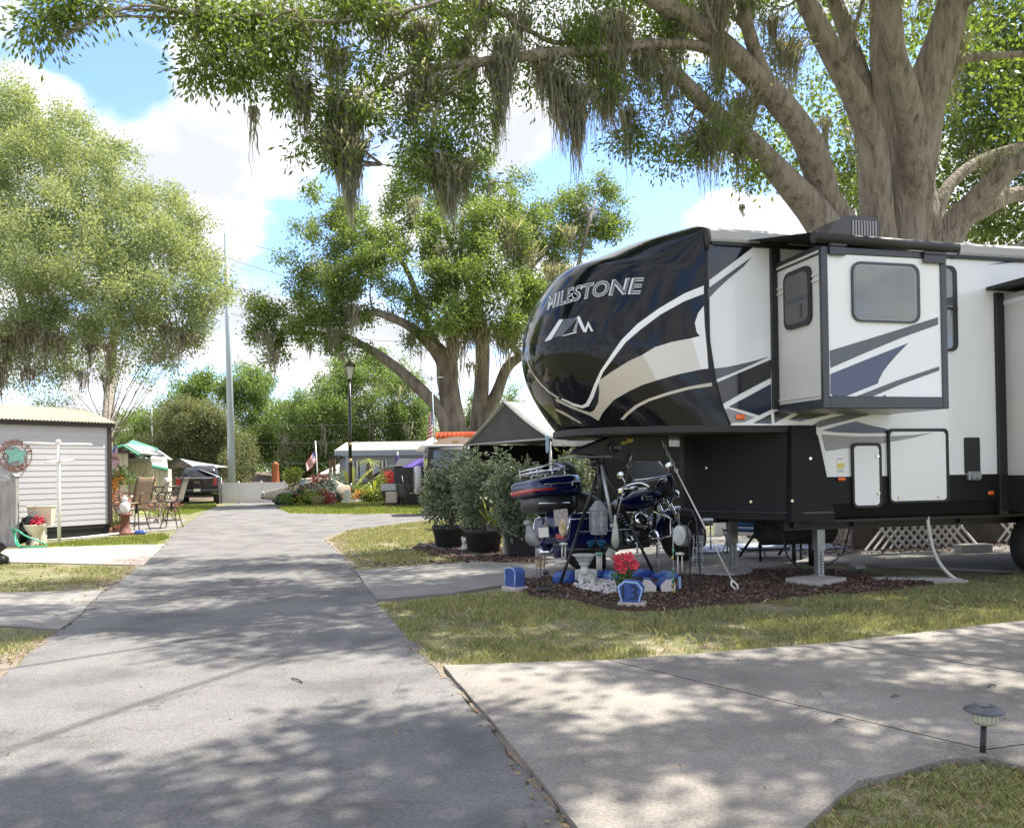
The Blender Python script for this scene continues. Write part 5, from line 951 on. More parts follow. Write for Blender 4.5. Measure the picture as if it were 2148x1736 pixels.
# ---- bar chairs
def bar_chair(X, label, fab, frm):
    t = T('bar_chair', label, 'chair', X, 'swivel bar chairs on the patio'); mb = MB(X)
    def pr(u): # sling profile seen from the side: seat then back
        P_ = [(.24, .72), (.2, .745), (.0, .72), (-.16, .71), (-.22, .74), (-.26, .9), (-.33, 1.15), (-.40, 1.34), (-.42, 1.36)]
        i = min(int(u * 8), 7); f = u * 8 - i; return (P_[i][0] * (1 - f) + P_[i + 1][0] * f, P_[i][1] * (1 - f) + P_[i + 1][1] * f)
    mb.sheet(lambda u, v: (pr(v)[0], -.24 + .48 * u, pr(v)[1] - .02 * sin(pi * u)), 6, 16); mb.build('sling', fab, t, thick=.012)
    for s in (-1, 1):
        mb = MB(X); mb.tube([(pr(v)[0], s * .25, pr(v)[1]) for v in np.linspace(0, 1, 14)], .016, 6); mb.build('side_frame', frm, t)
        mb = MB(X); pa = smooth_path([(.22, s * .25, .73), (.28, s * .28, .82), (.22, s * .29, .95), (.0, s * .29, .97), (-.27, s * .26, .93)], 4); mb.tube([V(p) for p in pa], .018, 6); mb.build('armrest', frm, t)
    mb = MB(X); mb.cyl((0, 0, .46), (0, 0, .70), .03); mb.lathe([(.12, .68), (.12, .70), (.0, .70)], n=12); mb.build('swivel', frm, t)
    for k in range(4):
        a = pi / 4 + k * pi / 2; c, s = cos(a), sin(a); mb = MB(X); pa = smooth_path([(.02 * c, .02 * s, .53), (.10 * c, .10 * s, .55), (.19 * c, .19 * s, .48), (.24 * c, .24 * s, .25), (.33 * c, .33 * s, .0)], 4); mb.tube([V(p) for p in pa], .014, 6); mb.build('leg', frm, t)
    mb = MB(X); mb.tube(arc((0, 0, .22), .25, 0, 2 * pi, 20, 'XY'), .012, 6); mb.build('foot_ring', frm, t); return t
g = G(*cQ(545, 1670)); bar_chair(frame(g, -1.75), 'tan sling bar chair facing the camera beside the shed corner', m_tan, m_brz)
g = G(*cQ(1110, 1612)); bar_chair(frame(g, 3.2, .98), 'bar chair seen side on with its curved back against the pickup', M('grey_sling', (.24, .21, .17), rough=.8), m_brz)
g = G(*cQ(740, 1570)); bar_chair(frame(g + V((0, .4, 0)), -2.6, .9), 'pale tan bar chair between the other two bar chairs', m_tan, m_tanf)
g = G(*cQ(860, 1540)) + V((0, .6, 0)); t = T('bar_table', 'round top patio table with crossed tan legs behind the bar chairs', 'table', g); mb = MB(Matrix.Translation(g)); mb.lathe([(.0, 1.04), (.42, 1.04), (.42, 1.08), (.0, 1.08)], n=24); mb.build('tabletop', m_brz, t)
for a in range(4):
    mb = MB(Matrix.Translation(g)); c, s = cos(a * pi / 2 + .5), sin(a * pi / 2 + .5); mb.tube([(.32 * c, .32 * s, 0), (-.1 * c + .2 * s, -.1 * s - .2 * c, .6), (-.3 * c, -.3 * s, 1.04)], .022, 6); mb.build('leg', m_tanf, t)
mb = MB(Matrix.Translation(g)); mb.lathe([(.0, 1.08), (.06, 1.08), (.06, 1.3), (.04, 1.32), (.0, 1.32)], (.05, 0, 0), 12); mb.build('ice_bucket', m_wpt, label='small white canister on the round patio table', cat='canister')
# ---- plants and ornaments by the shed corner
def bush(name, label, cat, c, rad, n, mat, L_=.08, n_per=12, spread=.08, seed=1, group=None, W_=.5, stem=True, droop=.2, base=None):
    c = V(c); b = V((c.x, c.y, 0)) if base is None else V(base); t = T(name, label, cat, b, group)
    crown('foliage', [(tuple(c), rad, n)], n_per, spread, L_, W_, mat, t, seed, droop, .4, .1)
    if stem:
        mb = MB(); r = random.Random(seed)
        for k in range(5): e = c + V((r.gauss(0, .4) * rad[0], r.gauss(0, .4) * rad[1], rad[2] * r.uniform(-.2, .6))); mb.tube([b + V((r.uniform(-.02, .02), 0, 0)), b.lerp(e, .5) + V((r.uniform(-.05, .05), 0, 0)), e], [.012, .009, .004], 5, False)
        mb.build('stem', m_bark2, t)
    return t
m_hyd = leafmat('garden_green', (.05, .12, .03), (.20, .32, .08), .3); m_org = leafmat('orange_bloom', (.50, .16, .03), (.75, .38, .08), .2); m_redl = leafmat('red_bloom', (.35, .03, .04), (.60, .10, .10), .2); m_yg = leafmat('yellow_green', (.16, .22, .04), (.42, .44, .12), .3)
m_pkl = leafmat('dusky_red', (.25, .10, .09), (.48, .26, .22), .2); m_whl = leafmat('white_bloom', (.55, .55, .5), (.8, .8, .76), .2); m_crl = leafmat('cordyline', (.20, .03, .05), (.5, .12, .12), .3); m_agv = leafmat('agave', (.06, .10, .07), (.24, .32, .24), .15)
q = P(*cQ(190, 760), 22.4); bush('hydrangea', 'leafy green bush with pale blooms at the right corner of the shed', 'bush', q, (.36, .3, .52), 70, m_hyd, .10, seed=3)
q = P(*cQ(170, 1010), 22); bush('flowering_bush', 'orange flowering bush low at the corner of the shed', 'bush', q, (.26, .2, .22), 40, m_org, .07, seed=4)
q = P(*cQ(340, 1170), 21.4); bush('bougainvillea', 'dusky red flowering plant behind the tan bar chair', 'plant', q, (.2, .15, .28), 36, m_pkl, .06, seed=5)
q = P(*cQ(180, 1560), 20.6); bush('border_grass', 'yellow green strappy plant at the foot of the shed corner', 'plant', q, (.25, .15, .22), 30, m_yg, .16, seed=6, W_=.18)
q = P(*cQ(230, 1640), 20.3); bush('border_plant', 'low reddish plant spilling at the end of the scalloped edging', 'plant', q, (.26, .15, .12), 26, m_pkl, .08, seed=7)
q = P(*cQ(880, 1220), 24); bush('potted_flowers', 'low pink flowers under the patio table', 'flowers', q, (.4, .2, .12), 36, m_pkl, .07, seed=8)
g = G(*cQ(210, 1600)) + V((0, .5, 0)); mb = MB(frame(g, .2)); 
for (a, b) in [((-.2, -.2, 0), (-.16, -.16, .85)), ((.16, -.2, 0), (.2, -.16, .85)), ((-.2, .16, 0), (-.16, .2, .85)), ((.16, .16, 0), (.2, .2, .85)), ((-.2, -.2, .80), (.2, .2, .85)), ((-.2, -.2, .44), (.2, .2, .47)), ((-.2, -.2, .1), (.2, .2, .13))]: mb.box(a, b)
mb.build('plant_stand', m_wpt, label='square white wooden plant stand at the shed corner', cat='plant stand')
q = g + V((0, 0, .64)); bush('potted_flowers', 'red flowers on the middle shelf of the white plant stand', 'flowers', q, (.15, .12, .12), 16, m_redl, .07, seed=9, stem=False)
g = G(*cQ(545, 1695)) + V((-.1, -.4, 0)); mb = MB(Matrix.Translation(g)); mb.lathe([(.0, 0), (.20, 0), (.20, .05), (.13, .08), (.10, .2), (.10, .42), (.16, .46), (.16, .5), (.0, .5)], n=8, ang=.3); mb.build('garden_pedestal', m_rust, label='red brown garden pedestal in front of the tan bar chair', cat='pedestal')
mb = MB(Matrix.Translation(g)); mb.lathe([(.0, .5), (.08, .5), (.10, .56), (.12, .68), (.09, .76), (.0, .8)], n=12); mb.ball((0, 0, .84), .07); mb.build('figurine', m_wpt, label='small white figurine standing on the red brown pedestal', cat='figurine')
g = G(*cQ(600, 1716)); mb = MB(Matrix.Translation(g)); mb.ball((0, 0, .05), (.16, .1, .06)); mb.build('ceramic_fish', M('cobalt_ceramic', (.03, .07, .35), rough=.15, coat=1), label='cobalt blue ceramic ornament low beside the red brown pedestal', cat='ornament')
g = G(*cQ(400, 1712)); mb = MB(Matrix.Translation(g)); mb.ball((0, 0, .04), (.2, .1, .05), noise=.3); mb.build('garden_rock', m_stone, label='pale rock at the end of the scalloped edging', cat='rock')
# shepherd hook with feeder
g = G(*cQ(648, 1500)) + V((0, 2.5, 0)); Yk = g.y; mb = MB(); pa = smooth_path([g, P(*cQ(645, 1000), Yk), P(*cQ(648, 760), Yk), P(*cQ(690, 708), Yk), P(*cQ(745, 725), Yk), P(*cQ(775, 765), Yk)], 5); mb.tube([V(p) for p in pa], .012, 6); mb.build('shepherd_hook', m_brz, label='thin dark shepherd hook behind the tan bar chair', cat='hook')
q = P(*cQ(770, 880), Yk); mb = MB(Matrix.Translation(q)); mb.box((-.12, -.1, -.16), (.12, .1, .12)); mb.box((-.15, -.13, .12), (.15, .13, .16)); mb.tube([(0, 0, .16), (0, 0, .38)], .006, 4); mb.build('bird_feeder', M('orange_wood', (.42, .2, .06), (.5, .26, .09), 9), label='orange wooden bird feeder hanging from the dark shepherd hook', cat='bird feeder')

# ---- flags
m_fw = M('flag_white', (.72, .70, .68), rough=.8); m_fr = M('flag_red', (.50, .03, .05), rough=.8); m_fb = M('flag_blue', (.03, .05, .22), rough=.8)
def flag(parent, fn, nu=26, nv=26):
    """fn(u, v): u from hoist to fly, v from top to bottom"""
    mb = MB(); n = nv + 1
    for j in range(nv):
        for i in range(nu):
            u0, u1, v0, v1 = i / nu, (i + 1) / nu, j / nv, (j + 1) / nv; um, vm = (u0 + u1) / 2, (v0 + v1) / 2
            if um < .4 and vm < 7 / 13: mb.mat(2 if not (i % 2 == 1 and j % 3 == 1) else 0)
            else: mb.mat(1 if int(vm * 13) % 2 == 0 else 0)
            mb.add([fn(u0, v0), fn(u1, v0), fn(u1, v1), fn(u0, v1)], [(0, 1, 2, 3)], True)
    return mb.build('flag_cloth', [m_fw, m_fr, m_fb], parent)
def quadmap(A, B, C_, D_, wave=.04, w=3, ph=0):
    A, B, C_, D_ = map(V, (A, B, C_, D_))
    return lambda u, v: (A * (1 - u) + B * u) * (1 - v) + (D_ * (1 - u) + C_ * u) * v + V((0, wave * sin(u * w * pi + v * 2 + ph) * (.3 + u), wave * .4 * sin(u * w * pi + ph)))
t = T('flag', 'american flag hanging at an angle against the right corner of the shed', 'flag', V((P(*cQ(190, 235), 22.6).x, 22.6, 0))); mb = MB(); mb.tube([V((t.location.x - .1, 22.6, 0)), P(*cQ(200, 215), 22.6)], .014, 6); mb.build('pole', m_wpt, t)
flag(t, quadmap(P(*cQ(195, 240), 22.5), P(*cQ(60, 560), 22.3), P(*cQ(270, 630), 22.4), P(*cQ(235, 330), 22.5), .06, 3))
# ---- houses with board and batten walls
def battens(mb, x0, x1, y, z0, z1, st=.4):
    x = x0 + st / 2
    while x < x1: mb.box((x - .02, y - .03, z0), (x + .02, y, z1)); x += st
def bx_(mb, a, b, Y, dep, z): k = (Y + dep) / Y; mb.prism([(a, Y), (b, Y), (b * k - .3, Y + dep), (a * k - 1, Y + dep)], 'Z', 0, z)
def zz(y_, Y): return P(300, y_, Y).z
Y = 31; a = P(*cQ(245, 700), Y).x; b = P(*cQ(405, 700), Y).x; zt_ = P(*cQ(300, 385), Y).z; pk = P(*cQ(410, 262), Y); er = P(*cQ(660, 412), Y); el = P(*cQ(235, 352), Y)
h = T('cottage', 'cream board and batten cottage with green gable trim just past the shed', 'house', V((a, Y, 0))); mb = MB(); bx_(mb, a - 3, b, Y, 4, zt_); battens(mb, a, b, Y, 0, zt_, .3); mb.build('wall', m_cream, h)
mb = MB(); mb.add([el + V((-1.5, -.3, -.25)), pk + V((0, -.3, 0)), pk + V((-.9, 4, 0)), el + V((-2.6, 4, -.25)), er + V((0, -.3, 0)), er + V((-.9, 4, 0))], [(0, 1, 2, 3), (1, 4, 5, 2)]); mb.build('roof', m_shg, h, thick=.08)
mb = MB(); mb.tube([el + V((-1.5, -.36, -.3)), pk + V((0, -.36, -.04)), er + V((0, -.36, -.04))], .055, 4, smooth=False); mb.build('fascia', m_grn, h); mb = MB(); mb.prism([(el.x + .2, el.z - .02), (pk.x, pk.z - .1), (er.x - .1, er.z - .02)], 'Y', Y - .2, Y - .1); mb.build('gable', m_cream, h)
mb = MB(); mb.box((el.x, Y - .35, el.z - .12), (P(*cQ(468, 365), Y).x, Y - .25, el.z + .0)); mb.build('porch_beam', m_brn, h)
Y = 33; a = P(*cQ(408, 700), Y).x; b = P(*cQ(792, 700), Y).x; zt_ = P(*cQ(600, 548), Y).z; zr = P(*cQ(600, 505), Y).z
h = T('cottage', 'low cream board and batten building with a flat white fascia beside the cottage', 'house', V((a, Y, 0))); mb = MB(); bx_(mb, a, b, Y, 3, zt_); battens(mb, a, b, Y, 0, zt_, .22); mb.build('wall', m_cream, h)
mb = MB(); mb.box((a - .1, Y - .5, zt_ + .005), (P(*cQ(862, 505), Y).x, Y + .6, zr + .05)); mb.build('roof', m_shg, h); mb = MB(); mb.add([(a - .2, Y, zr + .5), (b, Y - .2, zr + .06), (b - 1, Y + 3, zr + .5), (a - 1.2, Y + 3, zr + .9)], [(0, 1, 2, 3)]); mb.build('green_roof', m_grn, h, thick=.05)
mb = MB(); mb.lathe([(.0, .3), (.2, .22), (.26, 0), (.0, 0)], P(*cQ(430, 480), Y + .4), 14); mb.build('vent_dome', m_wpt, h)
Y = 37; a = P(*cQ(796, 700), Y).x; b = P(*cQ(1050, 700), Y).x; h = T('cottage', 'cream wall with sloping green fascia directly left of the pickup', 'house', V((a, Y, 0))); l_ = P(*cQ(800, 600), Y); r_ = P(*cQ(1090, 662), Y)
mb = MB(); mb.prism([(a, 0), (b, 0), (b, r_.z), (a, l_.z - .02)], 'Y', Y, Y + .4); battens(mb, a, b, Y, 0, r_.z, .2); mb.build('wall', m_cream, h); mb = MB(); mb.tube([l_ + V((0, -.3, 0)), r_ + V((0, -.3, 0))], .07, 4, smooth=False); mb.build('fascia', m_grn, h)
mb = MB(); mb.add([l_ + V((0, -.3, .05)), r_ + V((0, -.3, .05)), r_ + V((-1.4, 3, .5)), l_ + V((-1.8, 3, .7))], [(0, 1, 2, 3)]); mb.build('roof', m_shg, h, thick=.05)
Y = 41; pk = P(*cQ(840, 325), Y); l_ = P(*cQ(640, 500), Y); r_ = P(*cQ(1012, 492), Y); h = T('cottage', 'pale grey gabled roof rising behind the cream cottages', 'house', V((l_.x, Y, 0)))
mb = MB(); mb.prism([(l_.x, 0), (r_.x - .2, 0), (r_.x - .2, r_.z), (pk.x, pk.z - .08), (l_.x, l_.z)], 'Y', Y, Y + .5); mb.build('wall', M('grey_gable', (.33, .35, .38), rough=.7), h)
mb = MB(); mb.add([pk + V((0, -.4, 0)), r_ + V((0, -.4, 0)), r_ + V((-1.3, 4, 0)), pk + V((-1.5, 4, 0))], [(0, 1, 2, 3)]); mb.add([pk + V((0, -.4, 0)), l_ + V((0, -.4, 0)), l_ + V((-1.5, 4, 0)), pk + V((-1.5, 4, 0))], [(0, 1, 2, 3)]); mb.build('roof', m_shg, h, thick=.1)
# ---- pickup
m_trk = M('black_car_paint', (.010, .010, .013), (.016, .015, .018), 2, .12, coat=1); m_tail = m_red
g = G(*cQ(1540, 1238)); KX = frame(g + V((-.15, .3, 0)), pi / 2 + .30, .93)   # local x forward
pk_ = T('pickup_truck', 'black crew cab pickup seen from behind parked on the far left lawn', 'pickup', KX)
mb = MB(KX)
def loft(mb, secs, close=True):
    n = len(secs[0]); b = 0; vs = [p for s_ in secs for p in s_]; fs = [(i * n + j, i * n + (j + 1) % n, (i + 1) * n + (j + 1) % n, (i + 1) * n + j) for i in range(len(secs) - 1) for j in range(n)]; fs += [tuple(range(n)), tuple((len(secs) - 1) * n + j for j in range(n))]; mb.add(vs, fs, True)
def sec(x, w, z0, z1, wt=None, r=.08):
    wt = wt or w; return [(x, -w, z0 + r), (x, -w + r, z0), (x, w - r, z0), (x, w, z0 + r), (x, w, (z0 + z1) / 2), (x, wt, z1 - r), (x, wt - r, z1), (x, -wt + r, z1), (x, -wt, z1 - r), (x, -w, (z0 + z1) / 2)]
loft(mb, [sec(0, .96, .62, 1.36), sec(.1, .99, .5, 1.38), sec(1.9, 1.0, .5, 1.36), sec(3.6, 1.0, .5, 1.32), sec(5.3, .98, .5, 1.25), sec(5.6, .93, .55, 1.1)]); body_ = mb.build('body', m_trk, pk_)
mb = MB(KX); loft(mb, [sec(1.75, .86, 1.3, 1.42, .84), sec(2.0, .88, 1.3, 1.9, .72), sec(2.5, .9, 1.3, 1.96, .74), sec(3.4, .9, 1.3, 1.93, .74), sec(4.1, .88, 1.25, 1.4, .8)]); mb.build('cab', m_trk, body_)
mb = MB(KX); mb.add([(1.86, -.74, 1.42), (1.86, .74, 1.42), (1.99, .66, 1.84), (1.99, -.66, 1.84)], [(0, 1, 2, 3)]); mb.build('rear_window', m_gls, pk_)
for s in (-1, 1):
    mb = MB(KX); mb.add([(2.1, s * .905, 1.40), (3.85, s * .905, 1.38), (3.3, s * .79, 1.82), (2.2, s * .79, 1.84)], [(0, 1, 2, 3)]); mb.build('side_window', m_gls, pk_, thick=.02)
    mb = MB(KX); mb.box((-.02, s * .82 - .09, .92), (.2, s * .82 + .16 * (s > 0) + (.09 if s < 0 else 0), 1.3), .02); mb.build('tail_light', m_red, pk_)
    for xw in (1.0, 4.7):
        mb = MB(KX); mb.lathe([(.22, -.13), (.38, -.13), (.40, -.08), (.40, .08), (.38, .13), (.22, .13)], (xw, s * .85, .40), 28, 'Y'); w = mb.build('wheel', m_rub, pk_); mb = MB(KX); mb.lathe([(.0, s * .05), (.2, s * .06), (.22, s * .12), (.23, 0)], (xw, s * .85, .40), 18, 'Y'); mb.build('rim', m_gal, w)
mb = MB(KX); mb.box((-.03, -.74, .80), (.0, .74, 1.32), .01); tg = mb.build('tailgate', m_trk, pk_)
mb = MB(KX); e = [(.15 * cos(a), 1.12 + .055 * sin(a)) for a in np.linspace(0, 2 * pi, 20, endpoint=False)]; mb.prism(e, 'X', -.045, -.03); mb.build('badge', m_gls, tg); mb = MB(KX); mb.box((-.05, -.7, 1.29), (.0, .7, 1.33), .01); mb.build('tailgate_trim', m_gry2, tg)
mb = MB(KX); mb.box((-.16, -.97, .56), (.02, .97, .76), .04); mb.build('rear_bumper', m_trk, pk_); mb = MB(KX); mb.box((-.17, -.15, .66), (-.15, .15, .80)); mb.build('licence_plate', m_lgr, pk_)
mb = MB(KX); mb.box((-.2, -.05, .42), (.1, .05, .52)); mb.tube([(.1, -.5, .45), (.1, .5, .45)], .03, 6); mb.box((0, -.7, .38), (5, .7, .52)); mb.build('undercarriage', m_blkm, pk_); mb = MB(KX); mb.box((2.02, -.16, 1.88), (2.1, .16, 1.925)); mb.build('brake_light', m_red, pk_)
# ---- tarp shelter behind it
m_tarp = M('grey_tarp', (.30, .31, .32), (.40, .41, .42), 1.5, .6, bump=.3, bscale=6); m_tarpd = M('tan_tarp_inside', (.22, .17, .14), rough=.8)
Y = 40; pk2 = P(*cQ(1245, 488), Y); l_ = P(*cQ(1030, 625), Y); rb = P(*cQ(1500, 640), Y); pk3 = P(*cQ(1480, 535), Y + 6); r3 = P(*cQ(1915, 800), Y - .5); t = T('tarp_shelter', 'peaked grey tarp shelter behind the black pickup', 'shelter', V((l_.x, Y, 0)))
mb = MB(); mb.add([pk2, pk3, r3, rb], [(0, 1, 2, 3)]); mb.add([pk2, l_, l_ + V((1, 6, 0)), pk3], [(0, 1, 2, 3)]); mb.build('roof', m_tarp, t, thick=.03)
mb = MB(); mb.add([pk2 + V((0, .1, -.05)), l_ + V((0, .1, 0)), rb + V((0, .1, 0))], [(0, 1, 2)]); mb.build('gable', m_tarpd, t, thick=.02)
mb = MB(); c_ = P(*cQ(1912, 800), Y - .5); mb.tube([V((c_.x, c_.y, 0)), c_], .03, 6); mb.tube([V((l_.x, l_.y, 0)), l_], .03, 6); mb.build('post', m_gal, t)
# ================================================================= middle distance
m_vin = M('white_vinyl_fence', (.68, .66, .64), (.74, .72, .70), 2, .4, contrast=.3)
a, b = P(452, 1000, 39.5), P(690, 1000, 39.8); a.z = b.z = 0; d = b - a; FH = P(520, 1013, 39.5).z; fa = math.atan2(d.y, d.x); FX = frame(a, fa); n = 5; w = d.length / n
t = T('vinyl_fence', 'low white vinyl panel fence closing the end of the road', 'fence', FX)
for i in range(n):
    mb = MB(FX); mb.box((i * w + .05, -.02, .03), ((i + 1) * w - .05, .02, FH)); mb.box((i * w + .05, -.035, FH - .06), ((i + 1) * w - .05, .035, FH + .02)); mb.box((i * w + .05, -.035, .03), ((i + 1) * w - .05, .035, .12))
    mb.build('panel', m_vin, t)
for i in range(n + 1):
    mb = MB(FX); mb.box((i * w - .05, -.05, 0), (i * w + .05, .05, FH + .05)); mb.prism([(i * w - .06, FH + .05), (i * w + .06, FH + .05), (i * w, FH + .10)], 'Y', -.06, .06); mb.build('post', m_vin, t)
# earth bank beyond the fence
mb = MB(); mb.sheet(lambda u, v: (-26 + 34 * u, 46 + 26 * v, 1.55 * min(1, v * 2.2) * (.82 + .18 * sin(u * 13)) - .01), 40, 10); mb.build('earth_bank', M('bare_earth', (.085, .06, .048), (.17, .125, .10), .8, .95, bump=1, bscale=9, c3=(.12, .085, .07)), kind='structure')
q = P(*cM(95, 430), 50); mb = MB(Matrix.Translation((q.x, 50, 0))); mb.lathe([(.28, .5), (.25, .7), (.2, 1.9), (.22, 1.95), (.0, 2.1)], n=12); mb.build('marker_post', M('orange_post', (.42, .14, .05), rough=.6), label='short orange post on the earth bank beyond the white fence', cat='post')
# ---- tall steel utility pole
g = G(487, 1014); g = P(487, 1014, 44); g.z = 0; top = P(474, 490, 44); m_pole = M('steel_pole', (.36, .42, .45), (.42, .48, .51), 1.5, .45, metal=.2, contrast=.3)
t = T('utility_pole', 'tall bare grey blue steel utility pole rising above the white fence', 'pole', g); mb = MB(); mb.tube([g, g.lerp(top, .5), top], [.20, .16, .115], 14); mb.build('pole', m_pole, t)
for i, (yl, yr, xl) in enumerate([(497, 506, 474), (540, 560, 405), (593, 613, 474), (654, 655, 410)]):
    p0 = P(478, yl + 2, 44); mb = MB(); e = p0 + (P(760, yr + 10, 43) - p0) * 2.4; pts = [p0.lerp(e, k / 12) - V((0, 0, 1.2 * sin(pi * k / 12))) for k in range(13)]; mb.tube(pts, .013, 4)
    if i in (1, 3): e = p0 + V((-16, 3, .2)); pts = [p0.lerp(e, k / 8) - V((0, 0, .5 * sin(pi * k / 8))) for k in range(9)]; mb.tube(pts, .013, 4)
    mb.build('power_line', M('wire', (.10, .11, .12), rough=.5), t)
q = P(318, 845, 52); t = T('antenna_mast', 'thin pale mast with a small top fitting behind the cottages', 'mast', V((q.x, 52, 0))); mb = MB(); mb.tube([V((q.x, 52, 0)), q], .05, 6); mb.tube([q + V((-.3, 0, -.1)), q + V((.3, 0, -.05))], .03, 5); mb.build('mast', m_pole, t)
for i, (y0, y1) in enumerate([(868, 866), (902, 905), (1010 - 60, 942)]):
    p0, p1 = P(236, y0 + 20, 48), P(1110, y1 + 6, 54); pts = [p0.lerp(p1, k / 14) - V((0, 0, .35 * sin(pi * k / 14))) for k in range(15)]; mb = MB(); mb.tube(pts, .012, 4); mb.build('power_line', M('wire', (.05, .05, .05)), label=['uppermost of the three thin wires crossing in front of the far trees', 'middle of the three thin wires crossing in front of the far trees', 'lowest of the three thin wires crossing in front of the far trees'][i], cat='wire', group='wires in front of the far trees')
# ---- street lamps
m_frost = M('frosted_glass', (.70, .70, .66), rough=.25)
def lamp(px_, pyb, pyt, Y, label, col, sc=1):
    g = P(px_, pyb, Y); g.z = 0; top = P(px_ - 2.5, pyt, Y); t = T('street_lamp', label, 'street lamp', g); h = top.z; r = .062 * sc
    mb = MB(); mb.tube([g, g + V((0, 0, .9))], [r * 1.7, r * 1.5], 14); mb.tube([g + V((0, 0, .9)), V((top.x, top.y, h - .95 * sc))], [r * 1.45, r * .95], 14); mb.lathe([(r * .95, 0), (.11 * sc, .02), (.11 * sc, .07), (.07 * sc, .09)], (top.x, top.y, h - .98 * sc), 14); mb.build('pole', col, t)
    X = Matrix.Translation((top.x, top.y, h)) @ Matrix.Scale(sc * 1.18, 4); mb = MB(X); mb.lathe([(.12, -.72), (.235, -.28), (.0, -.28)], n=4, ang=pi / 4 + .3, smooth=False); mb.build('lamp_glass', m_frost, t)
    mb = MB(X); mb.lathe([(.30, -.29), (.32, -.26), (.13, -.09), (.11, -.06), (.11, -.02), (.0, 0)], n=4, ang=pi / 4 + .3, smooth=False)
    for k in range(4): a = k * pi / 2 + pi / 4 + .3; mb.tube([(.125 * cos(a), .125 * sin(a), -.72), (.24 * cos(a), .24 * sin(a), -.28)], .016, 4)
    mb.build('lamp_roof', col, t); return t, g, h
m_lpost = M('black_enamel', (.012, .013, .014), rough=.3, coat=.3); m_lpg = M('grey_green_enamel', (.10, .14, .12), rough=.5)
t, g, h = lamp(735.3, 1053, 754, 38, 'black post lamp with a frosted lantern standing in a ring of flowers', m_lpost)
LG = g
for zf, hh in ((P(735, 970, 38).z, .18), (P(735, 934, 38).z, .12)): mb = MB(Matrix.Translation(g)); mb.lathe([(.094, zf), (.094, zf + hh), (.088, zf + hh)], n=12); mb.build('tape_band', M('tan_tape', (.42, .32, .2)), t)
lamp(623, 1045, 916, 60, 'smaller distant post lamp with a pale lantern behind the potted plants', m_lpg, 1.1)
# flower ring
rx = 68 / 1750 * 38 / 2
for k in range(14):
    a = 2 * pi * k / 14; c = LG + V((cos(a) * rx, sin(a) * rx * .9, 0)); mb = MB(frame(c, a + pi / 2)); w_ = rx * .2; mb.prism([(-w_, 0), (w_, 0), (w_, .12)] + [(w_ * cos(q), .12 + .07 * sin(q)) for q in np.linspace(.1, pi - .1, 7)] + [(-w_, .12)], 'Y', -.035, .035)
    mb.build('edging_block', m_wpt, label='scalloped white edging block in the ring around the black street lamp', cat='edging block', group='scalloped edging blocks around the street lamp')
def patch(name, label, c, rad, n, mats, L_=.07, cat='flowers', seed=1, group=None):
    t = T(name, label, cat, V((c[0], c[1], 0)), group)
    for i, m in enumerate(mats): crown('blooms' if i else 'foliage', [(c, tuple(q * 1.2 for q in rad), n * 2)], 10, .09, L_, .6, m, t, seed + i, .0, .4, .1)
    return t
patch('flower_patch', 'orange and white flowers left of the lamp post inside the white ring', (LG.x - .45, LG.y - .2, .22), (.38, .45, .14), 26, [m_hyd, m_org, m_whl], .09, seed=21)
patch('flower_patch', 'orange and cream flowers right of the lamp post inside the white ring', (LG.x + .45, LG.y - .1, .24), (.42, .45, .16), 26, [m_yg, m_org, m_whl], .09, seed=25)
q = P(*cM(1310, 940), 36.6); mb = MB(frame(V((q.x, 36.6, 0)), -.1)); mb.box((-.14, -.01, .02), (.14, .01, .62), rot=(0, .12, 0)); mb.build('yard_sign', m_wpt, label='small blank white yard sign leaning in front of the lamp flowers', cat='sign')
# ---- plants left of the lamp
def fronds(name, label, c, n, ln, wd, mat, cat='plant', lift=1.0, arch=1.0, seed=1, group=None, base=None, pot=None, stem=0):
    r = random.Random(seed); b = V((c[0], c[1], 0)); t = T(name, label, cat, b, group); mb = MB(); var = []
    for k in range(n):
        a = r.uniform(0, 2 * pi); L_ = ln * r.uniform(.6, 1.1); up = lift * r.uniform(.3, 1.1); d = V((cos(a), sin(a), 0)); s = V((-sin(a), cos(a), 0)); c0 = V(c); vs = []
        for i in range(6):
            u = i / 5; p = c0 + d * L_ * u * (1 / (1 + up * .6)) + V((0, 0, L_ * (up * u - arch * .75 * u * u) * .8)); w = wd * (.5 + 1.6 * u) * (1 - u) ** .8 if i else wd * .4; vs += [p - s * w, p + s * w]
        mb.add(vs, [(2 * i, 2 * i + 1, 2 * i + 3, 2 * i + 2) for i in range(5)], True); var += [min(1, max(0, r.gauss(.5, .25)))] * 5
    meshobj('fronds', mb.v, mb.f, mat, t, var=var)
    if stem: mb = MB(); mb.tube([b, V(c)], [stem, stem * .8], 8); mb.build('stem', m_bark2, t)
    if pot: mb = MB(Matrix.Translation(b)); mb.lathe([(.0, 0), (pot * .75, 0), (pot, pot * 1.1), (pot * 1.06, pot * 1.1), (pot * 1.06, pot * 1.25), (pot * .9, pot * 1.25), (pot * .85, pot * 1.1), (.0, pot * 1.1)], n=16); mb.build('pot', M('oxblood_pot', (.10, .015, .025), rough=.4), t)
    return t
def PM(x, y, Y): return tuple(P(*cM(x, y), Y))
fronds('agave', 'spiky blue green agave in an oxblood pot at the left end of the planting', PM(455, 780, 35.4), 34, .75, .045, m_agv, 'agave', 1.0, .5, 3, pot=.42)
bush('croton', 'yellow green croton rising above the spiky agave', 'shrub', PM(400, 520, 36.2), (.36, .25, .3), 46, m_yg, .16, seed=31, spread=.1)
fronds('cordyline', 'dark red cordyline at the left among the white flowers', PM(560, 770, 35.6), 26, .6, .035, m_crl, 'cordyline', 1.4, .5, 4, stem=.03)
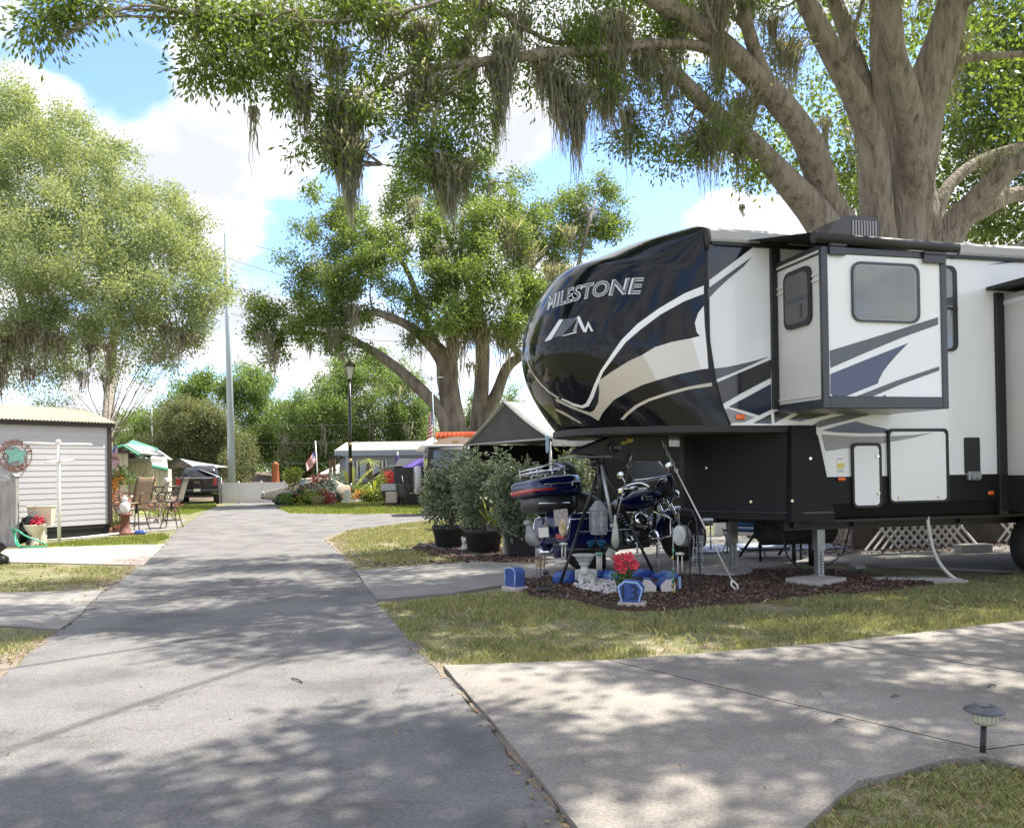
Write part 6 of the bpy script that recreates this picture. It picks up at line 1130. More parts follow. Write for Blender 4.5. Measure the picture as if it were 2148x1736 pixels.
fronds('cordyline', 'tall bright red cordyline in the middle of the planting', PM(765, 660, 35.8), 30, .7, .04, m_crl, 'cordyline', 1.6, .4, 5, stem=.04)
fronds('cordyline', 'dark red cordyline at the right of the flower border', PM(930, 620, 35.8), 26, .6, .035, m_crl, 'cordyline', 1.5, .4, 6, stem=.04)
for i, (x, y, rx_, rz_) in enumerate([(660, 730, .34, .26), (840, 720, .3, .34), (970, 700, .26, .4), (720, 820, .4, .2)]): patch('flowering_shrub', ['mass of white flowers right of the red pot', 'white flowering shrub between the two tall red cordylines', 'white flowering shrub at the right end by the palm bed', 'low white flowers at the front of the planting'][i], PM(x, y, 35.9), (rx_, .3, rz_), 34, [m_agv, m_whl], .13, cat='shrub', seed=41 + i)
patch('flowering_shrub', 'low green plants along the front of the planting', PM(640, 870, 35.2), (.7, .25, .2), 50, [m_hyd, m_yg], .12, cat='plant', seed=51)
q = P(*cM(820, 930), 35.2); mb = MB(Matrix.Translation((q.x, 35.2, 0))); mb.lathe([(.0, .0), (.3, 0), (.38, .4), (.34, .42), (.0, .4)], n=16); mb.build('flower_pot', M('mossy_pot', (.20, .18, .08), rough=.8), label='squat mossy pot at the front of the planting', cat='pot')
patch('flowering_shrub', 'purple and white flowers in the right half of the planting', PM(960, 860, 35.4), (.3, .25, .26), 26, [m_crl, m_whl], .1, cat='shrub', seed=55)
fronds('ornamental_grass', 'arching yellow grass left of the lamp post', PM(1180, 880, 38.5), 60, 1.1, .02, m_yg, 'grass clump', 1.3, .9, 8)
bush('silver_bush', 'airy grey green bush between the flowers and the lamp post', 'bush', PM(1190, 640, 39.5), (.75, .5, .62), 90, m_agv, .14, seed=57, spread=.14)
fronds('fern', 'dark green arching fern right of the lamp post', PM(1560, 820, 38.6), 90, 1.3, .05, m_hyd, 'fern', 1.2, .8, 9); fronds('fern', 'yellow green arching fern in front of the dark wagon', PM(1770, 800, 38.2), 90, 1.25, .05, m_yg, 'fern', 1.2, .8, 10)
bush('shrub', 'dark green shrub at the foot of the ferns', 'shrub', PM(1640, 880, 37.8), (.9, .4, .3), 70, m_hyd, .12, seed=59)
bush('shrub', 'small round bright green shrub beside the covered grill', 'shrub', PM(1850, 830, 37.4), (.3, .25, .28), 40, m_yg, .11, seed=60)
def bigleaf(name, label, c, specs, mat):
    t = T(name, label, 'plant', V((c[0], c[1], 0))); mb = MB(); var = []
    for (a, L_, up, w) in specs:
        d = V((cos(a), sin(a) * .5, 0)); s = V((0, .7, .7)) if abs(cos(a)) > .6 else V((.9, 0, .3)); vs = []; c0 = V(c)
        for i in range(7):
            u = i / 6; p = c0 + d * L_ * u * .7 + V((0, 0, L_ * up * (u - .3 * u * u))); ww = w * sin(pi * min(1, u * .95 + .02)) ** .7; vs += [p - s * ww, p + s * ww]
        mb.add(vs, [(2 * i, 2 * i + 1, 2 * i + 3, 2 * i + 2) for i in range(6)], True); var += [random.uniform(.4, 1)] * 6
    meshobj('leaves', mb.v, mb.f, mat, t, var=var); mb = MB(); mb.tube([V((c[0], c[1], 0)), V(c)], [.06, .05], 8); mb.build('stem', m_yg, t); return t
bigleaf('banana_plant', 'bright green broad leaved banana plant against the lamp post', PM(1400, 700, 38.8), [(.4, 1.5, .95, .16), (2.2, 1.2, 1.1, .14), (.9, 1.0, .6, .14), (1.6, 1.3, 1.2, .12), (-.3, .9, .3, .12)], m_yg)
# ---- second flag on a pole
p0, p1 = P(*cM(772, -60), 40), P(*cM(836, 900), 40); t = T('flag', 'american flag on a leaning white pole above the planting', 'flag', V((p1.x, 40, 0))); mb = MB(); mb.tube([V((p1.x, 40, 0)), p0 + V((0, 0, .2))], .03, 8); mb.build('pole', m_wpt, t)
flag(t, quadmap(P(*cM(772, 10), 40), P(*cM(615, 235), 39.6), P(*cM(645, 400), 39.7), P(*cM(803, 205), 40), .1, 3))
# ---- grey mobile home
m_gsid = M('grey_siding', (.34, .36, .38), (.39, .41, .43), 2, .6, contrast=.3); m_roofp = M('pale_roof', (.27, .26, .235), (.36, .35, .32), 3, .8)
Y = 43; x0, x1 = P(*cB(808, 1000), Y).x, P(*cB(1700, 1000), Y).x; ze = P(*cB(900, 940), Y).z; zr = P(*cB(900, 905), Y).z
h = T('mobile_home', 'grey sided mobile home with a pale roof behind the street lamp', 'mobile home', V((x0, Y, 0))); mb = MB(); k = 16
for i in range(k): a_, b_ = .4 + (ze - .4) * i / k, .4 + (ze - .4) * (i + 1) / k; mb.add([(x0, Y - .02, a_), (x1, Y - .02, a_), (x1, Y, b_), (x0, Y, b_), (x0, Y + .01, a_), (x1, Y + .01, a_)], [(0, 1, 2, 3), (0, 4, 5, 1)]); mb.add([(x0 - .02, Y, a_), (x0 - .02, Y + 4, a_), (x0, Y + 4, b_), (x0, Y, b_)], [(0, 1, 2, 3)])
mb.box((x0, Y, 0), (x1, Y + 4, ze)); mb.build('wall', m_gsid, h)
xr0 = P(*cB(778, 905), Y).x; mb = MB(); zp = P(*cB(900, 838), Y + 2).z; mb.add([(xr0, Y - .4, zr), (x1 + .3, Y - .4, zr), (x1 + .3, Y + 2, zp), (xr0 + .15, Y + 2, zp), (x1 + .3, Y + 4.4, zr), (xr0, Y + 4.4, zr)], [(0, 1, 2, 3), (3, 2, 4, 5)]); mb.build('roof', m_roofp, h, thick=.06)
mb = MB(); mb.box((xr0, Y - .42, ze - .02), (x1 + .3, Y - .36, zr - .02)); mb.box((xr0, Y - .44, zr - .10), (x1 + .3, Y - .42, zr)); mb.box((xr0, Y - .36, ze - .03), (x1, Y, ze)); mb.build('fascia', M('blue_grey_fascia', (.36, .41, .47), rough=.5), h)
mb = MB(); xc = P(*cB(866, 1000), Y - .3).x; mb.box((xc - .06, Y - .34, 0), (xc + .06, Y - .22, ze)); mb.build('post', M('blue_grey_post', (.38, .44, .52)), h)
for (xa, ya, xb, yb, st) in [(1400, 208, 1985, 470, (1435, 1480, 1888, 1936)), (2135 + 10, 208, 2500, 470, ())]:
    a_, b_ = P(*cM(xa, ya), Y - .05), P(*cM(xb, yb), Y - .05); mb = MB(); mb.box((a_.x, Y - .09, b_.z), (b_.x, Y - .03, a_.z)); w_ = mb.build('window', m_wpt, h); mb = MB(); mb.box((a_.x + .42, Y - .11, b_.z + .04), (b_.x - .42, Y - .092, a_.z - .04)); mb.build('pane', M('pale_blind', (.42, .46, .50), rough=.3), w_)
    for s_ in (0, 1):
        for k_ in (0, 1): xx = (a_.x + .1 + k_ * .2) if s_ == 0 else (b_.x - .17 - k_ * .2); mb = MB(); mb.box((xx, Y - .11, b_.z + .02), (xx + .07, Y - .09, a_.z - .02)); mb.build('shutter_stripe', m_blkm, w_)
# porch posts and pink roof to its left
t = T('wooden_porch', 'brown timber porch frame at the left end of the mobile home', 'porch', P(*cB(740, 1150), 44) * 1); t.matrix_basis = Matrix.Translation((P(740, 1000, 44).x, 44, 0))
for (x_, y_) in ((735, 960), (765, 1000)): q = P(*cB(x_, y_), 42.5 if x_ == 735 else 45); mb = MB(); mb.box((q.x - .07, q.y - .07, 0), (q.x + .07, q.y + .07, ze)); mb.build('post', M('brown_timber', (.16, .10, .06), rough=.8), t)
mb = MB(); a_ = P(*cB(722, 945), 42.4); b_ = P(*cB(805, 945), 42.4); mb.box((a_.x, 42.3, a_.z - .12), (b_.x, 45.4, a_.z + .02)); mb.build('beam', M('dark_timber', (.06, .045, .03), rough=.8), t)
Y = 52; a_, b_, c_ = P(*cB(640, 1090), Y), P(*cB(728, 1030), Y), P(*cB(830, 1005), Y); mb = MB(); mb.add([(a_.x, Y, a_.z), (c_.x + 1, Y, a_.z), (c_.x + 1, Y + 4, c_.z), (b_.x, Y + 4, b_.z + .3)], [(0, 1, 2, 3)]); h = T('low_house', 'low house with a pinkish white roof beyond the timber porch', 'house', V((a_.x, Y, 0))); mb.build('roof', M('pinkish_roof', (.60, .53, .49), rough=.7), h, thick=.08); mb = MB(); mb.box((a_.x, Y + .2, 0), (c_.x + 1, Y + 4, a_.z)); mb.build('wall', M('pink_wall', (.34, .2, .17)), h)
# ---- cars
def car(name, label, X, paint, kind='sedan'):
    t = T(name, label, 'car', X); mb = MB(X)
    if kind == 'sedan': S_ = [(-2.2, .72, .45, .85), (-2.1, .84, .3, .98), (-1.2, .88, .25, 1.0), (.8, .88, .25, .96), (1.5, .86, .25, .88), (2.1, .78, .3, .76), (2.3, .66, .4, .62)]; C_ = [(-1.9, .7, .95, 1.0), (-1.2, .74, .95, 1.36), (-.2, .75, .95, 1.42), (.35, .73, .95, 1.36), (1.1, .7, .9, .95)]
    else: S_ = [(-2.3, .8, .45, 1.0), (-2.2, .9, .3, 1.05), (-1.2, .92, .28, 1.05), (.8, .92, .28, 1.02), (1.6, .9, .28, .95), (2.2, .84, .32, .86), (2.35, .7, .42, .7)]; C_ = [(-2.25, .78, 1.0, 1.06), (-2.0, .8, 1.0, 1.5), (-.6, .82, 1.0, 1.56), (.3, .8, 1.0, 1.52), (1.15, .76, .98, 1.04)]
    loft(mb, [sec(x, w, z0, z1, w * .94, .06) for (x, w, z0, z1) in S_]); b = mb.build('body', paint, t)
    mb = MB(X); loft(mb, [sec(x, w, z0, z1, w * .84, .04) for (x, w, z0, z1) in C_]); mb.build('roof', paint, t)
    zg = C_[2][3] - .1; zb_ = S_[3][3] + .01
    for s in (-1, 1):
        for (u0, u1) in ((C_[0][0] + .35, -.75), (-.68, .12), (.18, .86)):
            mb = MB(X); w0, w1 = C_[2][1] + .012, C_[2][1] * .87 + .02; tl = u0 + (.25 if u0 < -1 else 0); tr = u1 - (.45 if u1 > .5 else 0); mb.add([(u0, s * w0, zb_), (u1, s * w0, zb_), (tr, s * w1, zg), (tl, s * w1, zg)], [(0, 1, 2, 3)]); mb.build('side_window', m_gls, t, thick=.015)
        mb = MB(X); mb.box((2.12, s * .62 - .12, .58), (2.26, s * .62 + .12, .72), .03); mb.build('headlight', m_frost, t); mb = MB(X); mb.box((-2.24, s * .62 - .12, .66), (-2.12, s * .62 + .12, .82), .02); mb.build('tail_light', m_red, t)
        for xw in (-1.35, 1.4):
            mb = MB(X); mb.lathe([(.18, -.1), (.31, -.1), (.33, -.06), (.33, .06), (.31, .1), (.18, .1)], (xw, s * .78, .33), 24, 'Y'); w = mb.build('wheel', m_rub, t); mb = MB(X); mb.lathe([(.0, s * .08), (.16, s * .09), (.19, s * .1), (.19, 0)], (xw, s * .78, .33), 16, 'Y'); mb.build('rim', m_gal, w)
    mb = MB(X); a, b_ = C_[-1], C_[-2]; mb.add([(a[0] - .05, -a[1] * .9, a[3]), (a[0] - .05, a[1] * .9, a[3]), (b_[0] + .12, b_[1] * .78, b_[3] - .06), (b_[0] + .12, -b_[1] * .78, b_[3] - .06)], [(0, 1, 2, 3)]); mb.build('windscreen', m_gls, t, thick=.015)
    mb = MB(X); mb.box((2.2, -.5, .34), (2.34, .5, .44), .02); mb.box((2.24, -.35, .5), (2.32, .35, .58), .01); mb.build('grille', m_blkm, t); return t
m_gold = M('champagne_paint', (.42, .35, .25), rough=.2, coat=1); m_dkp = M('charcoal_paint', (.045, .04, .042), rough=.15, coat=1)
g = G(*cM(190, 972)); car('sedan', 'champagne gold sedan with its nose showing left of the potted agave', frame(V((-9.2, 37.4, 0)), pi + .42, .84), m_gold)
g = P(*cN(640, 1000), 41.2); car('station_wagon', 'dark station wagon parked between the ferns and the mobile home', frame(V((g.x + .25, 41.2, 0)), pi - .03, 1.12), m_dkp, 'wagon')
# ---- palm like plant, umbrellas
q = P(*cN(215, 800), 39.5); t = fronds('yucca', 'small yucca with a brown skirt standing before the mobile home windows', tuple(P(*cN(215, 790), 39.5)), 46, 1.0, .022, m_yg, 'yucca', .9, 1.1, 14, stem=.05); mb = MB(Matrix.Translation(P(*cN(215, 800), 39.5))); mb.lathe([(.0, .0), (.12, -.05), (.2, -.5), (.16, -.75), (.0, -.78)], n=10); mb.build('dry_skirt', m_bark2, t)
m_pur = M('purple_canvas', (.085, .05, .26), (.12, .075, .33), 5, .8)
q0, q1 = P(*cN(710, 655), 38.6), P(*cN(710, 1000), 38.6); t = T('umbrella', 'closed purple patio umbrella upright in front of the dark wagon', 'umbrella', V((q0.x, 38.6, 0))); mb = MB(Matrix.Translation((q0.x, 38.6, 0))); n = 16; vs = []; fs = []; H_ = [(.0, q0.z), (.06, q0.z - .1), (.15, q0.z - .7), (.20, q0.z - 1.0), (.15, q0.z - 1.1), (.12, q1.z), (.10, q1.z - .1)]
for (r_, z_) in H_:
    for j in range(n): a = 2 * pi * j / n; rr_ = r_ * (1 + .22 * (j % 2)); vs.append((rr_ * cos(a), rr_ * sin(a), z_))
for i in range(len(H_) - 1):
    for j in range(n): fs.append((i * n + j, i * n + (j + 1) % n, (i + 1) * n + (j + 1) % n, (i + 1) * n + j))
mb.add(vs, fs); mb.build('canopy', m_pur, t); mb = MB(); mb.tube([V((q0.x, 38.6, 0)), q0 + V((0, 0, .12))], .025, 8); mb.build('pole', m_wpt, t)
def umb(name, label, c, r, h, mat, polem):
    t = T(name, label, 'umbrella', V((c.x, c.y, 0))); mb = MB(Matrix.Translation(c)); n = 8; pr = [(.02, h), (r * .5, h * .6), (r, 0)]; vs = [(a * cos(2 * pi * j / n), a * sin(2 * pi * j / n), z) for a, z in pr for j in range(n)]; fs = [(i * n + j, i * n + (j + 1) % n, (i + 1) * n + (j + 1) % n, (i + 1) * n + j) for i in range(2) for j in range(n)]; mb.add(vs, fs); mb.build('canopy', mat, t, thick=.01); mb = MB(); mb.tube([V((c.x, c.y, 0)), c + V((0, 0, h))], .02, 8); mb.build('pole', polem, t)
umb('umbrella', 'open purple patio umbrella partly hidden behind the black jeep', P(*cN(1230, 880), 33), 1.0, .45, m_pur, m_wpt)
patch('red_plant', 'bright red flowering plant right of the closed umbrella', tuple(P(*cN(710, 1100), 37.8)), (.32, .3, .26), 30, [m_crl, m_redl], .12, cat='plant', seed=71)
bush('shrub', 'yellow green shrub beside the closed purple umbrella', 'shrub', P(*cN(490, 1090), 38.6), (.34, .3, .34), 36, m_yg, .14, seed=72)
# ---- covered grill, covered cart, chair, hand cart
def gloc(x, y): return G(*cN(x, y))
m_cov = M('black_cover', (.018, .018, .02), (.03, .03, .032), 3, .55); m_covg = M('grey_cover', (.10, .105, .10), rough=.7); m_covw = M('silver_cover', (.45, .45, .46), rough=.4)
g = gloc(620, 1560); X = frame(g, .05); s = g.y / F / 6.943 / 1.2016 * 1.0
t = T('covered_grill', 'black grill under a cover with a drooping silver top near the ferns', 'grill', X); s = g.y / 1750 / 8.343
mb = MB(X); mb.prism([(-150 * s, 150 * s), (60 * s, 110 * s), (110 * s, 270 * s), (-175 * s, 270 * s)], 'Y', -.3, .3); mb.build('firebox_cover', m_cov, t); mb = MB(X); mb.prism([(-185 * s, 270 * s), (70 * s, 275 * s), (85 * s, 385 * s), (-185 * s, 390 * s)], 'Y', -.33, .33); mb.build('top_cover', m_covw, t)
mb = MB(X); mb.sheet(lambda u, v: (s * (70 + 130 * u + 18 * v), -.34 - .03 * sin(u * 12), s * (390 - 250 * v - 10 * sin(u * 9))), 16, 8); mb.build('side_flap', m_covg, t, thick=.02)
for xx in (85, 150): mb = MB(X); mb.tube([(xx * s, -.2, 0), (xx * s, -.2, 300 * s)], .02, 6); mb.build('leg', m_gal, t)
g = gloc(950, 1565) + V((0, .7, 0)); X = frame(g, 0); t = T('covered_cart', 'tall black covered cart with a silver top behind the metal chair', 'cart', X); mb = MB(X); mb.box((-.75, -.35, .05), (.75, .35, 1.62), .05); mb.build('cover', m_cov, t); mb = MB(X); mb.prism([(-.70, 1.62), (.75, 1.62), (.7, 1.92), (-.55, 1.92)], 'Y', -.37, .37); mb.build('top', m_covw, t)
g = gloc(1010, 1590); X = frame(g, -.25, 1.25); t = T('metal_chair', 'dark metal garden chair standing on the lawn by the covered cart', 'chair', X)
for (a_, b_) in (((-.26, .2), 1), ((-.26, -.2), 1), ((.24, .2), 0), ((.24, -.2), 0)): mb = MB(X); mb.tube([(a_[0], a_[1], 0), (a_[0] + .02, a_[1], .45)] + ([(a_[0] - .08, a_[1], 1.0)] if b_ else [(a_[0], a_[1], .66)]), .02, 6); mb.build('leg', m_brz, t)
mb = MB(X); mb.box((-.26, -.22, .43), (.26, .22, .46)); mb.build('seat', m_brz, t); mb = MB(X)
for k in range(5): mb.tube([(-.27 - .07 * k / 5, -.2, .5 + .1 * k), (-.27 - .07 * k / 5, .2, .5 + .1 * k)], .014, 5)
mb.build('backrest', m_brz, t)
for s_ in (-1, 1): mb = MB(X); mb.tube([(-.3, s_ * .23, .66), (.26, s_ * .23, .66)], .02, 6); mb.build('armrest', m_brz, t)
g = gloc(575, 1575); X = frame(g, 0); t = T('hand_cart', 'small cart carrying a beige box in front of the covered grill', 'cart', X); mb = MB(X); mb.box((-.25, -.2, .1), (.3, .2, .16)); mb.build('deck', m_brz, t); mb = MB(X); mb.box((-.14, -.15, .16), (.28, .15, .60), .02); mb.build('box', M('beige_box', (.5, .42, .36)), t)
for xx in (-.2, .22): mb = MB(X); mb.lathe([(.0, -.02), (.08, -.02), (.08, .02), (.0, .02)], (xx, -.2, .08), 12, 'Y'); mb.build('wheel', m_rub, t)
# ---- jeep
Yj = 27; g = P(*cN(1480, 1500), Yj); X = frame(V((g.x, Yj, 0)), .20, 1.1); t = T('jeep', 'black soft top jeep with a spare wheel on its back, parked left of the tent', 'jeep', X)
mb = MB(X); loft(mb, [sec(-.4, .72, .55, 1.2), sec(-.3, .78, .5, 1.22), sec(2.0, .78, .5, 1.22), sec(3.4, .7, .55, 1.15), sec(3.5, .6, .6, 1.0)]); b = mb.build('body', m_trk, t)
mb = MB(X); loft(mb, [sec(-.42, .74, 1.18, 1.93, .66), sec(.0, .76, 1.18, 1.98, .68), sec(1.7, .76, 1.18, 2.0, .68), sec(2.1, .72, 1.18, 1.25, .7)]); mb.build('soft_top', m_blkm, t)
mb = MB(X); mb.box((-.44, -.62, 1.96), (1.7, .62, 2.03), .02); mb.build('roof_panel', m_covw, t)
mb = MB(X); mb.add([(-.45, -.5, 1.3), (-.45, .5, 1.3), (-.44, .46, 1.82), (-.44, -.46, 1.82)], [(0, 1, 2, 3)]); mb.build('rear_window', m_gls, t, thick=.01)
for (u0, u1) in ((-.3, .6), (.75, 1.6)): mb = MB(X); mb.add([(u0, -.79, 1.3), (u1, -.79, 1.3), (u1, -.72, 1.85), (u0, -.72, 1.85)], [(0, 1, 2, 3)]); mb.build('side_window', m_gls, t, thick=.01)
mb = MB(X); mb.lathe([(.0, -.2), (.30, -.2), (.38, -.16), (.40, -.05), (.38, .08), (.0, .1)], (-.58, .25, 1.02), 28, 'X'); w = mb.build('spare_wheel', m_rub, t); mb = MB(X); mb.lathe([(.36, .02), (.42, -.03), (.42, -.14), (.38, -.19), (.33, -.2)], (-.58, .25, 1.02), 28, 'X'); mb.build('wheel_cover', m_covw, w)
for s in (-1, 1):
    for xw in (.4, 2.8): mb = MB(X); mb.lathe([(.0, -.1), (.36, -.12), (.4, -.08), (.4, .08), (.36, .12), (.0, .1)], (xw, s * .75, .4), 26, 'Y'); mb.build('wheel', m_rub, t)
    mb = MB(X); mb.box((-.42, s * .62 - .08, .85), (-.38, s * .62 + .08, 1.0), .01); mb.build('tail_light', m_red, t)
# ---- orange canopy and salmon camper
m_ora = M('orange_canvas', (.72, .13, .05), (.8, .2, .09), 3, .7); m_sal = M('salmon_shell', (.72, .48, .40), (.78, .55, .46), 1, .5)
Y = 33; a_, b_ = P(*cN(1360, 290), Y), P(*cN(2150, 330), Y); t = T('orange_canopy', 'flat orange canopy roof behind the black jeep', 'canopy', V((a_.x, Y, 0))); mb = MB(); mb.box((a_.x, Y, b_.z), (b_.x, Y + 2.5, a_.z + .04), .02); mb.build('roof', m_ora, t)
for xx in (a_.x + .1, (a_.x + b_.x) / 2, b_.x - .1): mb = MB(); mb.tube([V((xx, Y + .1, 0)), V((xx, Y + .1, b_.z))], .03, 6); mb.build('post', m_ora, t)
mb = MB(); zz_ = P(*cN(1400, 425), Y).z
mb.box((a_.x - .2, Y - .1, zz_ - .03), (a_.x + 1.3, Y - .05, zz_ + .02))
for k in range(7): mb.tube([V((a_.x + .05 + k * .17, Y - .08, zz_)), V((a_.x + .1 + k * .17, Y - .08, zz_ + .3))], .012, 4)
mb.build('railing', m_ora, t)
Y = 31.5; c_ = P(*cN(1760, 420), Y); mb = MB(); pr = [(c_.x + 1.3 * cos(q_), 1.9 + (P(*cN(1760, 345), Y).z - 1.9) * sin(q_)) for q_ in np.linspace(0, pi, 16)] + [(c_.x - 1.3, .5), (c_.x + 1.3, .5)]; t = T('camper', 'salmon pink round topped camper under the orange canopy', 'camper', V((c_.x, Y, 0))); mb.prism(pr, 'Y', Y, Y + .9); mb.build('shell', m_sal, t); mb = MB(); w0 = P(*cN(1672, 425), Y); w1 = P(*cN(1770, 458), Y); mb.box((w0.x, Y - .02, w1.z), (w1.x, Y, w0.z)); mb.build('window', M('olive_window', (.35, .3, .08), rough=.3), t)
mb = MB(); c_ = P(*cN(1260, 560), 32); mb.lathe([(.62, c_.z - .1), (.36, c_.z + .2), (.02, c_.z + .45)], (c_.x + .1, 32, 0), 8); mb.tube([V((c_.x + .1, 32, 0)), V((c_.x + .1, 32, c_.z + .44))], .02, 6); mb.build('umbrella', M('cream_canvas', (.72, .66, .58), rough=.8), label='open cream patio umbrella at the left end of the orange canopy', cat='umbrella', thick=.01)
# ---- hanging flag on a pole
p1 = P(*cB(1541, 325), 30.5); t = T('flag_pole', 'limp american flag on a slim pole in front of the centre oak', 'flag', V((p1.x + .1, 30.5, 0))); mb = MB(); mb.tube([V((p1.x + .16, 30.5, 0)), p1], .022, 8); mb.tube([p1 + V((-.12, 0, 0)), p1 + V((.42, 0, .03))], .01, 5); mb.tube([p1 + V((0, 0, -.1)), p1 + V((0, 0, .12))], .03, 6); mb.build('pole', m_pole, t)
flag(t, quadmap(P(*cN(1325, -120), 30.4), P(*cN(1262, -20), 30.3), P(*cN(1235, 395), 30.3), P(*cN(1322, 360), 30.4), .05, 5))
mb = MB(); q = P(*cB(1843, 540), 40); mb.tube([V((q.x + .1, 40, 0)), q], .035, 6); mb.build('utility_post', m_blkm, label='thin black post seen between the two trunks of the centre oak', cat='post')
# ---- grey tent
m_tent = M('grey_tent', (.25, .25, .247), (.34, .34, .33), 1.2, .6, bump=.25, bscale=5); m_tentd = M('shaded_tent_cloth', (.055, .055, .055), (.075, .073, .07), 2, .8); m_vblk = M('interior_shade', (.01, .01, .011), rough=.9)
Lf = P(*cD(608, 402), 20.6); Rt = P(*cD(1345, 400), 17.6); ze = 2.04; Lf.z = ze; Rt.z = ze + .02; gd = (Rt - Lf).normalized(); bk = V((-gd.y, gd.x, 0)); mid = (Lf + Rt) / 2; pkz = P(*cD(945, 38), mid.y).z; Pk = V((mid.x, mid.y, pkz)); Lt = 8.0
t = T('canopy_tent', 'peaked grey canopy tent with a dark gable standing behind the potted ficus trees', 'tent', Lf * 1); t.matrix_basis = Matrix.Translation((Lf.x, Lf.y, 0))
mb = MB(); o_ = -gd * .06 - bk * .05
def ts(A, B, n=8): mb.sheet(lambda u, v: A.lerp(B, v) + bk * (Lt * u) + V((0, 0, -.05 * sin(pi * v) - .02 * sin(u * 30))), 20, n)
ts(Pk - bk * .05, Rt + gd * .05 - bk * .05); ts(Pk - bk * .05, Lf + o_); mb.build('roof', m_tent, t, thick=.015)
mb = MB(); mb.add([Pk + bk * .04 - V((0, 0, .06)), Lf + bk * .04, Rt + bk * .04], [(0, 1, 2)]); mb.build('gable', m_tentd, t, thick=.01)  # gable cloth coloured darker than the roof to stand for its shade
mb = MB(); v = V((0, 0, -.16)); mb.add([Rt + gd * .06, Rt + gd * .06 + bk * 4.4, Rt + gd * .08 + bk * 4.4 + v, Rt + gd * .08 + v], [(0, 1, 2, 3)]); mb.build('valance', m_tent, t, thick=.01)
mb = MB(); mb.tube([Lf, Rt], .025, 8); mb.build('crossbar', m_gal, t)
for (b_, k_) in ((Lf, 0), (Rt, 0), (Lf, Lt), (Rt, Lt)): q = b_ + bk * k_; mb = MB(); mb.tube([V((q.x, q.y, 0)), q], .032, 10); mb.build('post', m_gal, t)
mb = MB(); q = Lf + bk * .1; z0 = V((0, 0, -ze)); mb.add([q, Lf + bk * Lt, Lf + bk * Lt + z0, q + z0], [(0, 1, 2, 3)]); mb.add([Lf + bk * Lt, Rt + bk * Lt, Rt + bk * Lt + z0, Lf + bk * Lt + z0], [(0, 1, 2, 3)]); mb.add([Rt + bk * .5, Rt + bk * Lt, Rt + bk * Lt + z0, Rt + bk * .5 + z0], [(0, 1, 2, 3)]); mb.build('shade_wall_sheet', m_vblk, t, thick=.01)  # black walls added so the shaded inside of the tent reads dark
mb = MB(); r = random.Random(2); q = Rt.copy()
mb.sheet(lambda u, v: q + gd * (.03 - .1 * u) - bk * (.06 + .02 * sin(u * 9)) + V((0, 0, .05 - v * .32 + .04 * sin(u * 7))), 8, 8); mb.build('rag', M('pale_blue_cloth', (.30, .45, .55), rough=.8), label='pale blue cloth tied at the right front corner of the grey tent', cat='cloth', thick=.01)
mb = MB(); c_ = Rt + bk * .9 - gd * .7; mb.box((c_.x - .45, c_.y - .25, 0), (c_.x + .35, c_.y + .25, 1.12), .03); mb.build('storage_bin', M('navy_bin', (.02, .05, .10), rough=.4), label='dark blue storage bin under the right front of the grey tent', cat='bin')
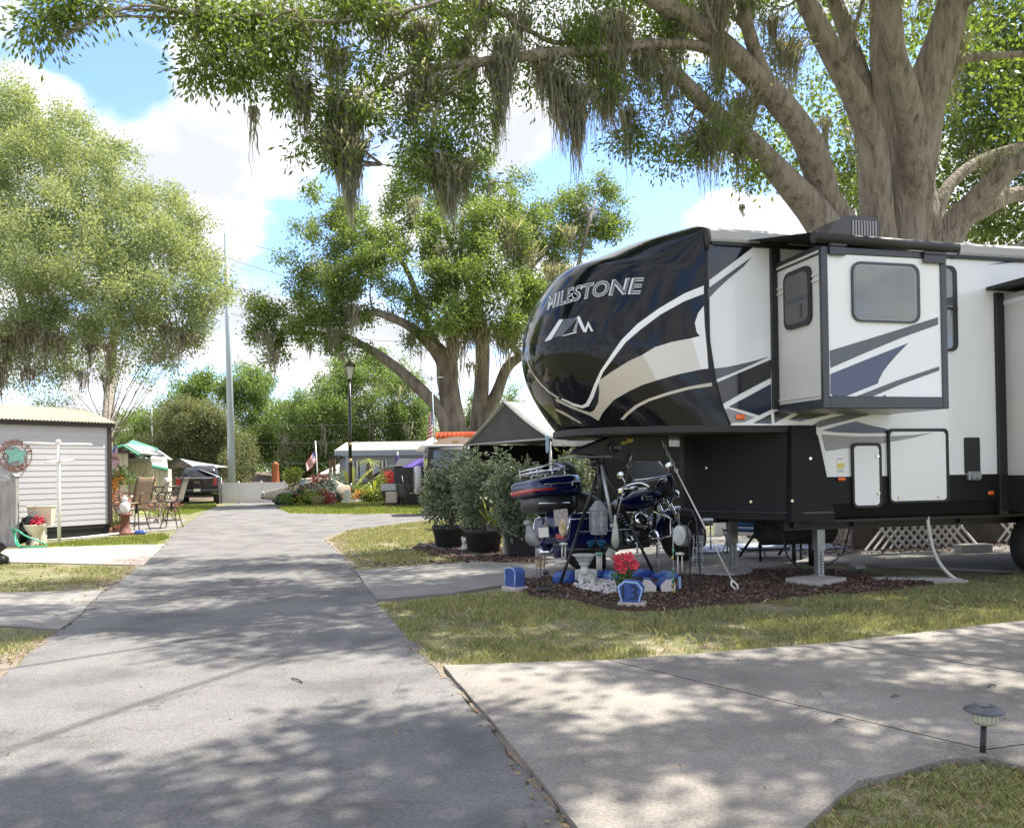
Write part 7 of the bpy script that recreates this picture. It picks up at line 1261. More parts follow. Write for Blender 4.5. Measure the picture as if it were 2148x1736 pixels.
# ---- potted ficus trees
m_fic = leafmat('ficus_green', (.035, .075, .035), (.11, .17, .085), .2, .45); m_ficw = leafmat('ficus_margin', (.30, .35, .24), (.58, .60, .46), .2, .5); m_potb = M('dark_barrel_pot', (.022, .024, .026), (.045, .046, .045), 12, .75, stretch=(6, 6, .5), bump=.6)
def ficus(label, gx, gy, blobs, Yoff=0, pot='round', potr=.42, poth=.42, seed=1, stake=False, canes=3, potlabel=None):
    g = G(gx, gy); g.y += Yoff; g = V((g.x, g.y, 0)); t = T('potted_ficus', label, 'potted tree', g, 'variegated ficus trees'); Y = g.y
    r = np.random.default_rng(seed); bl = [pb(x, y, Y + dy, rx, ry, rx * Y / F * .8, n) for (x, y, dy, rx, ry, n) in blobs]; VV = []; va = []; V2 = []; va2 = []
    for (c, rad, n) in bl:
        pts = blob_pts(c, rad, n, r, .4, .25); k = 12; c_ = np.repeat(pts, k, 0); m = len(c_); p = c_ + r.normal(0, .07, (m, 3)); d = unit(p - c_ + r.normal(0, .05, (m, 3)) + np.array([0, 0, -.05])); u = unit(np.cross(d, r.normal(0, 1, (m, 3)))); nn_ = np.cross(d, u); l = .098 * r.uniform(.6, 1.25, m)[:, None]; w = l * .42
        q = np.stack([p, p + d * l * .5 + u * w * .5, p + d * l, p + d * l * .5 - u * w * .5], 1); VV.append(q.reshape(-1, 3)); va.append(r.random(m)); ce = (p + d * l * .5)[:, None, :]
        for sg_ in (1, -1): V2.append((ce + (q - ce) * np.array([.74]) + nn_[:, None, :] * .0015 * sg_).reshape(-1, 3)); va2.append(np.clip(r.normal(.4, .3, m), 0, 1))
    v = np.concatenate(VV); meshobj('leaf_margins', v, np.arange(len(v)).reshape(-1, 4), m_ficw, t, var=np.concatenate(va)); v = np.concatenate(V2); meshobj('crown', v, np.arange(len(v)).reshape(-1, 4), m_fic, t, var=np.concatenate(va2))
    mb = MB(); rr_ = random.Random(seed); c0 = V(bl[0][0])
    for k in range(canes): e = V(bl[min(k, len(bl) - 1)][0]) + V((rr_.uniform(-.1, .1), 0, .1)); b0 = g + V((rr_.uniform(-.06, .06), rr_.uniform(-.05, .05), poth * .8)); mb.tube([b0, b0.lerp(e, .5) + V((rr_.uniform(-.04, .04), 0, 0)), e], [.022, .018, .01], 6)
    twigs(mb, [[tuple(c0)]], bl, seed, .012, 10); mb.build('trunk', m_bark2, t)
    if stake:
        for k in (-.07, .0, .09): mb = MB(); mb.tube([g + V((k, -.05, poth * .6)), g + V((k * .6, -.05, 1.05))], .012, 5); mb.build('stake', m_tanf, t)
    mb = MB(Matrix.Translation(g)); n_ = 24 if pot == 'round' else 4; a_ = 0 if pot == 'round' else pi / 4 + .15; k_ = 1 if pot == 'round' else 1.25
    mb.lathe([(.0, .0), (potr * .74 * k_, .0), (potr * .93 * k_, poth * .8), (potr * .97 * k_, poth * .8), (potr * k_, poth), (potr * .93 * k_, poth), (potr * .9 * k_, poth * .86), (.0, poth * .86)], n=n_, ang=a_, smooth=pot == 'round'); mb.build('pot', m_potb, t); return t
def dD(x, y): return cD(x, y)
def fb_(*b): return [(*cD(x, y), dy, rx / 3.6, ry / 3.7, n) for (x, y, dy, rx, ry, n) in b]
ficus('variegated ficus in a round black barrel pot, nearest the lawn', *cD(465, 1325), fb_((480, 690, 0, 170, 130, 90), (380, 740, 0, 130, 130, 60), (560, 780, .1, 130, 140, 60), (400, 880, -.1, 130, 120, 56), (480, 980, -.1, 110, 80, 34), (340, 800, 0, 90, 90, 26), (640, 600, .2, 110, 80, 36), (370, 1040, -.2, 60, 30, 8)), potr=.325, poth=.42, seed=5, stake=True)
ficus('variegated ficus in the middle black barrel pot beside a small white figure', *cD(760, 1368), fb_((760, 760, .1, 140, 150, 80), (660, 700, .1, 130, 120, 50), (700, 870, .1, 140, 140, 66), (850, 900, 0, 110, 140, 50), (640, 960, .2, 90, 90, 26), (930, 560, .1, 40, 60, 9), (820, 640, .1, 110, 70, 34), (740, 1000, .1, 110, 60, 26)), potr=.345, poth=.43, seed=6)
ficus('variegated ficus in the square black pot next to the motorcycle', *cD(1085, 1405), fb_((980, 720, 0, 160, 120, 80), (1080, 760, 0, 120, 120, 56), (1000, 860, -.1, 150, 130, 80), (1100, 880, 0, 80, 120, 40), (1180, 650, 0, 60, 40, 12), (1010, 960, 0, 120, 90, 44), (1080, 1060, -.1, 90, 90, 36), (1020, 1140, -.1, 70, 40, 14)), pot='square', potr=.30, poth=.42, seed=7)
ficus('variegated ficus standing behind the motorcycle seat', *cD(1560, 1250), fb_((1560, 600, 0, 110, 90, 50), (1450, 640, 0, 90, 40, 20), (1640, 690, 0, 90, 90, 40), (1530, 520, 0, 40, 30, 8), (1560, 720, 0, 120, 80, 44)), Yoff=-1.2, potr=.3, poth=.4, seed=8)
g = G(*cD(810, 1368)); t = fronds('foliage_plant', 'bright yellow green ribbed leaves growing at the front of the middle barrel pot', (g.x + .02, g.y - .12, .46), 40, .5, .02, m_yg, 'plant', 1.5, .5, 21)
# ================================================================= motorcycle
g1 = cv(1280, 1080, 6.428); g2 = cv(1540, 1130, 6.428); g3 = cv(1280, 1300, 6.428); g4 = cv(1560, 1300, 6.318); g0v = cv(1280, 1080, 3.339)
m_mb = M('metallic_blue_paint', (.005, .009, .06), (.009, .015, .09), 2, .12, metal=.2, coat=.6, contrast=.3); m_eng = M('black_engine', (.02, .02, .022), rough=.35, coat=.3); m_seat = M('black_leather', (.018, .018, .018), rough=.45)
gr = V((1.0, 11.45, 0.02)); MX = frame(gr, math.atan2(.55, .83), 1.12) @ Matrix.Rotation(R(-7), 4, 'X')
bk_ = T('motorcycle', 'metallic blue touring motorcycle with chrome luggage rack parked under the nose of the trailer', 'motorcycle', MX)
WB = 1.62
def wheel(x, r, w):
    mb = MB(MX); pr = []
    for i in range(17): a = pi * i / 16; pr.append((r - w * .55 + w * .55 * sin(a), -w / 2 * cos(a)))
    mb.lathe([(r - w * .75, -w / 2 * .8)] + pr + [(r - w * .75, w / 2 * .8)], (x, 0, r), 36, 'Y'); o = mb.build('wheel', m_rub, bk_)
    mb = MB(MX); mb.lathe([(r - w * .72, -.05), (r - w * 1.0, -.03), (r - w * 1.0, .03), (r - w * .72, .05)], (x, 0, r), 32, 'Y'); mb.lathe([(.0, -.09), (.05, -.09), (.05, .09), (.0, .09)], (x, 0, r), 14, 'Y')
    for k in range(9): a = 2 * pi * k / 9; mb.tube([(x + .04 * cos(a), -.02, r + .04 * sin(a)), (x + (r - w * .9) * cos(a), 0, r + (r - w * .9) * sin(a))], .012, 5)
    mb.build('rim', m_chr, o); mb = MB(MX); mb.lathe([(.10, -.075), (.15, -.075), (.15, -.07), (.10, -.07)], (x, 0, r), 24, 'Y'); mb.build('brake_disc', m_gal, o)
wheel(0, .33, .18); wheel(WB, .33, .13)
def fender(x, r, a0, a1, w, drop=.06):
    mb = MB(MX); mb.sheet(lambda u, v: (x + (r + .03 * sin(pi * v)) * cos(a0 + (a1 - a0) * u), w * (v * 2 - 1), .33 + (r + drop * (sin(pi * v) ** .6) - drop) * sin(a0 + (a1 - a0) * u)), 24, 12); return mb.build('fender', m_mb, bk_, thick=.008)
fender(0, .42, R(200), R(20), .13); fender(WB, .40, R(185), R(-25), .10)
mb = MB(MX)                                                     # frame, engine
mb.tube([(.0, 0, .36), (.35, 0, .42), (.6, 0, .30), (1.0, 0, .28), (1.18, 0, .5), (1.28, 0, .88)], .03, 8); mb.tube([(1.28, 0, .86), (.9, 0, .82), (.4, 0, .68), (.1, .1, .5)], .03, 8); mb.box((-.05, -.2, .25), (.45, -.12, .42), .03); mb.build('frame', m_eng, bk_)
mb = MB(MX); mb.box((.42, -.17, .22), (1.0, .17, .50), .05); mb.lathe([(.0, -.02), (.12, -.02), (.13, .02), (.0, .02)], (.62, -.18, .40), 20, 'Y'); en = mb.build('engine', m_eng, bk_)
for (x, tilt) in ((.68, -.35), (.88, .35)):
    for k in range(8): mb = MB(MX @ Matrix.Translation((x + tilt * .02, 0, .5 + .0)) @ Matrix.Rotation(tilt, 4, 'Y')); mb.lathe([(.0, .0), (.09, .0), (.09, .012), (.07, .014), (.07, .02), (.0, .02)], (0, 0, .02 * k), 16); (mb.build('cooling_fin', m_eng, en) if k % 2 == 0 else None)
    mb = MB(MX @ Matrix.Translation((x, 0, .5)) @ Matrix.Rotation(tilt, 4, 'Y')); mb.box((-.08, -.08, .16), (.08, .08, .25), .03); mb.build('rocker_cover', m_chr, en)
mb = MB(MX); mb.lathe([(.0, -.09), (.06, -.10), (.11, -.08), (.12, -.04), (.115, .0), (.0, .0)], (.79, -.15, .56), 28, 'Y'); ac_ = mb.build('air_cleaner', m_chr, bk_)
mb = MB(MX)
for k in (-.04, 0, .04): mb.box((.73, -.265, .55 + k - .009), (.86, -.243, .55 + k + .009), .004)
mb.build('air_slot', m_eng, ac_)
mb = MB(MX); mb.lathe([(.0, -.06), (.08, -.06), (.10, -.03), (.10, .0), (.0, .0)], (.98, -.17, .34), 22, 'Y'); mb.build('cam_cover', m_chr, en); mb = MB(MX); mb.lathe([(.0, -.05), (.06, -.05), (.07, 0), (.0, 0)], (.56, -.18, .33), 20, 'Y'); mb.build('cam_cover', m_chr, en)
for s in (-1, 1):
    mb = MB(MX); mb.tube([(.9, s * .14, .52), (.98, s * .2, .38), (.75, s * .24, .26), (.3, s * .25, .25)], .026, 8); mb.tube([(.3, s * .25, .25), (-.52, s * .27, .27)], .052, 12); mb.build('exhaust', m_chr if s > 0 else m_eng, bk_)
    # saddlebag
    P_ = [(-.48, .30), (-.54, .38), (-.46, .66), (-.38, .70), (.16, .70), (.22, .62), (.20, .36), (.12, .30)]; mb = MB(MX); n = len(P_)
    ys = [.15, .19, .34, .37]; sc2 = [.93, 1, 1, .92]; cx, cz = -.15, .5
    vs = [(cx + (x - cx) * q, s * y, cz + (z - cz) * q) for y, q in zip(ys, sc2) for x, z in P_]; fs = [(i * n + j, i * n + (j + 1) % n, (i + 1) * n + (j + 1) % n, (i + 1) * n + j) for i in range(3) for j in range(n)] + [tuple(range(n)), tuple(3 * n + j for j in range(n))]; mb.add(vs, fs); sb = mb.build('saddlebag', m_mb, bk_)
    mb = MB(MX); mb.tube([(-.47, s * .372, .62), (.18, s * .372, .62)], .008, 6); mb.tube([(-.535, s * .36, .40), (-.45, s * .36, .665), (-.37, s * .36, .705)], .012, 6); mb.build('chrome_trim', m_chr, sb)
    mb = MB(MX); mb.box((-.56, s * .26 - .08, .40), (-.53, s * .26 + .08, .47), .01); mb.build('tail_light', m_red, bk_)
    mb = MB(MX); mb.tube([(1.02, s * .12, .3), (1.12, s * .36, .34), (1.13, s * .38, .56), (1.1, s * .12, .68)], .017, 8); mb.build('crash_bar', m_chr, bk_)
    mb = MB(MX); mb.box((.66, s * .28 - .05, .28), (.98, s * .28 + .05, .31), .01); mb.build('footboard', m_eng, bk_)
    mb = MB(MX); mb.tube([(1.30, s * .11, .95), (WB, s * .10, .33)], [.032, .03], 10); mb.build('fork', m_chr, bk_)
    pa = smooth_path([(1.24, s * .05, 1.0), (1.2, s * .2, 1.08), (1.12, s * .38, 1.06), (.98, s * .45, 1.0)], 4); mb = MB(MX); mb.tube([V(p) for p in pa], .014, 8); hb = mb.build('handlebar', m_chr, bk_); mb = MB(MX); mb.tube([(1.06, s * .42, 1.03), (.94, s * .465, .985)], .022, 8); mb.build('grip', m_seat, hb)
    mb = MB(MX); mb.tube([(1.1, s * .38, 1.06), (1.12, s * .44, 1.16), (1.1, s * .46, 1.2)], .007, 5); mb.ball((1.1, s * .47, 1.22), (.02, .07, .045), 14, 8); mb.build('mirror', m_chr, hb)
# tank, seat, tour trunk
def superloft(mb, secs, m=18, e=2.6):
    vs = []
    for (x, w, z0, z1) in secs:
        for j in range(m): a = 2 * pi * j / m; c, s = cos(a), sin(a); vs.append((x, w * math.copysign(abs(c) ** (2 / e), c), (z0 + z1) / 2 + (z1 - z0) / 2 * math.copysign(abs(s) ** (2 / e), s)))
    k = len(secs); mb.add(vs, [(i * m + j, i * m + (j + 1) % m, (i + 1) * m + (j + 1) % m, (i + 1) * m + j) for i in range(k - 1) for j in range(m)] + [tuple(range(m)), tuple((k - 1) * m + j for j in range(m))], True)
mb = MB(MX); superloft(mb, [(.52, .06, .74, .80), (.6, .12, .70, .86), (.8, .17, .68, .95), (1.0, .18, .70, .99), (1.15, .15, .74, .97), (1.22, .07, .80, .93)], e=2.3); tk = mb.build('tank', m_mb, bk_); mb = MB(MX); mb.box((.66, -.05, .93), (1.1, .05, .995), .015); mb.lathe([(.0, .03), (.05, .02), (.055, .0)], (.9, 0, .99), 16); mb.build('dash_console', m_chr, tk)
mb = MB(MX); mb.box((.86, -.178, .82), (1.08, -.172, .87), .002); mb.build('tank_badge', m_chr, tk)
mb = MB(MX); superloft(mb, [(-.28, .16, .66, .98), (-.1, .21, .60, 1.0), (.1, .2, .58, .94), (.25, .18, .60, .84), (.45, .19, .64, .80), (.6, .13, .68, .80), (.66, .06, .72, .80)], e=2.8); mb.build('seat', m_seat, bk_)
mb = MB(MX); superloft(mb, [(-.34, .16, .98, 1.26), (-.28, .20, .90, 1.36), (-.16, .20, .84, 1.34), (-.08, .16, .80, 1.18)], e=2.4); mb.build('backrest', m_seat, bk_)
mb = MB(MX); superloft(mb, [(-.86, .22, .96, 1.06), (-.84, .27, .93, 1.11), (-.62, .30, .92, 1.15), (-.35, .30, .92, 1.18), (-.2, .28, .92, 1.17), (-.17, .22, .94, 1.1)], e=5); tr_ = mb.build('tour_trunk', m_mb, bk_)
mb = MB(MX); superloft(mb, [(-.875, .2, .955, 1.01), (-.855, .268, .955, 1.015), (-.66, .304, .965, 1.015), (-.56, .303, .98, 1.01)], e=4.5); mb.build('tail_light_band', m_red, tr_)
mb = MB(MX); superloft(mb, [(-.78, .16, .76, .9), (-.76, .2, .74, .94), (-.3, .24, .72, .94), (-.2, .2, .76, .93)], e=5); mb.build('trunk_base', m_eng, tr_)
mb = MB(MX); superloft(mb, [(-.52, .07, .44, .7), (-.46, .13, .40, .76), (-.1, .15, .40, .78), (.4, .13, .40, .70)], e=3); mb.build('rear_body', m_mb, bk_)
mb = MB(MX); mb.tube([(-.84, -.25, 1.045), (-.6, -.308, 1.05), (-.34, -.306, 1.055), (-.2, -.27, 1.06)], .007, 5); mb.tube([(-.8, -.25, .83), (-.4, -.3, .82)], .011, 6); mb.build('chrome_trim', m_chr, tr_); mb = MB(MX); mb.box((-.34, -.312, 1.02), (-.22, -.30, 1.07), .003); mb.build('latch', m_chr, tr_)
mb = MB(MX)
for zz_ in (1.20,):
    mb.tube([(-.78, -.2, zz_), (-.78, .2, zz_), (-.3, .2, zz_ + .03), (-.3, -.2, zz_ + .03)], .011, 6, closed=True); mb.tube([(-.74, -.18, zz_ + .05), (-.74, .18, zz_ + .05), (-.55, .22, zz_ + .09), (-.35, .2, zz_ + .06), (-.35, -.2, zz_ + .06), (-.55, -.22, zz_ + .09)], .010, 6, closed=True)
    for (x, y) in ((-.74, -.18), (-.55, -.22), (-.35, -.2), (-.74, .18), (-.55, .22), (-.35, .2)): mb.tube([(x, y, 1.12), (x, y, zz_ + .07)], .009, 5)
    for y in (-.1, 0, .1): mb.tube([(-.78, y, zz_), (-.3, y, zz_ + .03)], .007, 5)
mb.build('luggage_rack', m_chr, tr_)
mb = MB(MX); mb.box((-.60, -.1, .44), (-.585, .1, .56), .005); mb.build('licence_plate', m_lgr, bk_); mb = MB(MX); mb.box((-.5, -.15, .36), (-.42, .15, .6)); mb.build('plate_bracket', m_mb, bk_)
# fairing and windshield
def fair(u, v): y = (u * 2 - 1); return (1.42 - .22 * abs(y) ** 2.2 + .03 * sin(pi * v), y * (.30 + .10 * sin(pi * v * .8)), .80 + .34 * v - .05 * abs(y) * (1 - v))
mb = MB(MX); mb.sheet(fair, 18, 10); fa_ = mb.build('fairing', m_mb, bk_, thick=.02)
mb = MB(MX); mb.sheet(lambda u, v: (1.30 - .06 * v, (u * 2 - 1) * .30, .84 + .28 * v), 8, 6); mb.build('dash_panel', m_eng, bk_, thick=.03)
for k in (-.18, -.06, .06, .18): mb = MB(MX @ Matrix.Translation((1.265, k, 1.05)) @ Matrix.Rotation(-pi / 2 - .2, 4, 'Y')); mb.lathe([(.0, .0), (.04, .0), (.045, .015), (.05, .0)], n=18); mb.build('gauge', m_chr, bk_)
mb = MB(MX); mb.box((1.262, -.10, .88), (1.28, .10, .98), .005); mb.build('radio', m_slb, bk_)
m_ws = bpy.data.materials.new('smoked_windshield'); m_ws.use_nodes = True; p_ = m_ws.node_tree.nodes['Principled BSDF']; p_.inputs['Base Color'].default_value = (.20, .22, .25, 1); p_.inputs['Roughness'].default_value = .12; p_.inputs['Alpha'].default_value = .55
mb = MB(MX); mb.sheet(lambda u, v: (1.36 - .14 * abs(u * 2 - 1) ** 2 - .16 * v, (u * 2 - 1) * (.34 - .06 * v ** 2), 1.13 + (.36 * (1 - .45 * abs(u * 2 - 1) ** 2.6)) * v), 18, 8); ws = mb.build('windshield', m_ws, bk_)
wsf = lambda u, v: (1.36 - .14 * abs(u * 2 - 1) ** 2 - .16 * v, (u * 2 - 1) * (.34 - .06 * v ** 2), 1.13 + (.36 * (1 - .45 * abs(u * 2 - 1) ** 2.6)) * v)
mb = MB(MX); mb.tube([wsf(0, v) for v in (0, .5)] + [wsf(u, 1) for u in np.linspace(0, 1, 15)] + [wsf(1, v) for v in (.5, 0)], .004, 4); mb.build('windshield_edge', m_gry2, ws)
mb = MB(MX); mb.tube([(1.36 - .14 * abs(u * 2 - 1) ** 2, (u * 2 - 1) * .34, 1.13) for u in np.linspace(0, 1, 15)], .011, 5); mb.build('windshield_trim', m_chr, ws)
for y in (0, -.2, .2): mb = MB(MX); mb.lathe([(.0, .06), (.05 + .04 * (y == 0), .055), (.06 + .04 * (y == 0), .0), (.0, -.04)], (1.42 - .02 * abs(y) * 5, y, .88), 20, 'X'); mb.build('headlight', m_chr, bk_)

# ================================================================= front garden
m_pb = M('blue_painted_concrete', (.028, .065, .24), (.045, .10, .32), 3, .55, bump=.3, bscale=30); m_pbl = M('pale_blue_edge', (.26, .42, .70), (.4, .55, .78), 6, .6)
m_cld = M('cloud_painted_concrete', (.012, .045, .26), (.20, .34, .58), 3.2, .5, c3=(.03, .09, .36), contrast=.14); m_wstone = M('white_cast_stone', (.52, .51, .47), (.66, .65, .61), 12, .8, bump=.4, bscale=50)
m_brk = M('pale_brick', (.42, .36, .33), (.52, .46, .42), 8, .9, bump=.4, bscale=40); m_bkm = M('black_wire', (.02, .02, .02), rough=.4); m_grym = M('grey_painted_metal', (.16, .17, .185), (.21, .22, .235), 6, .5); m_wm = M('white_plastic', (.66, .65, .60), rough=.4)
# sign with the number
g = G(*g0v(1040, 1528)); X = frame(g, -.30); s = g.y / 1750 / 4.012
t = T('number_sign', 'blue painted concrete block with the number 13 on a pale brick', 'sign', X)
mb = MB(X); mb.box((-118 * s, .0, 0), (112 * s, .16, 64 * s), .006); mb.build('brick', m_brk, t)
hx = [(-88, 66), (66 - 0, 66), (98, 182), (52, 238), (-62, 246), (-118, 200), (-112, 150)]
mb = MB(X); mb.prism([(x * s, z * s) for x, z in hx], 'Y', .02, .15); bl_ = mb.build('block', m_pb, t)
mb = MB(X)
hi = [(x * .86 - 1, 66 + (z - 66) * .88 + (4 if z < 70 else 6)) for x, z in hx]; n = len(hx)
for i in range(1, n): a, b, c_, d_ = hx[i], hx[(i + 1) % n], hi[(i + 1) % n], hi[i]; mb.add([(a[0] * s, .016, a[1] * s), (b[0] * s, .016, b[1] * s), (c_[0] * s, .016, c_[1] * s), (d_[0] * s, .016, d_[1] * s)], [(0, 1, 2, 3)])
mb.build('border', m_pbl, bl_, thick=.003)
mb = MB(X); text_on(mb, '13', lambda u, v: ((-76 + 125 * u) * s, .012, (92 + 118 * v) * s), bold=-.012); mb.build('number', M('black_number', (.02, .02, .025), rough=.6), bl_, thick=.002)
# blue sign at the left end
g = G(*g0v(60, 1378)); X = frame(g, -.9); t = T('number_sign', 'blue arched concrete block seen end on, alone at the left end of the flower bed', 'sign', X); mb = MB(X); mb.box((-.13, -.10, 0), (.13, .10, .075), .006); mb.build('brick', m_brk, t)
ap = [(-.09, .075), (.09, .075), (.10, .22)] + [(.10 * cos(a), .24 + .05 * sin(a)) for a in np.linspace(0, pi, 8)] + [(-.10, .22)]
mb = MB(X); mb.prism(ap, 'Y', -.07, .07); bl_ = mb.build('block', m_pb, t); mb = MB(X)
for i in range(1, len(ap)): a, b = ap[i], ap[(i + 1) % len(ap)]; mb.tube([(a[0] * .97, -.072, a[1]), (b[0] * .97, -.072, b[1])], .008, 4)
mb.build('border', m_pbl, bl_)
# two more blocks with white faces
for (cx_, lab) in ((1190, 'white faced blue block directly right of the number 13 block'), (1350, 'white faced blue block second to the right of the number 13 block')):
    g = G(*g0v(cx_, 1410)); s2 = g.y / 1750 / 4.012; X = frame(g, -.15 if cx_ < 1200 else .15); t = T('painted_block', lab, 'block', X, 'white faced blue blocks'); h6 = [(-42, 0), (52, 0), (62, 80), (10, 132), (-40, 140), (-72, 84)] if cx_ < 1200 else [(-48, 0), (50, 0), (68, 70), (52, 140), (-10, 138), (-62, 84)]
    mb = MB(X); mb.prism([(x * s2, z * s2) for x, z in h6], 'Y', .0, .03); mb.build('face', M('white_face', (.58, .56, .52), rough=.7), t); mb = MB(X); mb.prism([(x * s2 * 1.03, max(0, z * s2 * 1.03)) for x, z in h6], 'Y', .03, .20); mb.build('block', m_pb, t)
g = G(*g0v(1448, 1385)); mb = MB(frame(g, .3)); mb.box((-.012, -.01, 0), (.012, .01, .19)); mb.build('garden_marker', m_pbl, label='thin pale blue upright marker at the right end of the blue blocks', cat='marker')
# cloud painted edging
for i, (x0, x1, yb, yt, lab) in enumerate([(412, 618, 1335, 1205, 'largest cloud painted blue edging stone, leftmost behind the pebbles'), (690, 846, 1305, 1198, 'cloud painted blue edging stone right of the white pedestal'), (862, 945, 1312, 1202, 'small cloud painted blue edging stone behind the red flowers'), (1095, 1252, 1290, 1195, 'cloud painted blue edging stone behind the first white faced block'), (1255, 1442, 1300, 1212, 'blue edging stone behind the second white faced block')]):
    a, b = G(*g0v(x0, yb)), G(*g0v(x1, yb - 15)); w = (b - a).length; h = (yb - yt) * a.y / 1750 / 4.012; an = math.atan2((b - a).y, (b - a).x); mb = MB(frame(a, an)); r = random.Random(i); pr = [(0, 0), (w, 0), (w, h * .55)] + [(w * (1 - u), h * (.72 + .28 * sin(pi * u) + .05 * sin(u * 9 + i))) for u in np.linspace(.05, .95, 10)] + [(0, h * .6)]
    mb.prism(pr, 'Y', 0, .12); mb.build('edging_stone', m_cld, label=lab, cat='edging stone', group='cloud painted edging stones')
# pedestal bird bath and cherub
g = G(*g0v(662, 1318)) + V((0, .25, 0)); s = g.y / 1750 / 4.012; X = Matrix.Translation(g); zb_ = P(*g0v(662, 1240), g.y).z; zt_ = P(*g0v(662, 1056), g.y).z; h = zt_
mb = MB(X); pr = [(.0, 0), (.09, 0), (.09, .03), (.06, .06), (.05, h * .30), (.065, h * .36), (.075, h * .42), (.06, h * .47), (.045, h * .52), (.05, h * .6), (.075, h * .66), (.065, h * .69), (.09, h * .76), (.115, h * .88), (.13, h * .94), (.155, h * .97), (.15, h), (.08, h * .985), (.0, h * .98)]
mb.lathe(pr, n=24); mb.build('bird_bath', m_wstone, label='small white pedestal bird bath standing behind the cherub', cat='bird bath')
g = G(*g0v(662, 1334)); X = frame(g, 0, 1.0); t = T('cherub_statue', 'white seated cherub statue at the edge of the white pebbles', 'statue', X); mb = MB(X)
mb.ball((0, .0, .10), (.085, .07, .11), 14, 10, noise=.06); mb.ball((-.02, -.05, .20), (.05, .05, .055), 12, 8); mb.tube([(.06, -.02, .16), (.08, -.07, .08), (.02, -.09, .11)], [.028, .024, .016], 8); mb.tube([(-.06, -.02, .16), (-.09, -.07, .09), (-.03, -.09, .13)], [.028, .024, .016], 8); mb.tube([(.05, -.02, .05), (.07, -.10, .09), (.05, -.12, .01)], [.035, .03, .02], 8); mb.tube([(-.05, -.02, .05), (-.07, -.10, .09), (-.06, -.12, .01)], [.035, .03, .02], 8); mb.build('body', m_wstone, t)
for s_ in (-1, 1): mb = MB(X); mb.sheet(lambda u, v: (s_ * (.03 + .10 * u), .05 + .02 * sin(u * 3), .05 + .17 * v * (1 - .3 * u) + .03 * u), 6, 6); mb.build('wing', m_wstone, t, thick=.012)
# pebbles
peb = [G(*g0v(*p)) for p in [(550, 1345), (620, 1322), (760, 1308), (920, 1312), (925, 1350), (915, 1420), (840, 1425), (700, 1400), (590, 1375)]]
r = np.random.default_rng(3); xs = [p.x for p in peb]; ys = [p.y for p in peb]; mb = MB(); rr3 = random.Random(4); k = 0
while k < 620:
    x, y = rr3.uniform(min(xs), max(xs)), rr3.uniform(min(ys), max(ys))
    if not inpoly(np.array([x]), np.array([y]), peb)[0]: continue
    q = rr3.uniform(.008, .02); mb.ball((x, y, .045 + q * rr3.uniform(.2, 1)), (q * rr3.uniform(.8, 1.4), q * rr3.uniform(.8, 1.3), q * .7), 6, 4, rot=(rr3.uniform(-.4, .4), rr3.uniform(-.4, .4), rr3.uniform(0, 3)), noise=.2); k += 1
mb.build('pebbles', M('white_pebble', (.50, .48, .47), (.70, .68, .67), 14, .8), kind='stuff', label='white pebbles spread on the bark mulch of the flower bed')
# red flowers in a wire basket
c = P(*g0v(985, 1150), 9.2); t = T('flower_basket', 'bright red poppies in a wire basket behind the number 13 block', 'flowers', V((c.x, 9.2, 0)))
rr4 = random.Random(6)
for k in range(11):
    a = P(*g0v(rr4.uniform(890, 1080), rr4.uniform(1075, 1210)), 9.2 + rr4.uniform(-.12, .12)) if k > 3 else P(*g0v(*[(930, 1110), (1020, 1080), (1050, 1170), (920, 1160)][k]), 9.15); mb = MB(Matrix.Translation(a) @ Euler((rr4.uniform(.6, 1.6), 0, rr4.uniform(-.6, .6))).to_matrix().to_4x4())
    for j in range(5): q = 2 * pi * j / 5; mb.sheet(lambda u, v: ((.006 + .05 * v) * cos(q + (u - .5) * .95), (.006 + .05 * v) * sin(q + (u - .5) * .95), .02 * v * v + .008 * sin(u * 7)), 4, 3)
    mb.build('bloom', m_flr, t); mb = MB(); mb.tube([a, V((c.x + (a.x - c.x) * .4, 9.2, .12))], .004, 4); mb.build('flower_stem', m_hyd, t)
mb = MB(Matrix.Translation((c.x, 9.2, 0)))
for k in range(14): a = 2 * pi * k / 14; mb.tube([(.07 * cos(a), .07 * sin(a), .03), (.11 * cos(a), .11 * sin(a), .2)], .004, 4)
for z_, r_ in ((.04, .07), (.12, .09), (.2, .11)): mb.tube(arc((0, 0, z_), r_, 0, 2 * pi, 20, 'XY'), .004, 4)
mb.build('wire_basket', m_bkm, t)
crown('foliage', [((c.x, 9.2, .2), (.12, .1, .08), 14)], 8, .03, .05, .4, m_hyd, t, 5)
# stakes and ornaments
def stake(mb, x, yt, yb, r=.006, Y=None): g = G(x, yb); Y = Y or g.y; mb.tube([V((g.x, g.y, 0)), P(x, yt, g.y)], r, 6); return g.y
for (x_, yt, ym, yb, lab) in [(1088, 922, 1045, 1272, 'white solar cross stake left of the middle, behind the number 13 block'), (1270, 932, 1050, 1270, 'white solar cross stake nearer the chrome engine, right of the other cross')]:
    t = T('garden_stake', lab, 'garden stake', G(*g0v(x_, yb)), 'white cross stakes'); mb = MB(); Y = stake(mb, *g0v(x_, ym), g0v(x_, yb)[1]); mb.build('rod', m_gal, t); k = Y / 1750 / 4.012; c = P(*g0v(x_, 965), Y); mb = MB(Matrix.Translation(c))
    mb.lathe([(.0, 38 * k), (6 * k, 34 * k), (5 * k, 12 * k), (8 * k, 4 * k), (6 * k, -10 * k), (9 * k, -50 * k), (12 * k, -78 * k), (.0, -80 * k)], n=10); mb.box((-20 * k, -5 * k, -4 * k), (20 * k, 5 * k, 8 * k), .003); mb.ball((0, 0, 2 * k), 11 * k, 10, 6); mb.build('cross', m_wm, t)
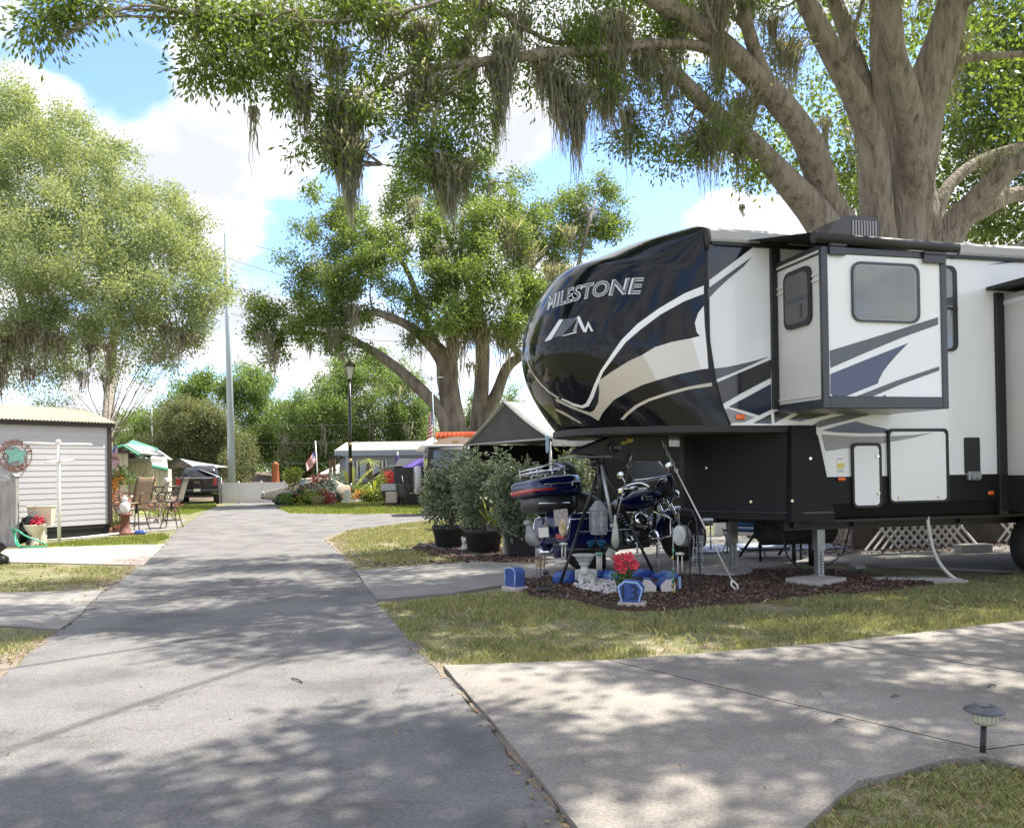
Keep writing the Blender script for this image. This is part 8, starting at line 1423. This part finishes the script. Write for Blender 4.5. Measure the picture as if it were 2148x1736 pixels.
def butterfly(lab, cx_, cy_, yb, m, wpx, Y=None, tilt=.3):
    g = G(*g0v(cx_, yb)); Y = Y or g.y; c = P(*g0v(cx_, cy_), Y); k = Y / 1750 / 4.012 * wpx; t = T('butterfly_stake', lab, 'garden stake', V((c.x, Y, 0))); mb = MB(); mb.tube([V((c.x, Y, 0)), c], .006, 5); mb.build('rod', m_bkm, t)
    for s_ in (-1, 1):
        X = Matrix.Translation(c) @ Euler((tilt, 0, 0)).to_matrix().to_4x4() @ Matrix.Rotation(s_ * -.5, 4, 'Z'); w = [(0, 0), (.2, .32), (.5, .42), (.52, .2), (.36, .02), (.4, -.2), (.28, -.34), (.1, -.22)]; mb = MB(X); mb.prism([(s_ * a * k, b * k) for a, b in w], 'Y', -.003, .003); mb.build('wing', m, t)
    mb = MB(Matrix.Translation(c)); mb.ball((0, -.005, 0), (.03 * k, .03 * k, .22 * k), 8, 6); mb.build('body', m_bkm, t)
butterfly('tan butterfly stake at the left end of the flower bed', 272, 1135, 1395, M('tan_wing', (.42, .34, .22), (.55, .46, .3), 30, .7), 100)
butterfly('bright blue butterfly stake under the hanging lantern', 740, 945, 1300, M('blue_wing', (.01, .22, .42), (.02, .10, .22), 40, .4), 175, tilt=1.0)
g = G(*g0v(300, 1415)); mb = MB(Matrix.Translation(g)); mb.box((-.08, -.03, .07), (.08, .05, .12), .02, rot=(.5, 0, .2)); mb.tube([(0, 0, 0), (0, 0, .09)], .012, 6); mb.tube([(.01, .02, .0), (.02, .02, .46)], .005, 5); mb.ball((.03, 0, .27), (.035, .02, .03)); mb.build('spotlight', m_bkm, label='small black solar spotlight on a stake below the tan butterfly', cat='spotlight')
# chimes
def chime(lab, xs_, yt, yb, Y, hang, topm=None):
    c = P(*g0v(sum(xs_) / len(xs_), yt), Y); t = T('wind_chime', lab, 'wind chime', V((c.x, Y, 0)), 'wind chimes'); mb = MB()
    for i, x in enumerate(xs_): a, b = P(*g0v(x, yt), Y), P(*g0v(x + 1, yb - 10 * (i % 2)), Y); mb = MB(); mb.tube([a, b], .009, 8); mb.build('tube', m_wm, t)
    mb = MB(Matrix.Translation(c)); mb.lathe([(.0, .03), (.05, .02), (.055, 0), (.0, 0)], n=14); mb.build('cap', topm or m_wm, t); mb = MB(); mb.tube([c, P(*g0v(hang[0], hang[1]), Y)], .003, 4); mb.build('string', m_bkm, t)
chime('white tube wind chime with a pale green cap right of the pedestal', (752, 768, 786), 1058, 1196, 9.9, (770, 1000), m_teal); chime('pair of long white chime tubes beside the tail of the motorcycle', (456, 484), 975, 1105, 10.3, (470, 880)); chime('pair of long white chime tubes left of the tall shepherd hooks', (1430, 1466), 1058, 1222, 9.8, (1448, 960))
# shepherd hooks
def hook(lab, pts, Y, r=.008):
    b = P(*g0v(*pts[0]), Y); mb = MB(); pa = smooth_path([V((b.x, Y, 0))] + [P(*g0v(*p), Y) for p in pts[1:]], 5); mb.tube([V(p) for p in pa], r, 6); mb.build('shepherd_hook', m_bkm, label=lab, cat='hook', group='shepherd hooks in the flower bed')
hook('tallest black shepherd hook with a wide curl at the right of the bed', [(1624, 1410), (1615, 1180), (1600, 900), (1580, 760), (1545, 695), (1490, 672), (1435, 700), (1410, 770), (1388, 800), (1378, 785)], G(*g0v(1624, 1410)).y, .010)
hook('black shepherd hook standing just left of the tallest one', [(1540, 1400), (1534, 1180), (1525, 950), (1512, 830), (1545, 770)], G(*g0v(1540, 1400)).y)
Y = 9.4; c = P(*g0v(1443, 898), Y); mb = MB(Matrix.Translation(c)); mb.ball((0, 0, 0), (.075, .02, .115), 18, 12); mb.tube([(0, 0, .11), (0, 0, .3)], .003, 4); mb.build('owl_plaque', M('pearl_plaque', (.42, .47, .48), (.62, .60, .52), 14, .4), label='oval pearly plaque hanging from the curl of the tallest hook', cat='plaque')
t = T('crystal_chime', 'long dangling crystal and bead chime hanging on the right hooks', 'wind chime', V((P(*g0v(1600, 1000), 9.2).x, 9.2, 0))); rr5 = random.Random(9)
for x in (1562, 1590, 1612, 1636): 
    mb = MB(); a = P(*g0v(x, 895), 9.2); mb.tube([a, P(*g0v(x + 4, 1190), 9.2)], .002, 4)
    for k in range(11): q = P(*g0v(x + rr5.uniform(-5, 5), 905 + k * 26), 9.2); mb.ball(q, (rr5.uniform(.008, .016), .008, rr5.uniform(.012, .026)), 7, 5, noise=.2)
    mb.build('strand', M('crystal_bead', (.35, .36, .38), (.12, .12, .13), 20, .15), t)
mb = MB(); a, b = P(*g0v(1558, 893), 9.2), P(*g0v(1642, 893), 9.2); mb.tube([a, b], .008, 6); mb.build('bar', m_bkm, t)
t = T('glass_stake', 'green and amber glass drops strung down a stake by the white faced block', 'garden stake', G(*g0v(1395, 1420))); Y = G(*g0v(1395, 1420)).y; mb = MB(); mb.tube([V((G(*g0v(1395, 1420)).x, Y, 0)), P(*g0v(1390, 830), Y)], .006, 5); mb.build('rod', m_gal, t)
m_gg = M('green_glass', (.03, .14, .09), (.05, .22, .12), 9, .1, coat=1); m_ag = M('amber_glass', (.30, .22, .05), rough=.1, coat=1)
for (x, y, h_, m) in [(1392, 1030, 30, m_gg), (1386, 1090, 22, m_ag), (1393, 1190, 30, m_gg), (1390, 1280, 34, m_gg), (1384, 1320, 24, m_ag), (1398, 1375, 32, m_ag)]: c = P(*g0v(x, y), Y - .02); k = Y / 1750 / 4.012; mb = MB(Matrix.Translation(c)); mb.ball((0, 0, 0), (11 * k, 6 * k, h_ * k), 10, 8, noise=.1); mb.build('glass_drop', m, t)
# ---- tripod under the king pin
ap = P(*g0v(785, 300), 10.15); t = T('king_pin_tripod', 'black steel tripod standing under the trailer king pin', 'tripod', V((ap.x, ap.y, 0)))
feet = [G(*g0v(430, 1335)), G(*g0v(1250, 1265)), G(*g0v(818, 1185))]
mb = MB(); mb.cyl(ap + V((0, 0, -.06)), ap + V((0, 0, .18)), .055); mb.lathe([(.0, 0), (.12, 0), (.12, .02), (.0, .02)], ap + V((0, 0, .16)), 18); mb.build('head', m_bkm, t)
for f_ in feet + [V((ap.x + .1, ap.y + .9, 0))]: mb = MB(); a = ap.lerp(f_, .03); mb.tube([a, ap.lerp(f_, .5)], .024, 8); mb.tube([ap.lerp(f_, .5), f_], .018, 8); mb.cyl(f_, f_ + V((0, 0, .02)), .04); mb.build('leg', m_bkm, t)
mb = MB(); mb.tube([ap.lerp(feet[0], .55), ap.lerp(feet[2], .6), ap.lerp(feet[1], .55)], .006, 5); mb.build('chain', m_gal, t)
a, b = P(*g0v(790, 305), 9.75), P(*g0v(878, 800), 9.6); mb = MB(); mb.tube([a, b], .020, 8); mb.tube([b, b + V((.005, 0, -.05))], .03, 8); mb.build('pipe', m_gal, label='pale steel pipe leaning against the black king pin tripod', cat='pipe')
# ---- lantern
Y = 9.7; c = P(*g0v(765, 890), Y); k = Y / 1750 / 4.012; X = Matrix.Translation(c) @ Matrix.Rotation(.45, 4, 'Z'); t = T('lantern', 'grey metal lantern with a candle hanging from the tripod', 'lantern', X); w = 62 * k * .82
mb = MB(X); mb.box((-w, -w, 0), (w, w, 28 * k), .004)
for sx in (-1, 1):
    for sy_ in (-1, 1): mb.box((sx * w - .008, sy_ * w - .008, 28 * k), (sx * w + .008, sy_ * w + .008, 200 * k))
for q in (-.5, .5):
    for (a_, b_) in (((q * w, -w), 0), ((q * w, w), 0)): mb.tube([(a_[0], a_[1], 28 * k), (a_[0], a_[1], 200 * k)], .003, 4)
    mb.tube([(w, q * w, 28 * k), (w, q * w, 200 * k)], .003, 4); mb.tube([(-w, q * w, 28 * k), (-w, q * w, 200 * k)], .003, 4)
for zq in (65, 165): mb.tube([(-w, -w, zq * k), (w, -w, zq * k), (w, w, zq * k), (-w, w, zq * k)], .003, 4, closed=True)
mb.box((-w * 1.02, -w * 1.02, 198 * k), (w * 1.02, w * 1.02, 206 * k)); mb.build('cage', m_grym, t)
mb = MB(X); mb.lathe([(w * 1.62, 203 * k), (w * 1.62, 209 * k), (w * .62, 275 * k), (w * .5, 285 * k), (.0, 286 * k)], n=4, ang=pi / 4, smooth=False); mb.tube([(0, 0, 285 * k), (0, 0, 590 * k)], .003, 4); mb.build('lid', m_grym, t)
mb = MB(X); mb.lathe([(.0, 28 * k), (.034, 28 * k), (.034, 95 * k), (.0, 95 * k)], n=14); mb.build('candle', M('wax', (.72, .68, .52), rough=.5), t)
mb = MB(X); 
for (a_, b_) in (((-w + .004, -w + .004), (w - .004, -w + .006)), ((w - .006, -w + .004), (w - .004, w - .004)), ((-w + .004, w - .006), (w - .004, w - .004)), ((-w + .004, -w + .004), (-w + .006, w - .004))): mb.box((*a_, 30 * k), (*b_, 198 * k))
m_lg = bpy.data.materials.new('lantern_glass'); m_lg.use_nodes = True; p_ = m_lg.node_tree.nodes['Principled BSDF']; p_.inputs['Base Color'].default_value = (.5, .52, .55, 1); p_.inputs['Roughness'].default_value = .1; p_.inputs['Alpha'].default_value = .35; mb.build('glass', m_lg, t)
# ---- hanging tile, fish ornament, grey bird
Y = 10.0; c = P(*g0v(449, 748), Y); mb = MB(Matrix.Translation(c)); mb.box((-.085, -.008, -.10), (.085, .008, .10), .006, rot=(0, -.08, 0)); t = mb.build('hanging_tile', M('printed_tile', (.45, .40, .36), (.26, .2, .2), 26, .5), label='square printed tile hanging behind the tail of the motorcycle', cat='tile')
c = P(*g0v(459, 830), Y); mb = MB(Matrix.Translation(c)); mb.ball((0, -.01, 0), (.045, .01, .11), 12, 8); mb.build('leaf_ornament', M('amber_leaf', (.45, .28, .10), (.62, .55, .42), 12, .5), label='amber leaf shaped ornament hanging below the square tile', cat='ornament')
c = P(*g0v(905, 880), 9.5); mb = MB(Matrix.Translation(c)); mb.lathe([(.0, .22), (.012, .20), (.02, .13), (.035, .04), (.05, -.08), (.04, -.14), (.02, -.18), (.0, -.19)], n=14); mb.tube([(0, 0, .28), (.04, 0, .42)], .004, 4); mb.prism([(-.08, -.16), (.0, -.20), (-.02, -.32), (-.12, -.24)], 'Y', -.01, .01); mb.build('fish_ornament', M('silver_green', (.22, .26, .22), (.4, .42, .38), 9, .35, metal=.4), label='hanging silvery green fish ornament below the steel pipe', cat='ornament')
Y = 10.2; q = lambda x, y: P(*g0v(x, y), Y); mb = MB(); b_ = q(240, 1080); pa = smooth_path([(*q(180, 810), .03), (*q(185, 860), .05), (*q(200, 920), .08), (*q(240, 965), .05), (*q(262, 985), .015)], 4); mb.tube([p[:3] for p in pa], [p[3] for p in pa], 12); mb.ball(q(165, 792), (.05, .04, .035)); mb.tube([q(235, 960), V((b_.x, Y, 0))], .008, 5); mb.prism([(q(235, 975).x, q(235, 975).z), (q(275, 945).x, q(275, 945).z), (q(272, 962).x, q(272, 962).z), (q(240, 990).x, q(240, 990).z)], 'Y', Y - .02, Y + .02); mb.build('bird_ornament', M('grey_resin', (.2, .2, .2), (.36, .36, .36), 9, .6), label='grey bird ornament on a stake between the square pot and the saddlebags', cat='ornament')
# white figures between the pots
g = G(*cD(600, 1352)); mb = MB(Matrix.Translation(g)); mb.ball((0, 0, .07), (.075, .06, .08), noise=.2); mb.ball((-.01, -.01, .18), (.05, .05, .06), noise=.15); mb.ball((.03, 0, .23), (.02, .02, .04)); mb.ball((-.05, 0, .23), (.02, .02, .04)); mb.build('rabbit_figure', m_wstone, label='small white rabbit figure between the first two round pots', cat='figurine')
g = G(*cD(950, 1400)); mb = MB(frame(g, .2)); 
for k in range(5): mb.box((-.035, -.03, .0 + .075 * k), (.035, .03, .068 + .075 * k), .008)
mb.prism([(-.05, .375), (.05, .375), (.0, .43)], 'Y', -.04, .04); mb.build('stone_tower', m_stone, label='slim grey stone tower ornament against the square pot', cat='ornament')
a, b, c_ = G(*cD(200, 1300)), G(*cD(520, 1370)), G(*cD(860, 1430)); mb = MB(); pa = smooth_path([a + V((0, 0, .03)), a.lerp(b, .5) + V((0, -.05, .03)), b + V((0, 0, .03)), c_ + V((0, 0, .03))], 4); mb.tube([V(p) for p in pa], .035, 6); mb.build('bed_edging', m_blkm, label='black plastic edging curving round the bed of potted ficus trees', cat='edging')
# ---- tie downs
t = T('tie_down', 'white tie down rod slanting from the trailer nose to the mulch', 'tie down', G(*g0v(1938, 1392))); a = P(*g0v(1295, 100), 9.75); b = P(*g0v(1410, 335), 9.65); e = G(*g0v(1938, 1392)) + V((0, 0, .02))
c = P(*g0v(1425, 370), 9.62); mb = MB(); mb.tube([c, e.lerp(c, .10)], .0085, 8); mb.build('rod', m_wm, t)
for k in range(7): p0, p1 = a.lerp(b, k / 7), a.lerp(b, (k + 1) / 7); m_ = (p0 + p1) / 2; d = (p1 - p0); s = V((1, 0, 0)) if k % 2 else V((0, 1, 0)); mb = MB(); mb.tube([m_ + d * .62 * cos(q) + s * .016 * sin(q) for q in np.linspace(0, 2 * pi, 12, endpoint=False)], .006, 5, closed=True); mb.build('chain_link', m_gal, t)
mb = MB(); m_ = (b + c) / 2; mb.tube([b, b.lerp(c, .3) + V((.02, 0, 0)), c], .008, 6); mb.tube([b, b.lerp(c, .3) - V((.02, 0, 0)), c], .008, 6); q = e.lerp(c, .10); mb.tube([q, q.lerp(e, .4) + V((.035, 0, 0)), e], .012, 6); mb.tube([q, q.lerp(e, .4) - V((.035, 0, 0)), e], .012, 6); mb.build('turnbuckle', m_wm, t)
t = T('tie_down', 'dark strap with a hook running down from the pin box to the tripod leg', 'tie down', V((ap.x + .3, ap.y, 0))); a, b, c = P(*g0v(1045, 205), 10.0), P(*g0v(1018, 330), 9.95), P(*g0v(895, 830), 9.8); mb = MB(); mb.tube([b, c], .007, 6); mb.tube([a, a.lerp(b, .55)], .014, 6); mb.tube([m_2 for m_2 in [a.lerp(b, .55), a.lerp(b, .8) + V((.03, 0, 0)), b, a.lerp(b, .8) - V((.03, 0, 0))]], .006, 5, closed=True); mb.build('strap', m_gal, t)
# ---- pads, hose, lattice and the things beyond the underside of the trailer
g = G(*c3(585, 1320)); mb = MB(frame(g + V((0, .12, 0)), .62)); mb.box((-.27, -.2, 0), (.27, .25, .10), .006); mb.build('jack_pad', m_concb, label='square pale concrete pad under the near landing jack', cat='pad')
g = G(*g4(1700, 985)); mb = MB(frame(g + V((0, .3, 0)), 0)); mb.lathe([(.0, 0), (.44, 0), (.44, .07), (.0, .075)], n=9, smooth=False); mb.build('jack_pad', m_concb, label='round cracked concrete pad under the landing jack behind the tie down', cat='pad')
Yh = rv_plane(*c3(1400, 735), 1, .12); hp = []
for (x, y) in [(1404, 735), (1408, 830), (1425, 930), (1450, 1030), (1490, 1120), (1545, 1190), (1610, 1245), (1680, 1278), (1712, 1284)]: hp.append((x, y))
e = G(*c3(1712, 1284)); s0 = RVX @ Yh; n = len(hp); pts = []
for i, (x, y) in enumerate(hp): Yq = s0.y + (e.y - s0.y) * (i / (n - 1)) ** 1.5; p = P(*c3(x, y), Yq); pts.append(p)
pts[-1].z = .03; mb = MB(); pa = smooth_path(pts, 4); mb.tube([V(p) for p in pa], .021, 8); mb.build('drain_hose', M('white_hose', (.62, .60, .55), rough=.4), label='white hose hanging from under the trailer down to the lawn', cat='hose')
a, b = P(*c3(925, 940), 13.3), P(*c3(1800, 960), 13.9); a.z = b.z = .0; d = b - a; LX = frame(a, math.atan2(d.y, d.x)); Ll = d.length; Hh = .62
m_lat = M('white_lattice', (.68, .67, .65), (.76, .75, .73), 5, .7); t = T('lattice_skirt', 'white diagonal lattice skirt standing on the ground behind the trailer', 'lattice', LX)
for sgn in (1, -1):
    mb = MB(LX); k = -Hh
    while k < Ll:
        p0, p1 = (k, 0), (k + Hh, Hh)
        if sgn < 0: p0, p1 = (k + Hh, 0), (k, Hh)
        x0_, x1_ = p0[0], p1[0]
        if min(x0_, x1_) >= -.02 and max(x0_, x1_) <= Ll: mb.tube([(x0_, .012 * sgn, .06), (x1_, .012 * sgn, .06 + Hh)], .022, 4, smooth=False)
        k += .155
    mb.build('slats', m_lat, t)
mb = MB(LX @ Matrix.Translation((Ll + .5, 0, 0))); 
for k in range(3):
    mb.tube([(k * .15 - .1, .0, .1), (k * .15 + .3, 0, .5)], .022, 4, smooth=False); mb.tube([(k * .15 + .3, .02, .1), (k * .15 - .1, 0.02, .5)], .022, 4, smooth=False)
mb.build('lattice_piece', m_lat, label='short broken piece of white lattice at the right end of the skirt', cat='lattice')
mb = MB(LX @ Matrix.Translation((Ll / 2 + 1, .8, 0))); mb.box((-2, -.6, .64), (5, .1, .74)); mb.box((-2, -.35, .0), (5, -.3, .62)); mb.build('deck', M('dark_deck', (.07, .06, .055), (.12, .10, .09), 4, .9), label='dark deck behind the white lattice skirt', cat='deck')
litter('fallen_leaves', [[V((4.5, 12.8, 0)), V((10.5, 13.4, 0)), V((10.5, 16.2, 0)), V((4.5, 15.5, 0))]], 300, .07, m_bark, 77, .04, .2, 'dry leaves under the deck behind the trailer')
for (x, y, w_, h_, lab) in [(1790, 1065, .26, .16, 'pale concrete block lying by the trailer wheels'), (890, 1178, .07, .06, 'small pale stone on the pad behind the near jack')]: g = G(*c3(x, y)); mb = MB(frame(g, .1)); mb.box((-w_ , 0, 0), (w_, .2, h_), .01); mb.build('concrete_block', m_concb, label=lab, cat='block')
g = G(*c3(1350, 1290)); mb = MB(frame(g + V((0, .1, .0)), .35)); mb.box((-.5, -.1, .0), (.5, .1, .06), .01, rot=(0, 0, -.5)); mb.build('paver', m_concb, label='flat grey paver sunk at the edge of the mulch', cat='paver')
g = G(*c3(410, 1160)) + V((0, .2, 0)); mb = MB(Matrix.Translation(g)); mb.tube([(0, 0, 0), (0, 0, .38)], .03, 8); mb.box((-.09, -.04, .33), (.1, .04, .45), .02); mb.tube([(.25, 0, 0), (.25, 0, .5)], .045, 8); mb.build('water_spigot', m_blkm, label='black wrapped water spigot left of the near landing jack', cat='spigot')
# folding chair and table seen under the trailer
g = V((3.55, 12.9, .03)); X = frame(g, -.6, 1.0); t = T('folding_chair', 'blue folding camp chair seen under the trailer', 'chair', X); m_bc = M('blue_canvas', (.02, .09, .20), rough=.8); mb = MB(X); mb.sheet(lambda u, v: (-.25 + .5 * u, -.2 + .42 * v, .42 - .04 * sin(pi * v)), 6, 6); mb.build('seat', m_bc, t, thick=.01); mb = MB(X); mb.sheet(lambda u, v: (-.25 + .5 * u, .22 + .1 * v, .44 + .42 * v), 6, 6); mb.build('backrest', m_bc, t, thick=.01)
for (sx, sy_) in ((-1, -1), (1, -1), (-1, 1), (1, 1)): mb = MB(X); mb.tube([(sx * .27, sy_ * .24, 0), (sx * .25, -sy_ * .2, .44)], .012, 6); mb.build('leg', m_gal, t)
g = V((2.75, 13.4, .03)); X = frame(g, .3); t = T('camp_table', 'low table with folded blue and grey cloths behind the motorcycle', 'table', X); mb = MB(X); mb.box((-.7, -.3, .5), (.7, .3, .54)); mb.build('tabletop', m_gry2, t)
for (sx, sy_) in ((-1, -1), (1, -1), (-1, 1), (1, 1)): mb = MB(X); mb.tube([(sx * .62, sy_ * .25, 0), (sx * .62, sy_ * .25, .5)], .015, 6); mb.build('leg', m_gal, t)
mb = MB(X); mb.box((-.55, -.25, .54), (.2, .25, .60), .02); mb.box((-.5, -.22, .60), (.15, .22, .65), .02); mb.build('folded_cloth', M('mauve_cloth', (.2, .19, .24), (.05, .12, .2), 4, .9), label='folded blue and mauve cloths lying on the low camp table', cat='cloth')
mb = MB(frame(V((4.2, 14.2, .04)), .2)); mb.box((-1.6, -.6, 0), (1.3, .6, .012)); mb.build('ground_mat', M('pale_blue_mat', (.20, .25, .36), (.26, .31, .42), 6, .8), label='pale blue ground mat under the folding chair', cat='mat')
mb = MB(frame(V((3.2, 16.6, 0)), .24)); mb.box((.9, 0, .0), (6, .1, .9)); mb.box((.9, -.03, .2), (6, 0, .25)); mb.box((.9, -.03, .45), (6, 0, .5)); mb.build('neighbour_skirting', m_vin, label='pale siding of the neighbouring home low behind the blue chair', cat='skirting')
# ---- solar path light
g = G(2059, 1592); k = g.y / 1750; X = Matrix.Translation(g); t = T('solar_path_light', 'small solar path light with a black cap standing where the near grass meets the driveway', 'path light', X)
zc = P(2064, 1480, g.y).z; dx = (P(2064, 1480, g.y).x - g.x)
mb = MB(); mb.tube([g - V((0, 0, .05)), g + V((dx * .9, 0, zc * .68))], .0135, 12); mb.build('stake', m_blkm, t)
X = Matrix.Translation(g + V((dx, 0, 0))); m_pc = M('frosted_plastic', (.60, .58, .46), (.68, .66, .55), 9, .3); mb = MB(X); mb.lathe([(.0, zc * .66), (.038, zc * .66), (.05, zc * .74), (.052, zc * .90), (.046, zc * .93), (.0, zc * .93)], n=28)
for j in range(14): a = 2 * pi * j / 14; mb.tube([(.040 * cos(a), .040 * sin(a), zc * .67), (.0535 * cos(a), .0535 * sin(a), zc * .75), (.0545 * cos(a), .0545 * sin(a), zc * .9)], .003, 4)
mb.build('lens', m_pc, t)
mb = MB(X); mb.lathe([(.045, zc * .895), (.088, zc * .90), (.091, zc * .915), (.075, zc * .965), (.055, zc * 1.0), (.03, zc * 1.012), (.0, zc * 1.014)], n=32); cp = mb.build('cap', M('weathered_black_plastic', (.05, .055, .065), (.10, .105, .12), 14, .45), t); mb = MB(X); mb.box((-.028, -.028, zc * 1.008), (.028, .028, zc * 1.022), .003); mb.build('solar_panel', m_nav, cp)
# twigs on the pavement
for i, (x0, y0, x1, y1, lab) in enumerate([(612, 1428, 634, 1436, 'dark twig lying on the sunny patch of asphalt'), (1870, 1475, 1886, 1473, 'small dark twig on the driveway left of the path light'), (2073, 1453, 2090, 1451, 'small dark twig on the driveway above the path light'), (2090 - 340, 1530, 2110 - 340, 1524, 'thin pale twig on the driveway before the near grass')]):
    z = .02 if i == 0 else .042; a, b = G(x0, y0), G(x1, y1); a.z = b.z = z; mb = MB(); mb.tube([a, a.lerp(b, .5) + V((0, .01, .006)), b], .006, 5); mb.build('twig', m_bark2, label=lab, cat='twig')
